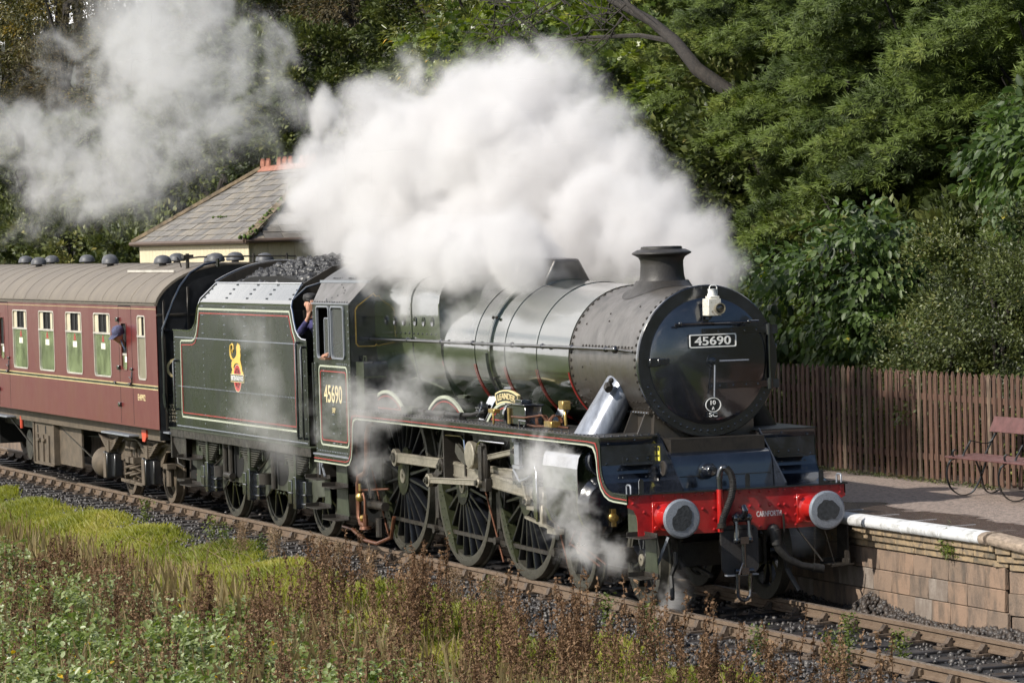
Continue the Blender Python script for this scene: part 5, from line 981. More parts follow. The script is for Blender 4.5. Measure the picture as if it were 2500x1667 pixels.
h1, ro = head((hx, hy_, hz), R_(-8), P1)
body = skinbody('body', [((-11.66,-.95,2.30),.16,.14),((-11.70,-1.00,2.62),.16,.13),((-11.82,-1.06,2.90),.18,.12),((-11.84,-1.10,3.06),.10,.08),((-11.83,-1.16,3.13),.058,.058),
    ((-11.93,-1.18,3.03),.075),((-11.97,-1.27,2.95),.062),((-11.90,-1.32,2.90),.056),((-11.72,-1.31,3.01),.046),((-11.62,-1.29,3.08),.042),((-11.66,-.98,3.0),.08),((-11.56,-1.05,2.75),.06)],
    [(0,1),(1,2),(2,3),(3,4),(3,5),(5,6),(6,7),(7,8),(8,9),(3,10),(10,11)], NAVY, P1)
body['label'] = 'navy work jacket and arms'
MB().loft([[Vector((hx-.0,hy_,hz))+ro@Vector((-.01+a*cos(t), w*sin(t), z)) for t in np.linspace(0,2*pi,21)[:-1]] for a, w, z in ((.100,.086,.035),(.118,.100,.06),(.120,.104,.095),(.10,.09,.13),(.05,.045,.148))]).build('flat_cap', CLOTHCAP, P1, 60)
MB().loft([[Vector((hx,hy_,hz))+ro@Vector(p) for p in ((.06,-.075,.05),(.06,.075,.05),(.155,.05,.045),(.155,-.05,.045))], [Vector((hx,hy_,hz))+ro@Vector(p) for p in ((.06,-.075,.075),(.06,.075,.075),(.150,.045,.057),(.150,-.045,.057))]]).build('cap_peak', CLOTHCAP, P1)
MB().tube([(-11.66,-1.30,3.05),(-11.57,-1.285,3.14),(-11.50,-1.275,3.22)], [.034,.028,.022], 10).build('forearm', SKIN, P1); hand((-11.50,-1.275,3.22), (.35,.15,1), (1,-.2,.1), P1, 1.0, .9)
P2 = thing('person', 'driver in a pale shirt sitting behind the cab window with a hand on the sill', 'person', (-10.3, -.9, 1.35))
skinbody('body', [((-10.28,-.88,2.2),.20,.16),((-10.26,-.90,2.6),.21,.15),((-10.22,-.95,2.95),.20,.13),((-10.2,-.93,3.12),.08),((-10.44,-1.0,2.98),.08),((-10.55,-1.10,2.75),.06),((-10.72,-1.26,2.64),.045),((-9.98,-.95,2.98),.08),((-9.95,-1.0,2.7),.06)],
    [(0,1),(1,2),(2,3),(2,4),(4,5),(5,6),(2,7),(7,8)], mat('pale_shirt', (.33,.45,.42), .8, var=.15, vs=10, bump=.5, bs=12), P2)
hand((-10.74,-1.29,2.625), (-1,-.25,-.1), (0,-.3,1), P2, 1.1, .35); head((-10.15,-.80,3.36), 0, P2)
P3 = thing('person', 'person in a faded blue baseball cap leaning out of the coach door window', 'person', (-21.28, -1.3, 1.3))
c3 = (-21.20, -1.52, 2.74); h3, ro = head(c3, R_(-60), P3, tilt=.35)
CAPB = mat('faded_blue_cap', (.075,.08,.15), .85, var=.2, vs=20, bump=.3)
MB().loft([[Vector(c3)+ro@Vector((-.012+a*cos(t), w*sin(t), z)) for t in np.linspace(0,2*pi,21)[:-1]] for a, w, z in ((.108,.092,.0),(.112,.096,.05),(.105,.09,.10),(.07,.06,.14),(.02,.02,.15))]).build('cap', CAPB, P3, 60)
MB().loft([[Vector(c3)+ro@Vector(p) for p in ((.07,-.075,.02),(.07,.075,.02),(.19,.055,-.005),(.19,-.055,-.005))], [Vector(c3)+ro@Vector(p) for p in ((.07,-.075,.03),(.07,.075,.03),(.19,.05,.003),(.19,-.05,.003))]]).build('cap_peak', CAPB, P3)
skinbody('body', [((-21.28,-1.10,2.0),.14,.12),((-21.27,-1.12,2.3),.14,.12),((-21.25,-1.24,2.52),.11,.09),((-21.22,-1.42,2.62),.06)], [(0,1),(1,2),(2,3)], CLOTHCAP, P3)
MB().tube([(-21.13,-1.50,2.66),(-21.10,-1.48,2.58),(-21.08,-1.45,2.50)], .010, 6).build('strap', mat('blue_strap', (.06,.10,.18), .7), P3)
# ================================================================ track
RUST = mat('rusty_rail_side', (.09,.058,.037), .75, var=.2, vs=8, bump=.2, bs=60, col2=(.14,.098,.066), split=.6)
RTOP = mat('rail_head_steel', (.30,.245,.20), .38, metal=.5, var=.3, vs=30, rvar=.12, stretch=(.3,4,1))
CHM = mat('chair_iron', (.085,.060,.042), .65, var=.3, vs=14, bump=.3, bs=60, rvar=.2)
SLP = mat('dark_timber', (.030,.027,.027), .42, var=.3, vs=5, bump=.4, bs=18, stretch=(1,1,1), rvar=.15)
TR = thing('railway_track', 'rusty bullhead rails in chairs on dark timber sleepers under the train', 'railway track', (0, 0, -.2))
TX0, TX1 = -62, 70
for s in (-1, 1):
    c = s*.7525; P = [(-.035,-.0),(-.031,.0),(.031,.0),(.035,-.004),(.035,-.038),(.010,-.052),(.010,-.105),(.034,-.115),(.034,-.138),(.028,-.145),(-.028,-.145),(-.034,-.138),(-.034,-.115),(-.010,-.105),(-.010,-.052),(-.035,-.038)]
    r_ = MB().prism([(c+a, z-.003) for a, z in P], TX0, TX1, 'yz').build('rail', RUST, TR, 20)
    MB().box(TX0,TX1,c-.031,c+.031,-.003,.0).build('rail_head', RTOP, r_)
chb = MB(); chb.box(-.10,.10,-.20,.20,-.0,.03); chb.prism([(-.17,.03),(-.05,.03),(-.045,.13),(-.06,.14),(-.075,.12),(-.10,.06),(-.17,.045)], -.045, .045, 'yz').prism([(.17,.03),(.05,.03),(.04,.11),(.055,.12),(.07,.10),(.10,.06),(.17,.045)], -.045, .045, 'yz')
chb.cyl((-.06,-.15,.03),(-.06,-.15,.06),.022,n=6).cyl((.06,-.15,.03),(.06,-.15,.06),.022,n=6).cyl((.06,.15,.03),(.06,.15,.06),.022,n=6).cyl((-.06,.15,.03),(-.06,.15,.06),.022,n=6)
c0_ = None; s0 = None; KEY = mat('oak_key', (.10,.07,.045), .7, var=.3, bump=.3)
xs_sl = []
x_ = 13.4
while x_ > TX0+.5: xs_sl.append(x_); x_ -= .745+rng.uniform(-.02,.02)
for x_ in xs_sl:
    if s0 is None: s0 = MB().box(-.125,.125,-1.30,1.30,-.125,0).build('sleeper', SLP, TR, 30, bev=.012, world=False); q = s0
    else: q = s0.copy(); COL.objects.link(q)
    q.location = Vector((x_, rng.uniform(-.03,.03), -.175))-Vector(TR.location); q.rotation_euler = (0, 0, rng.uniform(-.012,.012)); SL = q
    for s in (-1, 1):
        if c0_ is None:
            c0_ = chb.build('rail_chair', CHM, TR, 25, world=False, bev=.004); c = c0_
            k0 = MB().prism([(-.048,.055),(-.012,.055),(-.012,.11),(-.03,.125),(-.048,.11)], -.10, .09, 'yz').build('key', KEY, c0_, world=False)
        else:
            c = c0_.copy(); COL.objects.link(c); k = k0.copy(); COL.objects.link(k); k.parent = c
        c.location = Vector((x_, s*.7525, -.178))-Vector(TR.location); c.rotation_euler = (0, 0, 0 if s < 0 else pi)
# ================================================================ ground, ballast
SOIL = mat('dark_soil', (.035,.030,.020), .9, var=.4, vs=4, bump=.5, bs=20, col2=(.05,.06,.02), split=.45)
def gz(x, y):
    x = np.asarray(x, float); y = np.asarray(y, float)
    n = .06*np.sin(x*.9+y*.7)+.05*np.sin(x*.37-y*1.3+1)
    bank = np.clip((-1.55-y)/1.2, 0, 1); z = -.235-.06*np.clip((-1.55-y)/.5, 0, 1)+n*bank
    z = z-.50*np.clip((-2.1-y)/2.2, 0, 1)**1.1+np.clip((-9-y)/30, 0, 1)*2.0*0-np.clip((y+60)/-60, 0, 1)*0
    far = np.clip((y-5.4)/4.0, 0, 1); z = z+far*1.15
    hill = np.clip((y-11.5)/26, 0, 1)**.9; z = z+hill*(17+2.5*np.sin(x*.05)+1.2*np.sin(x*.17+y*.1))
    return z
gx = np.concatenate([np.linspace(-1500,-130,12)[:-1], np.arange(-130,44,.75), np.linspace(44,400,8)[0:]]); gy = np.concatenate([np.linspace(-900,-32,14)[:-1], np.arange(-32,50,.6), np.linspace(50,1200,10)])
X, Y = np.meshgrid(gx, gy, indexing='ij'); Z = gz(X, Y); nx, ny = X.shape
Z = np.where((Y < 5.2)&(Y > 1.2)&(X < 3.6)&(X > -110), np.minimum(Z, -.45), Z)
# platform ramp side stays low
ii = np.arange((nx-1)*(ny-1)); a = ii//(ny-1)*ny+ii % (ny-1); Fq_ = np.stack([a, a+ny, a+ny+1, a+1], 1)
def gmat():
    m = mat('grassy_soil', (.085,.115,.022), .95, var=.4, vs=.8, bump=.3, bs=6, col2=(.040,.034,.020), split=.42, soft=.1); t = m.node_tree; l = t.links.new   # grass in the field, bare leaf mould under the wood
    bs_ = [n for n in t.nodes if n.type == 'BSDF_PRINCIPLED'][0]; base = bs_.inputs['Base Color'].links[0].from_socket; g = N(t, 'ShaderNodeNewGeometry'); sx = N(t, 'ShaderNodeSeparateXYZ'); l(g.outputs['Position'], sx.inputs[0])
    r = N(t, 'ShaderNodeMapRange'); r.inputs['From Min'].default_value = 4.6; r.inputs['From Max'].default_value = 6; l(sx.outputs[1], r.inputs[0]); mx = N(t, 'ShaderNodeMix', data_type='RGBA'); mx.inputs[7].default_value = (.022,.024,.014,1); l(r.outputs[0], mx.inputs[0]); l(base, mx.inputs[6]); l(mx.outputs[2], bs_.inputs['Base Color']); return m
GRD = gmat() if True else mat('grassy_soil', (.085,.115,.022), .95, var=.4, vs=.8, bump=.3, bs=6, col2=(.040,.034,.020), split=.42, soft=.1)
g_ = npmesh('ground', np.stack([X, Y, Z], -1).reshape(-1, 3), Fq_, GRD, smooth=True); g_['kind'] = 'structure'; g_['label'] = 'ground of the field, cutting and wooded hillside'
BAL = mat('wet_ballast', (.085,.075,.068), .42, var=.5, vs=22, bump=.3, bs=90, col2=(.030,.028,.029), spec=.6, rvar=.12)
BED = mat('ballast_bed', (.024,.023,.024), .6, var=.4, vs=40, bump=1.0, bs=90, rvar=.2)
MB().box(14,75,-7,6.5,-.6,-.245).build('unseen_dark_ground', BED)['kind'] = 'structure'  # unseen dark ground, added so the smokebox door reflects dark instead of green
b = MB().prism([(-2.0,-.30),(-1.7,-.215),(1.62,-.20),(1.75,-.3),(1.75,-.5),(-2.0,-.5)], TX0, TX1, 'yz').build('ballast_bed', BED); b['kind'] = 'structure'
def balf(n):
    x = np.where(rng.random(n) < .35, rng.uniform(-4,13,n), rng.uniform(-45,13,n)); y = np.where(rng.random(n) < .35, rng.uniform(-2.15,-.9,n), rng.uniform(-2.05,1.62,n)); z = -.205+rng.uniform(-.03,.035,n)-np.clip(-1.6-y,0,1)*.14
    return np.stack([x,y,z],1)
V, F = lumps(15000, balf, .016, .038)
tag(npmesh('ballast', V, F, BAL), 'wet dark stone ballast between and beside the sleepers', 'ballast', kind='stuff')
def balf2(n): x = rng.uniform(-2,13,n); y = 1.56-np.abs(rng.normal(0,.13,n)); return np.stack([x,y,-.19+.10*np.exp(-(1.56-y)**2/.02)*(.6+.4*np.sin(x*2.3))+rng.uniform(-.02,.03,n)+.16*np.exp(-((x-.2)/.35)**2)*np.exp(-(1.56-y)**2/.03)],1)
V, F = lumps(3800, balf2, .022, .05)
BAL2 = mat('brown_rubble', (.065,.050,.040), .5, var=.4, vs=18, bump=.3, bs=60, col2=(.025,.024,.025))
tag(npmesh('rubble', V, F, BAL2), 'brown stone rubble heaped along the foot of the platform wall', 'rubble', kind='stuff')
# ================================================================ platform
PF = thing('platform', 'railway platform with a brown block wall, stepped brick corbels and white edge', 'platform', (-20, 3, -.3)); PF['kind'] = 'structure'
del PF['category']
STN = [mat('block_stone_%d' % i, c, .85, var=.18, vs=4, bump=.5, bs=45, col2=c2, split=.47, soft=.09, stretch=(1.6,1.6,.7)) for i, (c, c2) in enumerate((((.22,.155,.112),(.12,.09,.07)), ((.185,.135,.10),(.10,.078,.062)), ((.245,.165,.115),(.13,.096,.072)), ((.165,.132,.108),(.24,.205,.175))))]
for i, m_ in enumerate(STN): m_.name = ('warm_block','brown_block','orange_block','grey_block')[i]
MORT = mat('dark_mortar', (.05,.042,.035), .9, bump=.2)
def edge_y(x): return 1.50+(0 if x < 3.25 else (x-3.25)*.26)   # the edge turns away at the ramp
def edge_z(x): return .94-(0 if x < 3.25 else (x-3.25)*.115)
PX0, PX1, PR = -112, 3.25, 13
b = MB(); b.box(PX0,PX1,1.56,5.2,-.5,.92); b.loft([[(PX1,1.56,-.5),(PX1,5.2,-.5),(PX1,5.2,.92),(PX1,1.56,.92)], [(PR,edge_y(PR)+.06,-.5),(PR,5.2,-.5),(PR,5.2,edge_z(PR)-.02),(PR,edge_y(PR)+.06,edge_z(PR)-.02)]]); b.build('platform_core', MORT, PF)
blocks = {}
def block(name, w, h, m, x, z, d=.05, yo=0, rot=0):
    key = (name, round(w,2), round(h,3), m.name)
    if key not in blocks:
        o = MB().box(-round(w,2)/2+.004, round(w,2)/2-.004, 0, d, .003, h-.003).build(name, m, PF, 25, bev=.007, world=False); blocks[key] = o
    else: o = blocks[key].copy(); COL.objects.link(o)
    o.location = Vector((x, edge_y(x)+yo+rng.uniform(-.004,.004), z))-Vector(PF.location); o.rotation_euler = (0, 0, rot+rng.uniform(-.004,.004)); return o
SLO = math.atan(.26)
for row in range(4):
    z = -.36+row*.235; x = -6.0-row*.2
    while x < 12.0:
        w = round(float(rng.choice([.40,.44,.45,.46])), 2); c = x+w/2
        block('stone_block', w, .235 if row < 3 else .235, STN[int(rng.choice([0,1,2,3], p=[.36,.28,.22,.14]))], c, z-(0 if c < 3.25 else (c-3.25)*.10), yo=.015, rot=SLO if c > 3.25 else 0); x += w
BRK = [mat('corbel_brick_%d' % i, c, .85, var=.2, vs=12, bump=.3, bs=80, col2=c2, split=.45) for i, (c, c2) in enumerate((((.30,.22,.13),(.12,.10,.08)), ((.22,.16,.10),(.07,.065,.05))))]
BRK[0].name = 'sandy_brick'; BRK[1].name = 'sooty_brick'
for row in range(3):
    z = .585+row*.078; x = -6.0-row*.11
    while x < 12:
        w = .24 if rng.random() < .8 else .46; c = x+w/2
        block('brick', w, .078, BRK[int(rng.random() < .4)], c, z-(0 if c < 3.25 else (c-3.25)*.115), d=.14, yo=-.015-.035*row, rot=SLO if c > 3.25 else 0); x += w
# coping: white painted nosing stones, bare concrete past the ramp
WCO = mat('white_coping', (.60,.61,.62), .6, var=.12, vs=7, bump=.45, bs=60, col2=(.30,.30,.29), split=.40, soft=.10); CCO = mat('bare_coping', (.30,.235,.18), .85, var=.2, vs=20, bump=.5, bs=90)
nose = [(.0,.0),(-.02,.02),(-.028,.05),(-.02,.085),(.02,.11),(.07,.12),(.42,.122),(.42,.0)]
x = -7.0
while x < 12:
    L_ = .92; m_ = WCO if x+L_ < 3.45 else CCO
    if x < 3.25 < x+L_: L_ = 3.25-x
    o = MB().prism([(y-.125, z) for y, z in nose], .004, L_-.004, 'yz').build('coping_stone', m_, PF, 40, bev=.006, world=False)
    o.location = Vector((x, edge_y(x), edge_z(x)-.122))-Vector(PF.location); o.rotation_euler = (0, 0 if x < 3.2 else math.atan(.115), 0 if x < 3.2 else SLO); x += L_
MB().prism([(a-.125, z) for a, z in nose], PX0, -7.0, 'yz')
o = MB(); o.prism([(1.375+a, .818+z) for a, z in nose], PX0, -7.0, 'yz'); o.build('coping_run', WCO, PF)
b = MB(); b.box(PX0,-6.1,1.5,1.56,-.36,.82); b.build('wall_face', STN[1], PF)
# tarmac surface with wet strip
def platmat():
    m = mat('platform_tarmac', (.30,.235,.20), .85, var=.2, vs=26, bump=1.0, bs=45, col2=(.10,.085,.075), split=.45, soft=.1); t = m.node_tree; l = t.links.new
    bs_ = [n for n in t.nodes if n.type == 'BSDF_PRINCIPLED'][0]; base = bs_.inputs['Base Color'].links[0].from_socket; nrm = bs_.inputs['Normal'].links[0].from_node
    g = N(t, 'ShaderNodeNewGeometry'); sx = N(t, 'ShaderNodeSeparateXYZ'); l(g.outputs['Position'], sx.inputs[0])
    n = N(t, 'ShaderNodeTexNoise'); n.inputs['Scale'].default_value = 1.6; n.inputs['Detail'].default_value = 7; l(g.outputs['Position'], n.inputs['Vector'])
    a = N(t, 'ShaderNodeMath', operation='MULTIPLY_ADD'); a.inputs[1].default_value = 1.1; l(n.outputs[0], a.inputs[0]); l(sx.outputs[1], a.inputs[2])
    r = N(t, 'ShaderNodeMapRange'); r.inputs['From Min'].default_value = 2.88; r.inputs['From Max'].default_value = 2.78; l(a.outputs[0], r.inputs[0])
    mx = N(t, 'ShaderNodeMix', data_type='RGBA', blend_type='MULTIPLY'); mx.inputs[7].default_value = (.30,.27,.26,1); l(r.outputs[0], mx.inputs[0]); l(base, mx.inputs[6]); l(mx.outputs[2], bs_.inputs['Base Color'])
    rg_ = N(t, 'ShaderNodeMapRange'); rg_.inputs['To Min'].default_value = .8; rg_.inputs['To Max'].default_value = .18; l(r.outputs[0], rg_.inputs[0]); l(rg_.outputs[0], bs_.inputs['Roughness'])
    return m
pm = platmat(); zt = .945
xsP = [PX0, -20, -8, 0, PX1, 6, PR]
V = []; F = []
for i, x in enumerate(xsP):
    y0 = edge_y(x)+.03; V += [(x, y0, edge_z(x)+.003), (x, 5.2, (.94 if x <= PX1 else edge_z(x))+.002)]
for i in range(len(xsP)-1): F.append((2*i, 2*i+2, 2*i+3, 2*i+1))
ps = MB().add(V, F).build('platform_surface', pm, PF)
MB().box(2.6,5.2,0,1,0,0) if False else None
# ================================================================ fence
WOODF = mat('brown_stained_wood', (.13,.070,.046), .7, var=.25, vs=9, bump=.35, bs=30, stretch=(4,4,.6), col2=(.070,.040,.030)); WOODG = mat('weathered_wood', (.17,.12,.085), .75, var=.25, vs=9, bump=.35, bs=30, stretch=(4,4,.6))
FN = thing('picket_fence', 'brown wooden picket fence along the back of the platform', 'fence', (-4, 4.45, .94))
pk = {}
x = -19.8; i = 0
while x < 5.6:
    m_ = WOODG if rng.random() < .12 else WOODF
    if m_.name not in pk:
        o = MB().prism([(-.038,0),(.038,0),(.038,1.30),(.0,1.36),(-.038,1.30)], -.008, .008).build('picket', m_, FN, 25, bev=.003, world=False); pk[m_.name] = o
    else: o = pk[m_.name].copy(); COL.objects.link(o)
    o.location = Vector((x, 4.42+rng.uniform(-.004,.004), .97+rng.uniform(-.015,.015)))-Vector(FN.location); o.rotation_euler = (0, rng.uniform(-.010,.010), rng.uniform(-.08,.08)); x += .156+rng.uniform(-.008,.008)
for z in (1.25, 2.0): MB().box(-20,5.7,4.436,4.49,z-.04,z+.04).build('fence_rail', WOODF, FN, bev=.004)
x = -19.5
while x < 5.7: MB().box(x-.05,x+.05,4.49,4.59,.9,2.30).build('fence_post', WOODF, FN, bev=.006); x += 2.4
# ================================================================ bench
BN = thing('bench', 'platform bench with scrolled iron ends and maroon wooden slats by the fence', 'bench', (.3, 3.6, .95))
IRON = mat('black_wrought_iron', (.02,.022,.024), .3, metal=.4, spec=.9); MARS = mat('maroon_bench_paint', (.13,.058,.055), .5, coat=.2, var=.15, vs=10, bump=.1)
def flat(b, P, w, t, x): # bent flat bar in the yz plane
    for i in range(len(P)-1): b.bar((x, P[i][0], P[i][1]), (x, P[i+1][0], P[i+1][1]), w, t, up=(0, -(P[i+1][1]-P[i][1]), P[i+1][0]-P[i][0])) if False else b.bar((x, P[i][0], P[i][1]), (x, P[i+1][0]+(P[i+1][0]-P[i][0])*.08, P[i+1][1]+(P[i+1][1]-P[i][1])*.08), w, t, up=Vector((1,0,0)).cross(Vector((0, P[i+1][0]-P[i][0], P[i+1][1]-P[i][1]))))
def smooth(P, n=6):
    o = []
    for i in range(len(P)-1):
        p0, p1, p2, p3 = (np.array(P[max(i-1,0)]), np.array(P[i]), np.array(P[i+1]), np.array(P[min(i+2,len(P)-1)]))
        for k in range(n): t = k/n; o.append(tuple(.5*((2*p1)+(-p0+p2)*t+(2*p0-5*p1+4*p2-p3)*t*t+(-p0+3*p1-3*p2+p3)*t**3)))
    o.append(tuple(P[-1])); return o
yb = 3.47
def bend(x):
    b = MB()
    flat(b, smooth([(yb+.02,1.39),(yb-.05,1.35),(yb-.085,1.22),(yb-.05,1.07),(yb+.05,.975),(yb+.16,.958),(yb+.26,1.0),(yb+.36,1.15),(yb+.44,1.36)]), .035, .010, x)
    arm = [(yb+.10,1.47),(yb+.06,1.50),(yb+.02,1.47),(yb+.03,1.42),(yb+.09,1.40),(yb+.14,1.45),(yb+.12,1.53),(yb+.04,1.56),(yb-.04,1.52),(yb-.05,1.45),(yb-.01,1.405)]
    sp = [(yb+.05+(.02+.018*t)*cos(t+1.5), 1.47+(.02+.018*t)*sin(t+1.5)) for t in np.linspace(0, 4.7, 26)]
    flat(b, sp, .035, .010, x); flat(b, smooth([sp[-1],(sp[-1][0]+.08,1.585),(yb+.25,1.59),(yb+.40,1.555),(yb+.50,1.57),(yb+.60,1.70),(yb+.65,1.83)]), .035, .010, x)
    flat(b, [(yb+.40,1.38),(yb+.52,1.58),(yb+.61,1.74)], .035, .010, x)
    flat(b, smooth([(yb+.30,1.36),(yb+.36,1.2),(yb+.40,1.03),(yb+.47,.965),(yb+.55,.975),(yb+.60,1.0)]), .035, .010, x)
    return b.build('iron_end', IRON, BN, 40)
for x in (-1.58, -.28, 1.02): bend(x)
for k in range(5): MB().box(-1.76,1.25,yb-.02+k*.088,yb+.055+k*.088,1.395+.004*k,1.415+.004*k).build('seat_slat', MARS, BN, bev=.004)
b = MB(); b.hexa([(-1.72,yb+.555,1.68),(1.25,yb+.555,1.68),(1.25,yb+.58,1.675),(-1.72,yb+.58,1.675),(-1.72,yb+.635,1.86),(1.25,yb+.635,1.86),(1.25,yb+.66,1.855),(-1.72,yb+.66,1.855)]); b.build('backrest', MARS, BN, bev=.004)
# ================================================================ waiting shed behind the coach
SH = thing('station_building', 'cream weatherboarded building with hipped slate roof and terracotta ridge behind the coach', 'building', (-46, 9.1, .9))
CRW = mat('cream_boarding', (.58,.51,.36), .7, var=.08, vs=6, bump=.1, stretch=(6,6,.5), col2=(.48,.41,.28), split=.4)
SLT = [mat(n_, c, .55, var=.2, vs=5, bump=.2, bs=30, spec=.7) for n_, c in (('grey_slate', (.15,.135,.115)), ('brown_slate', (.18,.155,.12)), ('dark_slate', (.11,.10,.09)))]
TERR = mat('terracotta', (.30,.12,.075), .75, var=.15, vs=8); MOSS = mat('moss', (.07,.11,.02), .95, var=.3, vs=20, bump=.5)
bx0, bx1, by0, by1, ez, rz_ = -51.0, -41.3, 6.6, 11.7, 4.20, 5.85
b = MB(); b.box(bx0+.25,bx1-.25,by0+.10,by1-.25,.9,4.15); wl = b.build('wall', CRW, SH)
b0 = None
for x in np.arange(bx0+.25,bx1-.25,.30):
    if b0 is None: b0 = MB().box(0,.29,-.02,0,0,3.28).build('board', CRW, wl, world=False); o = b0
    else: o = b0.copy(); COL.objects.link(o)
    o.location = Vector((x, by0+.10, .9))-wloc(wl)
for y in np.arange(by0+.25,by1-.25,.30):
    o = b0.copy(); COL.objects.link(o); o.location = Vector((bx1-.25, y, .9))-wloc(wl); o.rotation_euler = (0,0,pi/2)
MB().box(bx1-2.6,bx1-2.0,by0+.21,by0+.24,2.0,3.3) if False else None
b = MB(); b.box(bx1-.235,bx1-.22,by0+1.6,by0+2.7,2.0,3.5); b.build('window', DARK, wl)
A0, B0, C0, D0 = Vector((bx0,by0,ez)), Vector((bx1,by0,ez)), Vector((bx1,by1,ez)), Vector((bx0,by1,ez)); hx2 = 2.5
R0, R1 = Vector((bx0+hx2,(by0+by1)/2,rz_)), Vector((bx1-hx2,(by0+by1)/2,rz_))
rfm = MB().add([A0-Vector((0,0,.03)),B0-Vector((0,0,.03)),C0-Vector((0,0,.03)),D0-Vector((0,0,.03)),R0-Vector((0,0,.03)),R1-Vector((0,0,.03))], [(0,1,5,4),(1,2,5),(2,3,4,5),(3,0,4)]).build('roof', SLT[2], SH, 0)
sm = {}
def slates(P0, P1, Q1, Q0, nrow, w, cnt):
    n = (P1-P0).cross(Q0-P0).normalized(); u = (P1-P0).normalized()
    for r_ in range(nrow):
        t = r_/nrow; a = P0.lerp(Q0, t); c = P1.lerp(Q1, t); Lr = (c-a).length; k = 0; x = (.5 if r_ % 2 else 0)*w; v = n.cross(u)
        sl_ = (P0.lerp(Q0, 1)-P0); hgt = (sl_-u*sl_.dot(u)).length/nrow
        while x < Lr-.1:
            ww = min(w, Lr-x); m_ = SLT[int(rng.choice([0,1,2], p=[.5,.3,.2]))]; key = (m_.name, round(ww,2), round(hgt,2))
            if key not in sm: sm[key] = MB().box(.006,ww-.006,-.02,hgt*1.15,0,.018).build('slate', m_, rfm, 0, world=False); o = sm[key]
            else: o = sm[key].copy(); COL.objects.link(o)
            mt = Matrix((u, v, n)).transposed().to_4x4(); o.matrix_local = Matrix.Translation(a+u*x+n*(.004+.012*rng.random())-wloc(rfm)) @ mt @ Matrix.Rotation(-.06+rng.uniform(-.01,.01), 4, 'X') @ Matrix.Rotation(rng.uniform(-.01,.01), 4, 'Z')
            x += w; cnt[0] += 1
cnt = [0]; slates(A0, B0, R1, R0, 12, .42, cnt); slates(B0, C0, R1, R1, 11, .42, cnt)
b = MB()
for p, q in ((A0,R0),(B0,R1)): b.bar(p+Vector((0,0,.04)), q+Vector((0,0,.05)), .20, .08)
b.build('hip_tiles', mat('mossy_lead', (.16,.12,.075), .8, var=.3, vs=6, bump=.5, bs=12), rfm)
k = 0; rt0 = None
for x in np.arange(R0.x-.1, R1.x+.1, .45):
    if rt0 is None:
        rt0 = MB().prism([(-.13,-.06),(0,.07),(.13,-.06),(.10,-.08),(0,.03),(-.10,-.08)], 0, .44, 'yz').build('ridge_tile', TERR, rfm, 0, world=False)
        cr0 = MB().prism([(.03,.05),(.05,.2),(.08,.17),(.12,.25),(.16,.17),(.19,.22),(.22,.17),(.26,.25),(.30,.17),(.33,.2),(.35,.05)], -.02, .02).build('ridge_crest', TERR, rfm, 0, world=False); o, c = rt0, cr0
    else: o = rt0.copy(); c = cr0.copy(); COL.objects.link(o); COL.objects.link(c)
    o.location = Vector((x, R0.y, rz_+.02))-wloc(rfm); c.location = o.location
    if k % 4 == 2: c.scale = (1,1,.3)
    k += 1
b = MB(); b.tube([(bx0-.05,by0-.06,ez-.02),(bx1+.05,by0-.06,ez-.02)], .05, 8).box(bx0,bx1,by0-.02,by0+.0,ez-.09,ez-.03).tube([(bx1+.06,by0-.05,ez-.02),(bx1+.06,by1,ez-.02)], .05, 8); b.build('gutter', mat('brown_gutter', (.09,.06,.045), .6), SH)
V, F = lumps(120, lambda n: (lambda t, s: np.stack([B0.x-hx2*t+rng.normal(0,.07,n), B0.y+(R1.y-B0.y)*t+rng.normal(0,.07,n), ez+(rz_-ez)*t+.06], 1))(rng.random(n)**1.6, 0), .03, .06)
tag(npmesh('moss', V, F, MOSS), 'moss growing along the hip of the slate roof', 'moss', kind='stuff')
V, F = lumps(25, lambda n: np.stack([rng.uniform(-46.1,-45.5,n), np.full(n, by0+.75)+rng.normal(0,.08,n), np.full(n, ez+.55)], 1), .02, .035); npmesh('moss_patch', V, F, MOSS, parent=rfm)
# ================================================================ foliage
def rotm(n, tilt=None, up=0.0):
    # random rotations; up biases the local z axis toward the sky
    z = rng.normal(size=(n, 3)); z /= np.linalg.norm(z, axis=1, keepdims=True); z[:, 2] = np.abs(z[:, 2])+up; z /= np.linalg.norm(z, axis=1, keepdims=True)
    a = rng.normal(size=(n, 3)); x = np.cross(a, z); x /= np.linalg.norm(x, axis=1, keepdims=True); y = np.cross(z, x); return np.stack([x, y, z], 2)
def inst(TV, TF, P, Rm, S, tone=None):
    n = len(P); V = np.einsum('nij,kj->nki', Rm, TV)*np.asarray(S).reshape(n, 1, -1)+P[:, None]; k = len(TV)
    F = TF[None]+k*np.arange(n)[:, None, None]; t = rng.random(n) if tone is None else tone
    return V.reshape(-1, 3), F.reshape(-1, TF.shape[1]), np.repeat(t, k)
def cat(*L_):
    o = 0; VV, FF, TT = [], [], []
    for V, F, T in L_: VV.append(V); FF.append(F+o); TT.append(T); o += len(V)
    return np.concatenate(VV), np.concatenate(FF), np.concatenate(TT)
LEAF = (np.array([(0,0,0),(.5,.32,.10),(1.1,0,-.06),(.5,-.32,.10)], float), np.array([(0,1,2),(0,2,3)]))
NARROW = (np.array([(0,0,0),(.5,.15,.05),(1.2,0,-.12),(.5,-.15,.05)], float), np.array([(0,1,2),(0,2,3)]))
OVAL = (np.array([(0,0,0),(.3,.30,.09),(.75,.30,.06),(1.15,0,-.10),(.75,-.30,.06),(.3,-.30,.09),(.55,0,-.02)], float), np.array([(0,1,6),(1,2,6),(2,3,6),(3,4,6),(4,5,6),(5,0,6)]))
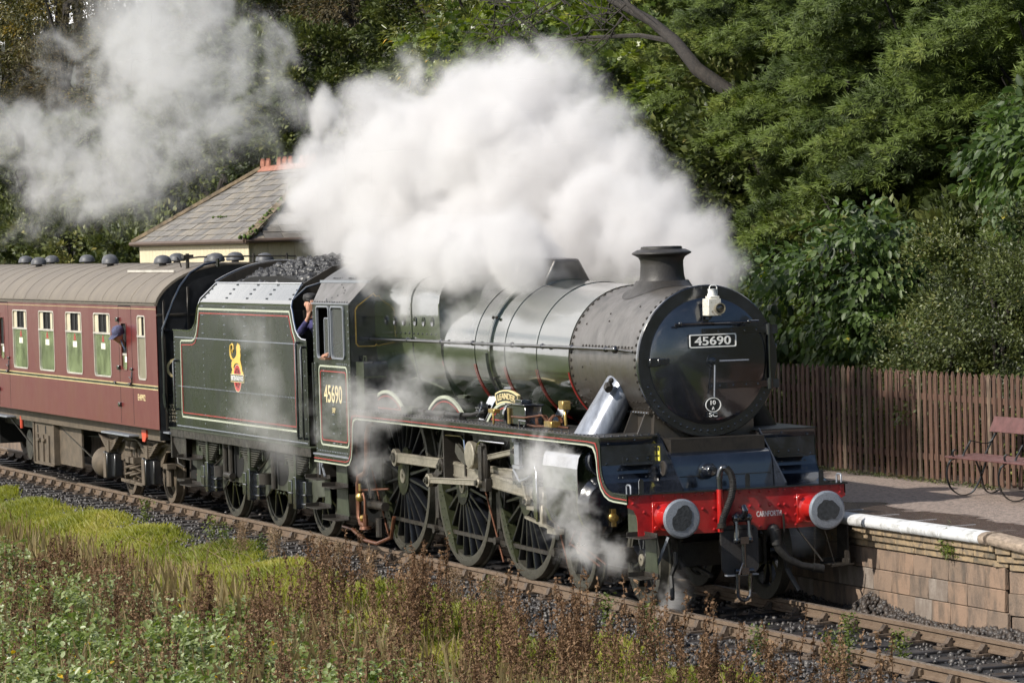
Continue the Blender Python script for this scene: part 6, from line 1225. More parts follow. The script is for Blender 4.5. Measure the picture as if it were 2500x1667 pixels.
LOBED = (np.array([(0,0,0),(.1,.5,.05),(.45,.25,0),(.75,.55,.0),(.75,.15,0),(1.1,0,-.08),(.75,-.15,0),(.75,-.55,0),(.45,-.25,0),(.1,-.5,.05)], float), np.array([(0,1,2),(2,3,4),(4,5,6),(6,7,8),(8,9,0),(0,2,4),(0,4,6),(0,6,8)]))
_f = [(0,0,0),(1,0,-.25)]; _ff = []
_v = []; 
_rs = random.Random(3)
for k in range(6):
    t = k/6+_rs.uniform(-.05,.05)
    for s in (-1, 1):
        i = len(_v); l_ = .26*(1-t*.6)*_rs.uniform(.5,1.3); _v += [(t, s*.0, -.2*t*t), (t+.09, s*.02, -.2*t*t), (t+.34*_rs.uniform(.7,1.3), s*l_, -.25*t*t-.3*l_*_rs.uniform(-.3,1))]; _ff.append((i, i+1, i+2))
_v += [(0,-.012,0),(0,.012,0),(1.05,0,-.27)]; _ff.append((len(_v)-3, len(_v)-2, len(_v)-1))
FROND = (np.array(_v, float), np.array(_ff))
_v, _ff = [], []
for k in range(10):
    a = k*2.4+_rs.uniform(-.3,.3); e = _rs.uniform(.1,1.0); d_ = np.array([sin(e+.2), cos(a)*(1-.5*e), sin(a)*(1-.5*e)*.6]); d_ /= np.linalg.norm(d_); q = np.cross(d_, [.3,.2,.9]); q /= np.linalg.norm(q); i = len(_v); l_ = _rs.uniform(.5,1.1); o_ = np.array([k*.05,0,0])
    _v += [tuple(o_), tuple(o_+d_*l_*.5+q*.06), tuple(o_+d_*l_), tuple(o_+d_*l_*.5-q*.06)]; _ff += [(i, i+1, i+2), (i, i+2, i+3)]
TUFT = (np.array(_v, float), np.array(_ff))
BARK = mat('bark', (.026,.021,.017), .85, var=.3, vs=8, bump=.6, bs=30, stretch=(3,3,.7))
def crown_mesh(name, T, n, leaf, R, m, clus=260, cs=.30, up=.3, hang=0, hollow=.45, seed=0, bottom=-.9, yel=.0, sprig=None):
    # clusters sit on an uneven ellipsoid shell, leaves in each cluster
    d = rng.normal(size=(clus*3, 3)); d /= np.linalg.norm(d, axis=1, keepdims=True); d = d[d[:, 2] > bottom][:clus]; clus = len(d)
    ph = rng.uniform(0, 6, 6); lump = 1+.22*np.sin(d[:, 0]*4+ph[0])*np.sin(d[:, 1]*4+ph[1])+.20*np.sin(d[:, 2]*5+ph[2]+d[:, 0]*3)+rng.normal(0, .05, clus)
    rad = (hollow+(1-hollow)*rng.random(clus)**.45)*lump; C = d*rad[:, None]*np.array(R)
    ci = rng.integers(0, clus, n); sz = rng.uniform(.6, 1.35, clus)*cs
    off = rng.normal(size=(n, 3)); off /= np.linalg.norm(off, axis=1, keepdims=True)+1e-6; off *= (rng.random(n)**.5)[:, None]; P = C[ci]+off*sz[ci][:, None]*np.array([1.15, 1.15, .75])
    Rm = rotm(n, up=up)
    # leaves point outward along the cluster, drooping if hang
    xd = off+d[ci]*.8+rng.normal(0, .35, (n, 3)); xd[:, 2] -= hang; xd /= np.linalg.norm(xd, axis=1, keepdims=True)
    z = rng.normal(0, .55, (n, 3))+np.array([0, 0, 1.0])*(1-min(.7, hang*.4))+d[ci]*.6; z -= xd*(z*xd).sum(1, keepdims=True); z /= np.linalg.norm(z, axis=1, keepdims=True); y = np.cross(z, xd); Rm = np.stack([xd, y, z], 2)
    ctone = rng.random(clus); tone = np.clip(ctone[ci]*.8+rng.random(n)*.5-.15, 0, .96); tone[rng.random(n) < yel] = 1.6
    V, F, Tn = inst(T[0], T[1], P, Rm, leaf*rng.uniform(.65, 1.25, n), tone)
    o = npmesh(name, V, F, m, Tn); return o
def trunk_mesh(h, r, R, n=9, seed=0):
    b = MB(); rs = random.Random(seed)
    P = [(0,0,-.3)]; 
    for k in range(5): P.append((P[-1][0]+rs.uniform(-.12,.12)*h*.2, P[-1][1]+rs.uniform(-.12,.12)*h*.2, (k+1)*h/5))
    b.tube(P, [r*(1-.13*k) for k in range(6)], 8)
    for k in range(n):
        q = P[rs.randint(2, 5)]; a = rs.uniform(0, 6.28); L_ = rs.uniform(.3, .62); p1 = (q[0]+cos(a)*R[0]*L_*.5, q[1]+sin(a)*R[1]*L_*.5, q[2]+rs.uniform(.1,.5)*R[2]); p2 = (q[0]+cos(a+.2)*R[0]*L_, q[1]+sin(a+.2)*R[1]*L_, p1[2]+rs.uniform(-.1,.5)*R[2]*.6)
        b.tube([q, p1, p2], [r*.5, r*.3, r*.08], 6)
    return b
def bough_mesh(name, T, n, leaf, R, m, nb=90, **k):
    # a conifer: drooping layered boughs, each a flat spray of small fronds
    h = rng.uniform(-.95, 1, nb); a = rng.uniform(0, 2*pi, nb); Lb = np.sqrt(np.clip(1.05-h*h*.9, .05, 1))*rng.uniform(.75, 1.15, nb); bt = rng.random(nb); bi = rng.integers(0, nb, n)
    t = .35+.68*rng.random(n)**.7; lat = rng.normal(0, 1, n)*.24*np.clip(1.25-t, .15, 1); A = a[bi]; r_ = Lb[bi]*t
    d = np.stack([np.cos(A), np.sin(A), 0*A], 1); s_ = np.stack([-np.sin(A), np.cos(A), 0*A], 1)
    P = (d*r_[:, None]+s_*lat[:, None])*np.array([R[0], R[1], 1]); P[:, 2] = h[bi]*R[2]-.55*t**2*Lb[bi]+.10*t+rng.normal(0, .055, n)-np.abs(lat)*.35
    xd = d*.9+s_*(np.sign(lat)*.55)[:, None]+rng.normal(0, .55, (n, 3)); xd[:, 2] -= .15+.5*t; xd /= np.linalg.norm(xd, axis=1, keepdims=True)
    z = rng.normal(0, .3, (n, 3))+np.array([0, 0, 1.0])+d*.4; z -= xd*(z*xd).sum(1, keepdims=True); z /= np.linalg.norm(z, axis=1, keepdims=True); y = np.cross(z, xd)
    V, F, Tn = inst(T[0], T[1], P, np.stack([xd, y, z], 2), leaf*rng.uniform(.6, 1.3, n), np.clip(bt[bi]*.55+(t-.35)*.45+rng.random(n)*.3-.15, 0, 1)); return npmesh(name, V, F, m, Tn)  # tone is painted lighter towards the bough tips, imitating highlights, darker inside
PROTO = {}
LM = {}
LM['ivy'] = leafmat('glossy_dark_leaves', [(0,(0.0106,0.0147,0.0051)),(0.35,(0.0436,0.0597,0.0168)),(0.7,(0.1167,0.1342,0.0393)),(1,(0.2332,0.2088,0.0702))], .2, .5, spec=.35)
LM['olive'] = leafmat('olive_leaves', [(0,(0.0125,0.0119,0.0043)),(0.35,(0.0504,0.0528,0.0154)),(0.7,(0.1197,0.108,0.0336)),(1,(0.2772,0.18,0.024))], .25, .5)
LM['brown'] = leafmat('brown_scrub', [(0,(0.0103,0.0084,0.0047)),(0.35,(0.0416,0.035,0.0166)),(0.7,(0.0884,0.0707,0.0312)),(1,(0.1664,0.104,0.0312))], .2, .7)
LM['willow'] = leafmat('willow_leaves', [(0,(0.0114,0.0184,0.0046)),(0.35,(0.0506,0.0714,0.0143)),(0.7,(0.1406,0.1594,0.0357)),(0.95,(0.239,0.2295,0.0638)),(1,(0.5355,0.3315,0.0255))], .3, .35, spec=.7)
LM['bright'] = leafmat('bright_broad_leaves', [(0,(0.0147,0.0264,0.0055)),(0.35,(0.0648,0.0993,0.0196)),(0.7,(0.1782,0.2219,0.043)),(1,(0.3565,0.3525,0.0737))], .35, .38, spec=.6)
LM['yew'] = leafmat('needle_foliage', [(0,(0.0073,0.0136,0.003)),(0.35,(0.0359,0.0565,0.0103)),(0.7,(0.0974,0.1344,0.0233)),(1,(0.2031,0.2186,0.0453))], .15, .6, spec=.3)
LM['cherry'] = leafmat('large_drooping_leaves', [(0,(0.0108,0.0232,0.0072)),(0.4,(0.0482,0.0826,0.023)),(0.75,(0.1084,0.1606,0.0459)),(0.97,(0.1807,0.218,0.0516)),(1,(0.3615,0.2983,0.0344))], .35, .48, spec=.45)
LM['coto'] = leafmat('tiny_leaves', [(0,(0.0104,0.0151,0.0057)),(0.35,(0.051,0.0674,0.0224)),(0.7,(0.1274,0.1504,0.0444)),(1,(0.2317,0.2046,0.0762))], .25, .45)
LM['light'] = leafmat('pale_green_leaves', [(0,(0.0152,0.0275,0.0055)),(0.4,(0.072,0.1061,0.0204)),(0.8,(0.1799,0.2142,0.0459)),(1,(0.3149,0.2754,0.0714))], .35, .45)
def proto(key, T, n, leaf, R, m, h, r, **k):
    def make(i):
        c = (bough_mesh if m == 'yew' else crown_mesh)('crown', T, n, leaf, R, LM[m], **k); t = trunk_mesh(h, r, R, seed=i).build('trunk', BARK, None, 50); return c, t, h
    PROTO[key] = [make(0), make(1)]
    for c, t, _ in PROTO[key]:
        for o in (c, t): COL.objects.unlink(o)
proto('ivy', LEAF, 15000, .14, (2.2,2.2,2.4), 'ivy', 2.2, .22, clus=150, cs=.32, yel=.004)
proto('olive', LEAF, 14000, .10, (2.2,2.2,2.2), 'olive', 2.2, .2, clus=240, cs=.38, yel=.02)
proto('brown', NARROW, 11000, .14, (2.4,2.2,2.2), 'brown', 2.2, .16, clus=260, cs=.45, yel=.015)
proto('willow', NARROW, 17000, .13, (2.0,2.0,2.3), 'willow', 2.2, .18, clus=150, cs=.29, hang=.4, yel=.012)
proto('bright', LOBED, 7500, .14, (2.3,2.3,2.0), 'bright', 2.4, .24, clus=120, cs=.33, hang=.2, yel=.006)
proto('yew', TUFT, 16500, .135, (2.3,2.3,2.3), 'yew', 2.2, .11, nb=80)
proto('cherry', OVAL, 2600, .125, (1.35,1.2,1.3), 'cherry', 1.6, .07, clus=110, cs=.26, hang=1.0, hollow=.3, yel=.004)
proto('coto', LEAF, 24000, .042, (1.3,1.3,1.3), 'coto', 1.0, .08, clus=300, cs=.20, yel=.01)
proto('light', LEAF, 7000, .06, (.75,.75,.8), 'light', .7, .05, clus=120, cs=.17, yel=.01)
NM = {'ivy': ('evergreen_tree','tree'), 'olive': ('broadleaf_tree','tree'), 'brown': ('scrub_tree','tree'), 'willow': ('willow_tree','tree'), 'bright': ('sycamore_tree','tree'), 'yew': ('conifer_tree','tree'), 'cherry': ('cherry_laurel','shrub'), 'coto': ('round_shrub','shrub'), 'light': ('small_bush','bush')}
TC = [0]
def tree(key, x, y, zc, label, sc=(1,1,1), group=None):
    c, t, h = PROTO[key][TC[0] % 2]; TC[0] += 1; zg = float(gz(x, y))
    if y < 5.4 : zg = .9
    T_ = thing(NM[key][0], label, NM[key][1], (x, y, zg), group)
    c2 = c.copy(); t2 = t.copy(); COL.objects.link(c2); COL.objects.link(t2); c2.parent = t2.parent = T_
    a = rng.uniform(0, 6.28); c2.rotation_euler = (0, 0, a); c2.scale = sc; c2.location = (0, 0, zc-zg); t2.rotation_euler = (0, 0, a+1); hh = max(.5, zc-zg); t2.scale = (sc[0], sc[1], (hh*.8+.2)/h)
    return T_
LB = {
 'ivy': 'dark glossy evergreen behind the coach',
 'olive': 'olive green tree on the bank', 'brown': 'brown scrubby tree on the bank',
 'willow': 'yellow flecked willow behind the steam', 'bright': 'bright green broad leaved tree', 'yew': 'dark feathery conifer behind the fence'}
G = {'ivy': 'evergreen trees on the bank behind the coach', 'olive': 'olive trees on the bank', 'brown': 'scrub trees on the upper bank', 'willow': 'willow trees behind the steam', 'bright': 'broad leaved trees above the steam', 'yew': 'conifers behind the platform fence'}
# far bank, from behind the coach to behind the chimney: (kind, x, y, crown height)
T1 = [('olive',-126,24,19.5),('ivy',-117,21,17.5),('olive',-104,18,17),('ivy',-97,15,15.8),('olive',-98,14,13.2),('olive',-92,12,10),('brown',-105,16,15),('ivy',-95,10,7),('olive',-112,18,14),('ivy',-100,11,10),('ivy',-88,9,5.5),('brown',-90,16,15),('brown',-84,17,15.5),('ivy',-70,9,3.2),('ivy',-64,8.4,2.6),('ivy',-58,9.2,3.0),('ivy',-75,10,6.0),('ivy',-68,11,6.2),('ivy',-61,11.5,5.8),('olive',-73,13,9),('brown',-82,13,9.5),('brown',-76,14,12),('ivy',-66,14,9.2),('olive',-88,14,12.5),('ivy',-84,10.5,5),('ivy',-80,9,3),
 ('brown',-68,15,12.2),('ivy',-60,13.5,8.5),('olive',-62,16,12),('brown',-55,14,10.6),('ivy',-54,12.5,7.2),('brown',-58,17,13),('ivy',-52,15,9.6),('ivy',-55,8.0,2.4),('olive',-50,16,11.5),('ivy',-56,12.4,4.2),('ivy',-50,12.6,4.0),('ivy',-45,12.8,4.4),
 ('ivy',-46,13.5,7.5),('olive',-47,15.5,10.4),('willow',-43,13,8.6),('willow',-41,12.2,6.4),('willow',-44.5,14.6,10.2),('willow',-38.6,11.4,5.0),('willow',-40,14,9.4),('ivy',-36.5,11.5,4.5),('bright',-37.5,12,7.6),('bright',-35,11.6,6.2),('bright',-37,14,9.6),('bright',-33.2,12.2,8.0),
 ('bright',-31,11.2,6.4),('ivy',-33,14.5,9.6),('olive',-30,13.5,8.8),('ivy',-28.6,12.4,7.0),('bright',-26.6,9.6,5.2),('yew',-28,11,4.2),('yew',-31,10.6,3.4),('ivy',-34,10.6,3.2),('ivy',-38,10.4,3.2),('ivy',-42,15,6)]
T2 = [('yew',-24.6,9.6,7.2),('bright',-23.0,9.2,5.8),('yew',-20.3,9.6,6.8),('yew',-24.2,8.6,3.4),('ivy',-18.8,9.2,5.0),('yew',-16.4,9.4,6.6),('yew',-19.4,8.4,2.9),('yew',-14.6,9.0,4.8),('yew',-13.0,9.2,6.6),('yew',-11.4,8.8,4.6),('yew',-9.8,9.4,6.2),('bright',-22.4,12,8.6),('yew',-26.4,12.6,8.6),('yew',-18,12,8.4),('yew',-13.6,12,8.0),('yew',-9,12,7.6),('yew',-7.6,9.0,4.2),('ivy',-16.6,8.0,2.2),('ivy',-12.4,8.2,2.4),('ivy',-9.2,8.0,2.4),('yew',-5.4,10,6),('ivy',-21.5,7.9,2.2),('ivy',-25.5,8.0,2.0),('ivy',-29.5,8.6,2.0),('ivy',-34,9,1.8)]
ORD = 'first second third fourth fifth sixth seventh eighth ninth tenth eleventh twelfth thirteenth fourteenth fifteenth sixteenth seventeenth eighteenth nineteenth twentieth'.split()
def imx(x, y, z): d = Vector((x, y, z))-CP; return d.dot(R2)/d.dot(Fw)
cls = {}
for t_ in T1+T2:
    kk = 'near' if t_[0] == 'ivy' and t_[1] > -40 else t_[0]; low = 'high' if t_[3] > 5.6 else 'low'; cls.setdefault((kk, low), []).append(t_)
LAB = {}
for (kk, low), L_ in cls.items():
    L_.sort(key=lambda t_: imx(*t_[1:]))
    for i, t_ in enumerate(L_): LAB[t_] = {'near': 'dark evergreen near the fence', **LB}[kk]+', %s, %s from the left' % ('in the upper row' if low == 'high' else 'in the lower row', ORD[i])
for k, x, y, z in T1+T2:
    lab = LAB[(k, x, y, z)]; g = 'evergreen trees low on the near bank' if k == 'ivy' and x > -40 else G[k]
    s = rng.uniform(.88, 1.1); tree(k, x+rng.uniform(-.3,.3), y, z, lab, (s, s, s*rng.uniform(.9,1.1)), g)
# named shrubs close behind the fence
for x, y, z, s, w_ in ((-10.4,6.0,3.05,1.0,'leftmost of the three in the middle'),(-8.6,5.9,3.3,.95,'tallest of the three in the middle'),(-7.9,5.7,2.3,.8,'lowest of the three, touching the pickets')): tree('cherry', x, y, z, 'shrub with large drooping pale green leaves, '+w_, (s,s,s), 'drooping leaved shrubs behind the fence')
for x, y, z, s, w_ in ((-13.9,6.4,3.1,.9,'just right of the smokebox'),(-15.2,6.4,2.6,.8,'mostly hidden behind the smokebox')): tree('cherry', x, y, z, 'shrub with hanging oval leaves '+w_, (s,s,s*.8), 'hanging leaved shrubs beside the smokebox')
tree('cherry', -4.6, 6.6, 4.75, 'upper spray of long hanging leaves at the far right above the round shrub', (1.0,1.0,1.0)); tree('cherry', -2.9, 6.4, 4.4, 'long hanging leaves at the right edge of the picture above the shrub', (.9,.9,1.1))
tree('coto', -4.9, 5.9, 2.7, 'rounded shrub of tiny grey green leaves rising over the right end of the fence', (1.15,1.1,1.2)); tree('coto', -3.0, 5.9, 3.1, 'taller rounded shrub of tiny leaves at the right edge of the picture', (1.1,1.1,1.2)); tree('coto', -6.3, 5.7, 2.0, 'lower left lobe of tiny leaved shrub beside the drooping leaves', (.8,.8,.8))
tree('light', -11.9, 5.6, 2.35, 'small pale green bush just above the fence beside the smokebox', (1.25,1.1,1.2)); tree('light', -12.9, 5.6, 2.1, 'small pale green bush partly hidden by the smokebox ring', (1.1,1.1,1))
# the big dark limbs that cross the top of the picture
b = MB(); b.tube([(-15.6,9.3,.6),(-16.2,9.2,3.2),(-17.0,8.6,5.6),(-18.25,7.5,6.75),(-19.1,7.5,7.24),(-20.14,7.5,7.65),(-21.6,7.4,8.1),(-22.9,7.4,8.6),(-24.5,7.4,9.4)], [.17,.16,.14,.115,.10,.085,.07,.05,.03], 8); lt = b.build('trunk', BARK, None, 50)
LT = thing('leaning_tree', 'dark bare leaning tree trunk with thin branches above the steam', 'tree', (-15.6, 9.3, .9)); lt.parent = LT; lt.location = -wloc(LT)
b = MB(); b.tube([(-19.1,7.5,7.24),(-20.5,7.45,7.43),(-22.6,7.4,7.52),(-25.0,7.4,7.58),(-27.4,7.4,7.5)], [.05,.042,.03,.02,.01], 6).tube([(-19.3,7.5,7.3),(-20.6,7.3,7.95),(-21.2,7.2,8.5),(-21.8,7.2,9.2)], [.055,.045,.03,.02], 6)
for k in range(60):
    x = rng.uniform(-27.5,-20.5); z = 7.5+rng.uniform(-.1,.9); b.tube([(x,7.4,z),(x-rng.uniform(.3,1.1),7.3+rng.uniform(-.3,.3),z+rng.uniform(-.5,.6)),(x-rng.uniform(.9,2.2),7.2,z+rng.uniform(-.8,.9))], [.016,.010,.004], 4)
b.build('branches', BARK, LT, 50)
# undergrowth that covers the bank itself
n = 60000; x = -95+rng.random(n)**.8*99; y = 5.1+rng.random(n)**1.3*14; z = gz(x, y)+rng.uniform(0, .45, n)
V, F, T_ = inst(LEAF[0], LEAF[1], np.stack([x, y, z], 1), rotm(n, up=.4), .14*rng.uniform(.6, 1.3, n)*np.clip((-x)/40, .5, 1.3)); tag(npmesh('undergrowth', V, F, LM['ivy'], T_), 'dark leafy undergrowth covering the bank behind the fence', 'undergrowth', kind='stuff')
n = 9000; x = -12+rng.random(n)*18; y = 4.7+rng.random(n)*1.2; z = .9+rng.random(n)**1.6*.95
V, F, T_ = inst(LEAF[0], LEAF[1], np.stack([x, y, z], 1), rotm(n, up=.4), .06*rng.uniform(.6, 1.3, n)); tag(npmesh('fence_undergrowth', V, F, LM['light'], T_), 'sunlit green weeds seen through the gaps of the picket fence', 'undergrowth', kind='stuff')
n = 1500; x = rng.uniform(-10, -2, n); y = 4.36-np.abs(rng.normal(0, .05, n)); z = .95+rng.random(n)*.05
V, F, T_ = inst(LEAF[0], LEAF[1], np.stack([x, y, z], 1), rotm(n, up=.8), .03*rng.uniform(.6, 1.3, n)); tag(npmesh('fence_foot_weeds', V, F, LM['ivy'], T_), 'low green weeds along the foot of the picket fence', 'weeds', kind='stuff')
n = 500; x = 2.25+rng.normal(0,.10,n); y = 1.46+rng.normal(0,.03,n); z = .76+rng.normal(0,.07,n)
V, F, T_ = inst(NARROW[0], NARROW[1], np.stack([x, y, z], 1), rotm(n, up=.3), .05*rng.uniform(.6, 1.3, n)); tag(npmesh('wall_weed', V, F, LM['bright'], T_), 'tuft of green weed growing from the brick corbels under the white edge', 'weed', kind='stuff')
# ================================================================ foreground field
def inwedge(x, y, ztop=1.3, pad=.075):
    d = np.stack([x-CP.x, y-CP.y, np.full_like(x, 0)-.45-CP.z], 1); f = np.array(Fw); r = np.array(R2); u = np.array(U2); zz = d@f
    return (np.abs(d@r)/zz < 1250/9271+pad*.6)&((d@u)/zz > -(833/9271+pad*1.6))
GRASS = leafmat('grass_blades', [(0,(.065,.075,.02)),(.35,(.175,.20,.036)),(.7,(.31,.31,.07)),(1,(.48,.40,.17))], .45, .5)
def field(n, xr, yr, f=None):
    x = rng.uniform(*xr, n); y = rng.uniform(*yr, n); k = inwedge(x, y)
    if f is not None: k &= rng.random(n) < f(x, y)
    return x[k], y[k]
def edge(x): return np.where(x < -3, -1.63, -1.80)+.10*np.sin(x*.8)+.07*np.sin(x*2.1)+.05*np.sin(x*5.3)
BL = (np.array([(-.05,0,0),(.05,0,0),(.03,.06,.6),(0,.34,1.0)], float), np.array([(0,1,2),(0,2,3)]))
x, y = field(1500000, (-50,9), (-9,-1.4), lambda x, y: np.clip((edge(x)-y)*3, 0, 1)*np.where(y < -5.2, .3, 1.0)*np.where(x > -7, .45, 1.0)*np.clip(1.2+x/70, .3, 1))
if len(x) > 320000: x, y = x[:320000], y[:320000]
n = len(x); a = rng.uniform(0, 6.28, n); c, s = np.cos(a), np.sin(a); h = (.07+.09*rng.random(n))*(1+.5*np.sin(x*1.7)*np.sin(y*2.3)); Rm = np.zeros((n,3,3)); Rm[:,0,0] = c; Rm[:,1,0] = s; Rm[:,0,1] = -s; Rm[:,1,1] = c; Rm[:,2,2] = 1
tn = np.clip(.5+.3*np.sin(x*.6+y)*np.sin(y*1.1)+rng.normal(0,.15,n), 0, 1.2)
V, F, T_ = inst(BL[0], BL[1], np.stack([x, y, gz(x, y)-.01], 1), Rm, np.stack([h*1.5, h*1.2, h], 1), tn); tag(npmesh('grass', V, F, GRASS, T_), 'bright rough grass on the strip beside the track ballast', 'grass', kind='stuff')
# brambles: arching canes with green and silvery leaves
BRM = leafmat('bramble_leaves', [(0,(.04,.075,.018)),(.25,(.10,.15,.03)),(.5,(.19,.24,.07)),(.75,(.32,.37,.19)),(.97,(.42,.45,.30)),(1,(.70,.45,.03))], .35, .40, spec=.6)
DOCK = leafmat('dead_dock', [(0,(.05,.030,.018)),(.4,(.14,.082,.048)),(.75,(.24,.155,.092)),(1,(.42,.32,.20))], .2, .8, spec=.2)
def bramdens(x, y):
    v = (-3.2-.5*(x < -9)-y); base = np.clip(v*1.6+.4*np.sin(x*.7+y*.5), 0, 1); return base*(.55+.45*np.sin(x*1.1+2*np.sin(y*1.3)))
x, y = field(200000, (-38,9), (-11,-2.4), bramdens); m_ = min(len(x), 22500); x, y = x[:m_], y[:m_]
n = m_*15; ci = np.repeat(np.arange(m_), 15); h0 = .12+.85*rng.random(m_)**1.5*(.6+.4*np.sin(x*2.3)*np.sin(y*2.9))*np.clip((-3.9-y)*.8, .25, 1)
P = np.stack([x[ci]+rng.normal(0,.13,n), y[ci]+rng.normal(0,.13,n), gz(x, y)[ci]+h0[ci]*(1-.5*rng.random(n)**2)+rng.normal(0,.03,n)], 1)
ct = rng.random(m_); tn = np.clip(ct[ci]*.45+rng.random(n)*.55, 0, .97); tn[rng.random(n) < .012] = 1.6
V, F, T_ = inst(OVAL[0], OVAL[1], P, rotm(n, up=.55), .068*rng.uniform(.5, 1.3, n), tn); tag(npmesh('bramble_leaves', V, F, BRM, T_), 'tangle of bramble leaves filling the lower left of the field', 'brambles', kind='stuff')
# stalks of dead dock and willowherb
def dockdens(x, y):
    off = np.where(x < -6, 1.9, np.where(x < 3, .5, .9)); v = np.clip((-2.3-off-y)*1.2, 0, 1)*np.clip(1.25-(-4.6-y)*.26, .14, 1); return v*(.05+.95*(np.sin(x*1.9+1.3*np.sin(y*2))*np.sin(y*2.6+x) > .38))
nc = 430; cx_ = rng.uniform(-34, 9.5, nc); cy_ = -2.9-6.5*rng.random(nc)**2.0-np.where(cx_ < -6, 1.5, 0)-np.where(cx_ < -14, 1.0, 0); k = rng.random(nc) < .8; ok = inwedge(cx_, cy_); cx_, cy_ = cx_[ok], cy_[ok]; cnt_ = rng.integers(2, 11, len(cx_)); ci = np.repeat(np.arange(len(cx_)), cnt_); x = cx_[ci]+rng.normal(0, .13, len(ci)); y = cy_[ci]+rng.normal(0, .13, len(ci)); m_ = min(len(x), 900); pm_ = rng.permutation(len(x))[:m_]; x, y = x[pm_], y[pm_]; H = rng.uniform(.55, 1.2, m_)*np.clip(.75+(x+20)/60, .6, 1.05); lean = rng.normal(0, .10, (m_, 2))
ST = (np.array([(-.5,0,0),(.5,0,0),(0,.8,0),(-.3,0,1),(.3,0,1),(0,.5,1)], float), np.array([(0,1,4),(0,4,3),(1,2,5),(1,5,4),(2,0,3),(2,3,5)]))
Rm = np.zeros((m_,3,3)); Rm[:,0,0] = Rm[:,1,1] = 1; Rm[:,0,2] = lean[:,0]; Rm[:,1,2] = lean[:,1]; Rm[:,2,2] = 1
rng.random(3); TVs = ST[0].copy(); base = np.stack([x, y, gz(x, y)], 1)
Vs = np.einsum('nij,nkj->nki', Rm, TVs[None]*np.stack([np.full(m_, .009), np.full(m_, .009), H], 1)[:, None])+base[:, None]
stalk = (Vs.reshape(-1, 3), (ST[1][None]+6*np.arange(m_)[:, None, None]).reshape(-1, 3), np.repeat(rng.random(m_)*.5, 6))
k = 80; ci = np.repeat(np.arange(m_), k); n = m_*k; t = .28+.74*rng.random(n)**.8; P = base[ci]+np.stack([lean[ci,0]*t*H[ci], lean[ci,1]*t*H[ci], t*H[ci]], 1)+np.stack([rng.normal(0,1,n),rng.normal(0,1,n),rng.normal(0,.4,n)], 1)*(.006+.020*np.sin(t*3)**2*rng.random(n))[:, None]
seeds = inst(LEAF[0], LEAF[1], P, rotm(n, up=0), .033*rng.uniform(.5, 1.5, n), np.clip(rng.random(m_)[ci]*.6+rng.random(n)*.4, 0, 1))
k = 5; ci = np.repeat(np.arange(m_), k); n = m_*k; t = rng.uniform(.3, .8, n); A = base[ci]+np.stack([lean[ci,0]*t*H[ci], lean[ci,1]*t*H[ci], t*H[ci]], 1); a = rng.uniform(0, 6.28, n); Lb = rng.uniform(.08, .26, n)
X_ = np.stack([np.cos(a)*.45, np.sin(a)*.45, np.full(n, .85)], 1); Yv = np.stack([-np.sin(a), np.cos(a), 0*a], 1); Zv = np.cross(X_, Yv); Rb = np.stack([Yv, Zv, X_], 2); Vb = np.einsum('nij,nkj->nki', Rb, TVs[None]*np.stack([np.full(n,.006),np.full(n,.006),Lb],1)[:, None])+A[:, None]
br = (Vb.reshape(-1, 3), (ST[1][None]+6*np.arange(n)[:, None, None]).reshape(-1, 3), np.repeat(rng.random(n)*.5, 6))
k2 = 12; c2 = np.repeat(np.arange(n), k2); n2 = n*k2; t2 = rng.uniform(.3, 1.05, n2); P = A[c2]+X_[c2]*(Lb[c2]*t2)[:, None]+rng.normal(0, .012, (n2, 3)); sd2 = inst(LEAF[0], LEAF[1], P, rotm(n2), .024*rng.uniform(.5,1.5,n2))
V, F, T_ = cat(stalk, seeds, br, sd2); tag(npmesh('dead_dock_stalks', V, F, DOCK, T_), 'rust brown seeding dock and dead weed stalks standing in the field', 'dead weeds', kind='stuff')
n = 60000; x, y = field(n, (-30,9), (-9.5,-2.7), lambda x, y: .5+.5*np.sin(x*1.4)*np.sin(y*1.9+x*.5)); k = rng.permutation(len(x))[:10500]; x, y = x[k], y[k]; n = len(x); H2 = rng.uniform(.25,.75,n)*np.clip((-2.2-y)*.6,.4,1); a = rng.uniform(0,6.28,n); ln = rng.uniform(.05,.45,n)
Rm = np.zeros((n,3,3)); Rm[:,0,0] = np.cos(a); Rm[:,1,0] = np.sin(a); Rm[:,0,1] = -np.sin(a); Rm[:,1,1] = np.cos(a); Rm[:,2,2] = 1; Rm[:,0,2] = ln*np.cos(a*3); Rm[:,1,2] = ln*np.sin(a*3)
V, F, T_ = inst(BL[0], BL[1], np.stack([x, y, gz(x, y)], 1), Rm, np.stack([np.full(n,.10), H2*.5, H2], 1)); tag(npmesh('dry_grass_stems', V, F, leafmat('straw', [(0,(.12,.09,.04)),(.5,(.26,.20,.10)),(1,(.42,.35,.20))], .3, .7, spec=.2), T_), 'pale straw coloured dry grass stems among the brambles', 'dry grass', kind='stuff')
# fine pale twigs and arching canes
b = MB()
for k in range(420):
    x = rng.uniform(-14, 8); y = rng.uniform(-8, -2.4)
    if not inwedge(np.array([x]), np.array([y]))[0]: continue
    a = rng.uniform(0, 6.28); L_ = rng.uniform(.3, 1.0); z0 = float(gz(x, y)); h = rng.uniform(.3, .75); b.tube([(x,y,z0),(x+cos(a)*L_*.3,y+sin(a)*L_*.3,z0+h*.8),(x+cos(a)*L_*.7,y+sin(a)*L_*.7,z0+h),(x+cos(a)*L_,y+sin(a)*L_,z0+h*.75)], [.005,.004,.003,.002], 3)
tag(b.build('bramble_canes', mat('pale_cane', (.20,.13,.08), .7, var=.3, vs=5), None, 0), 'thin arching bramble canes among the leaves', 'brambles', kind='stuff')
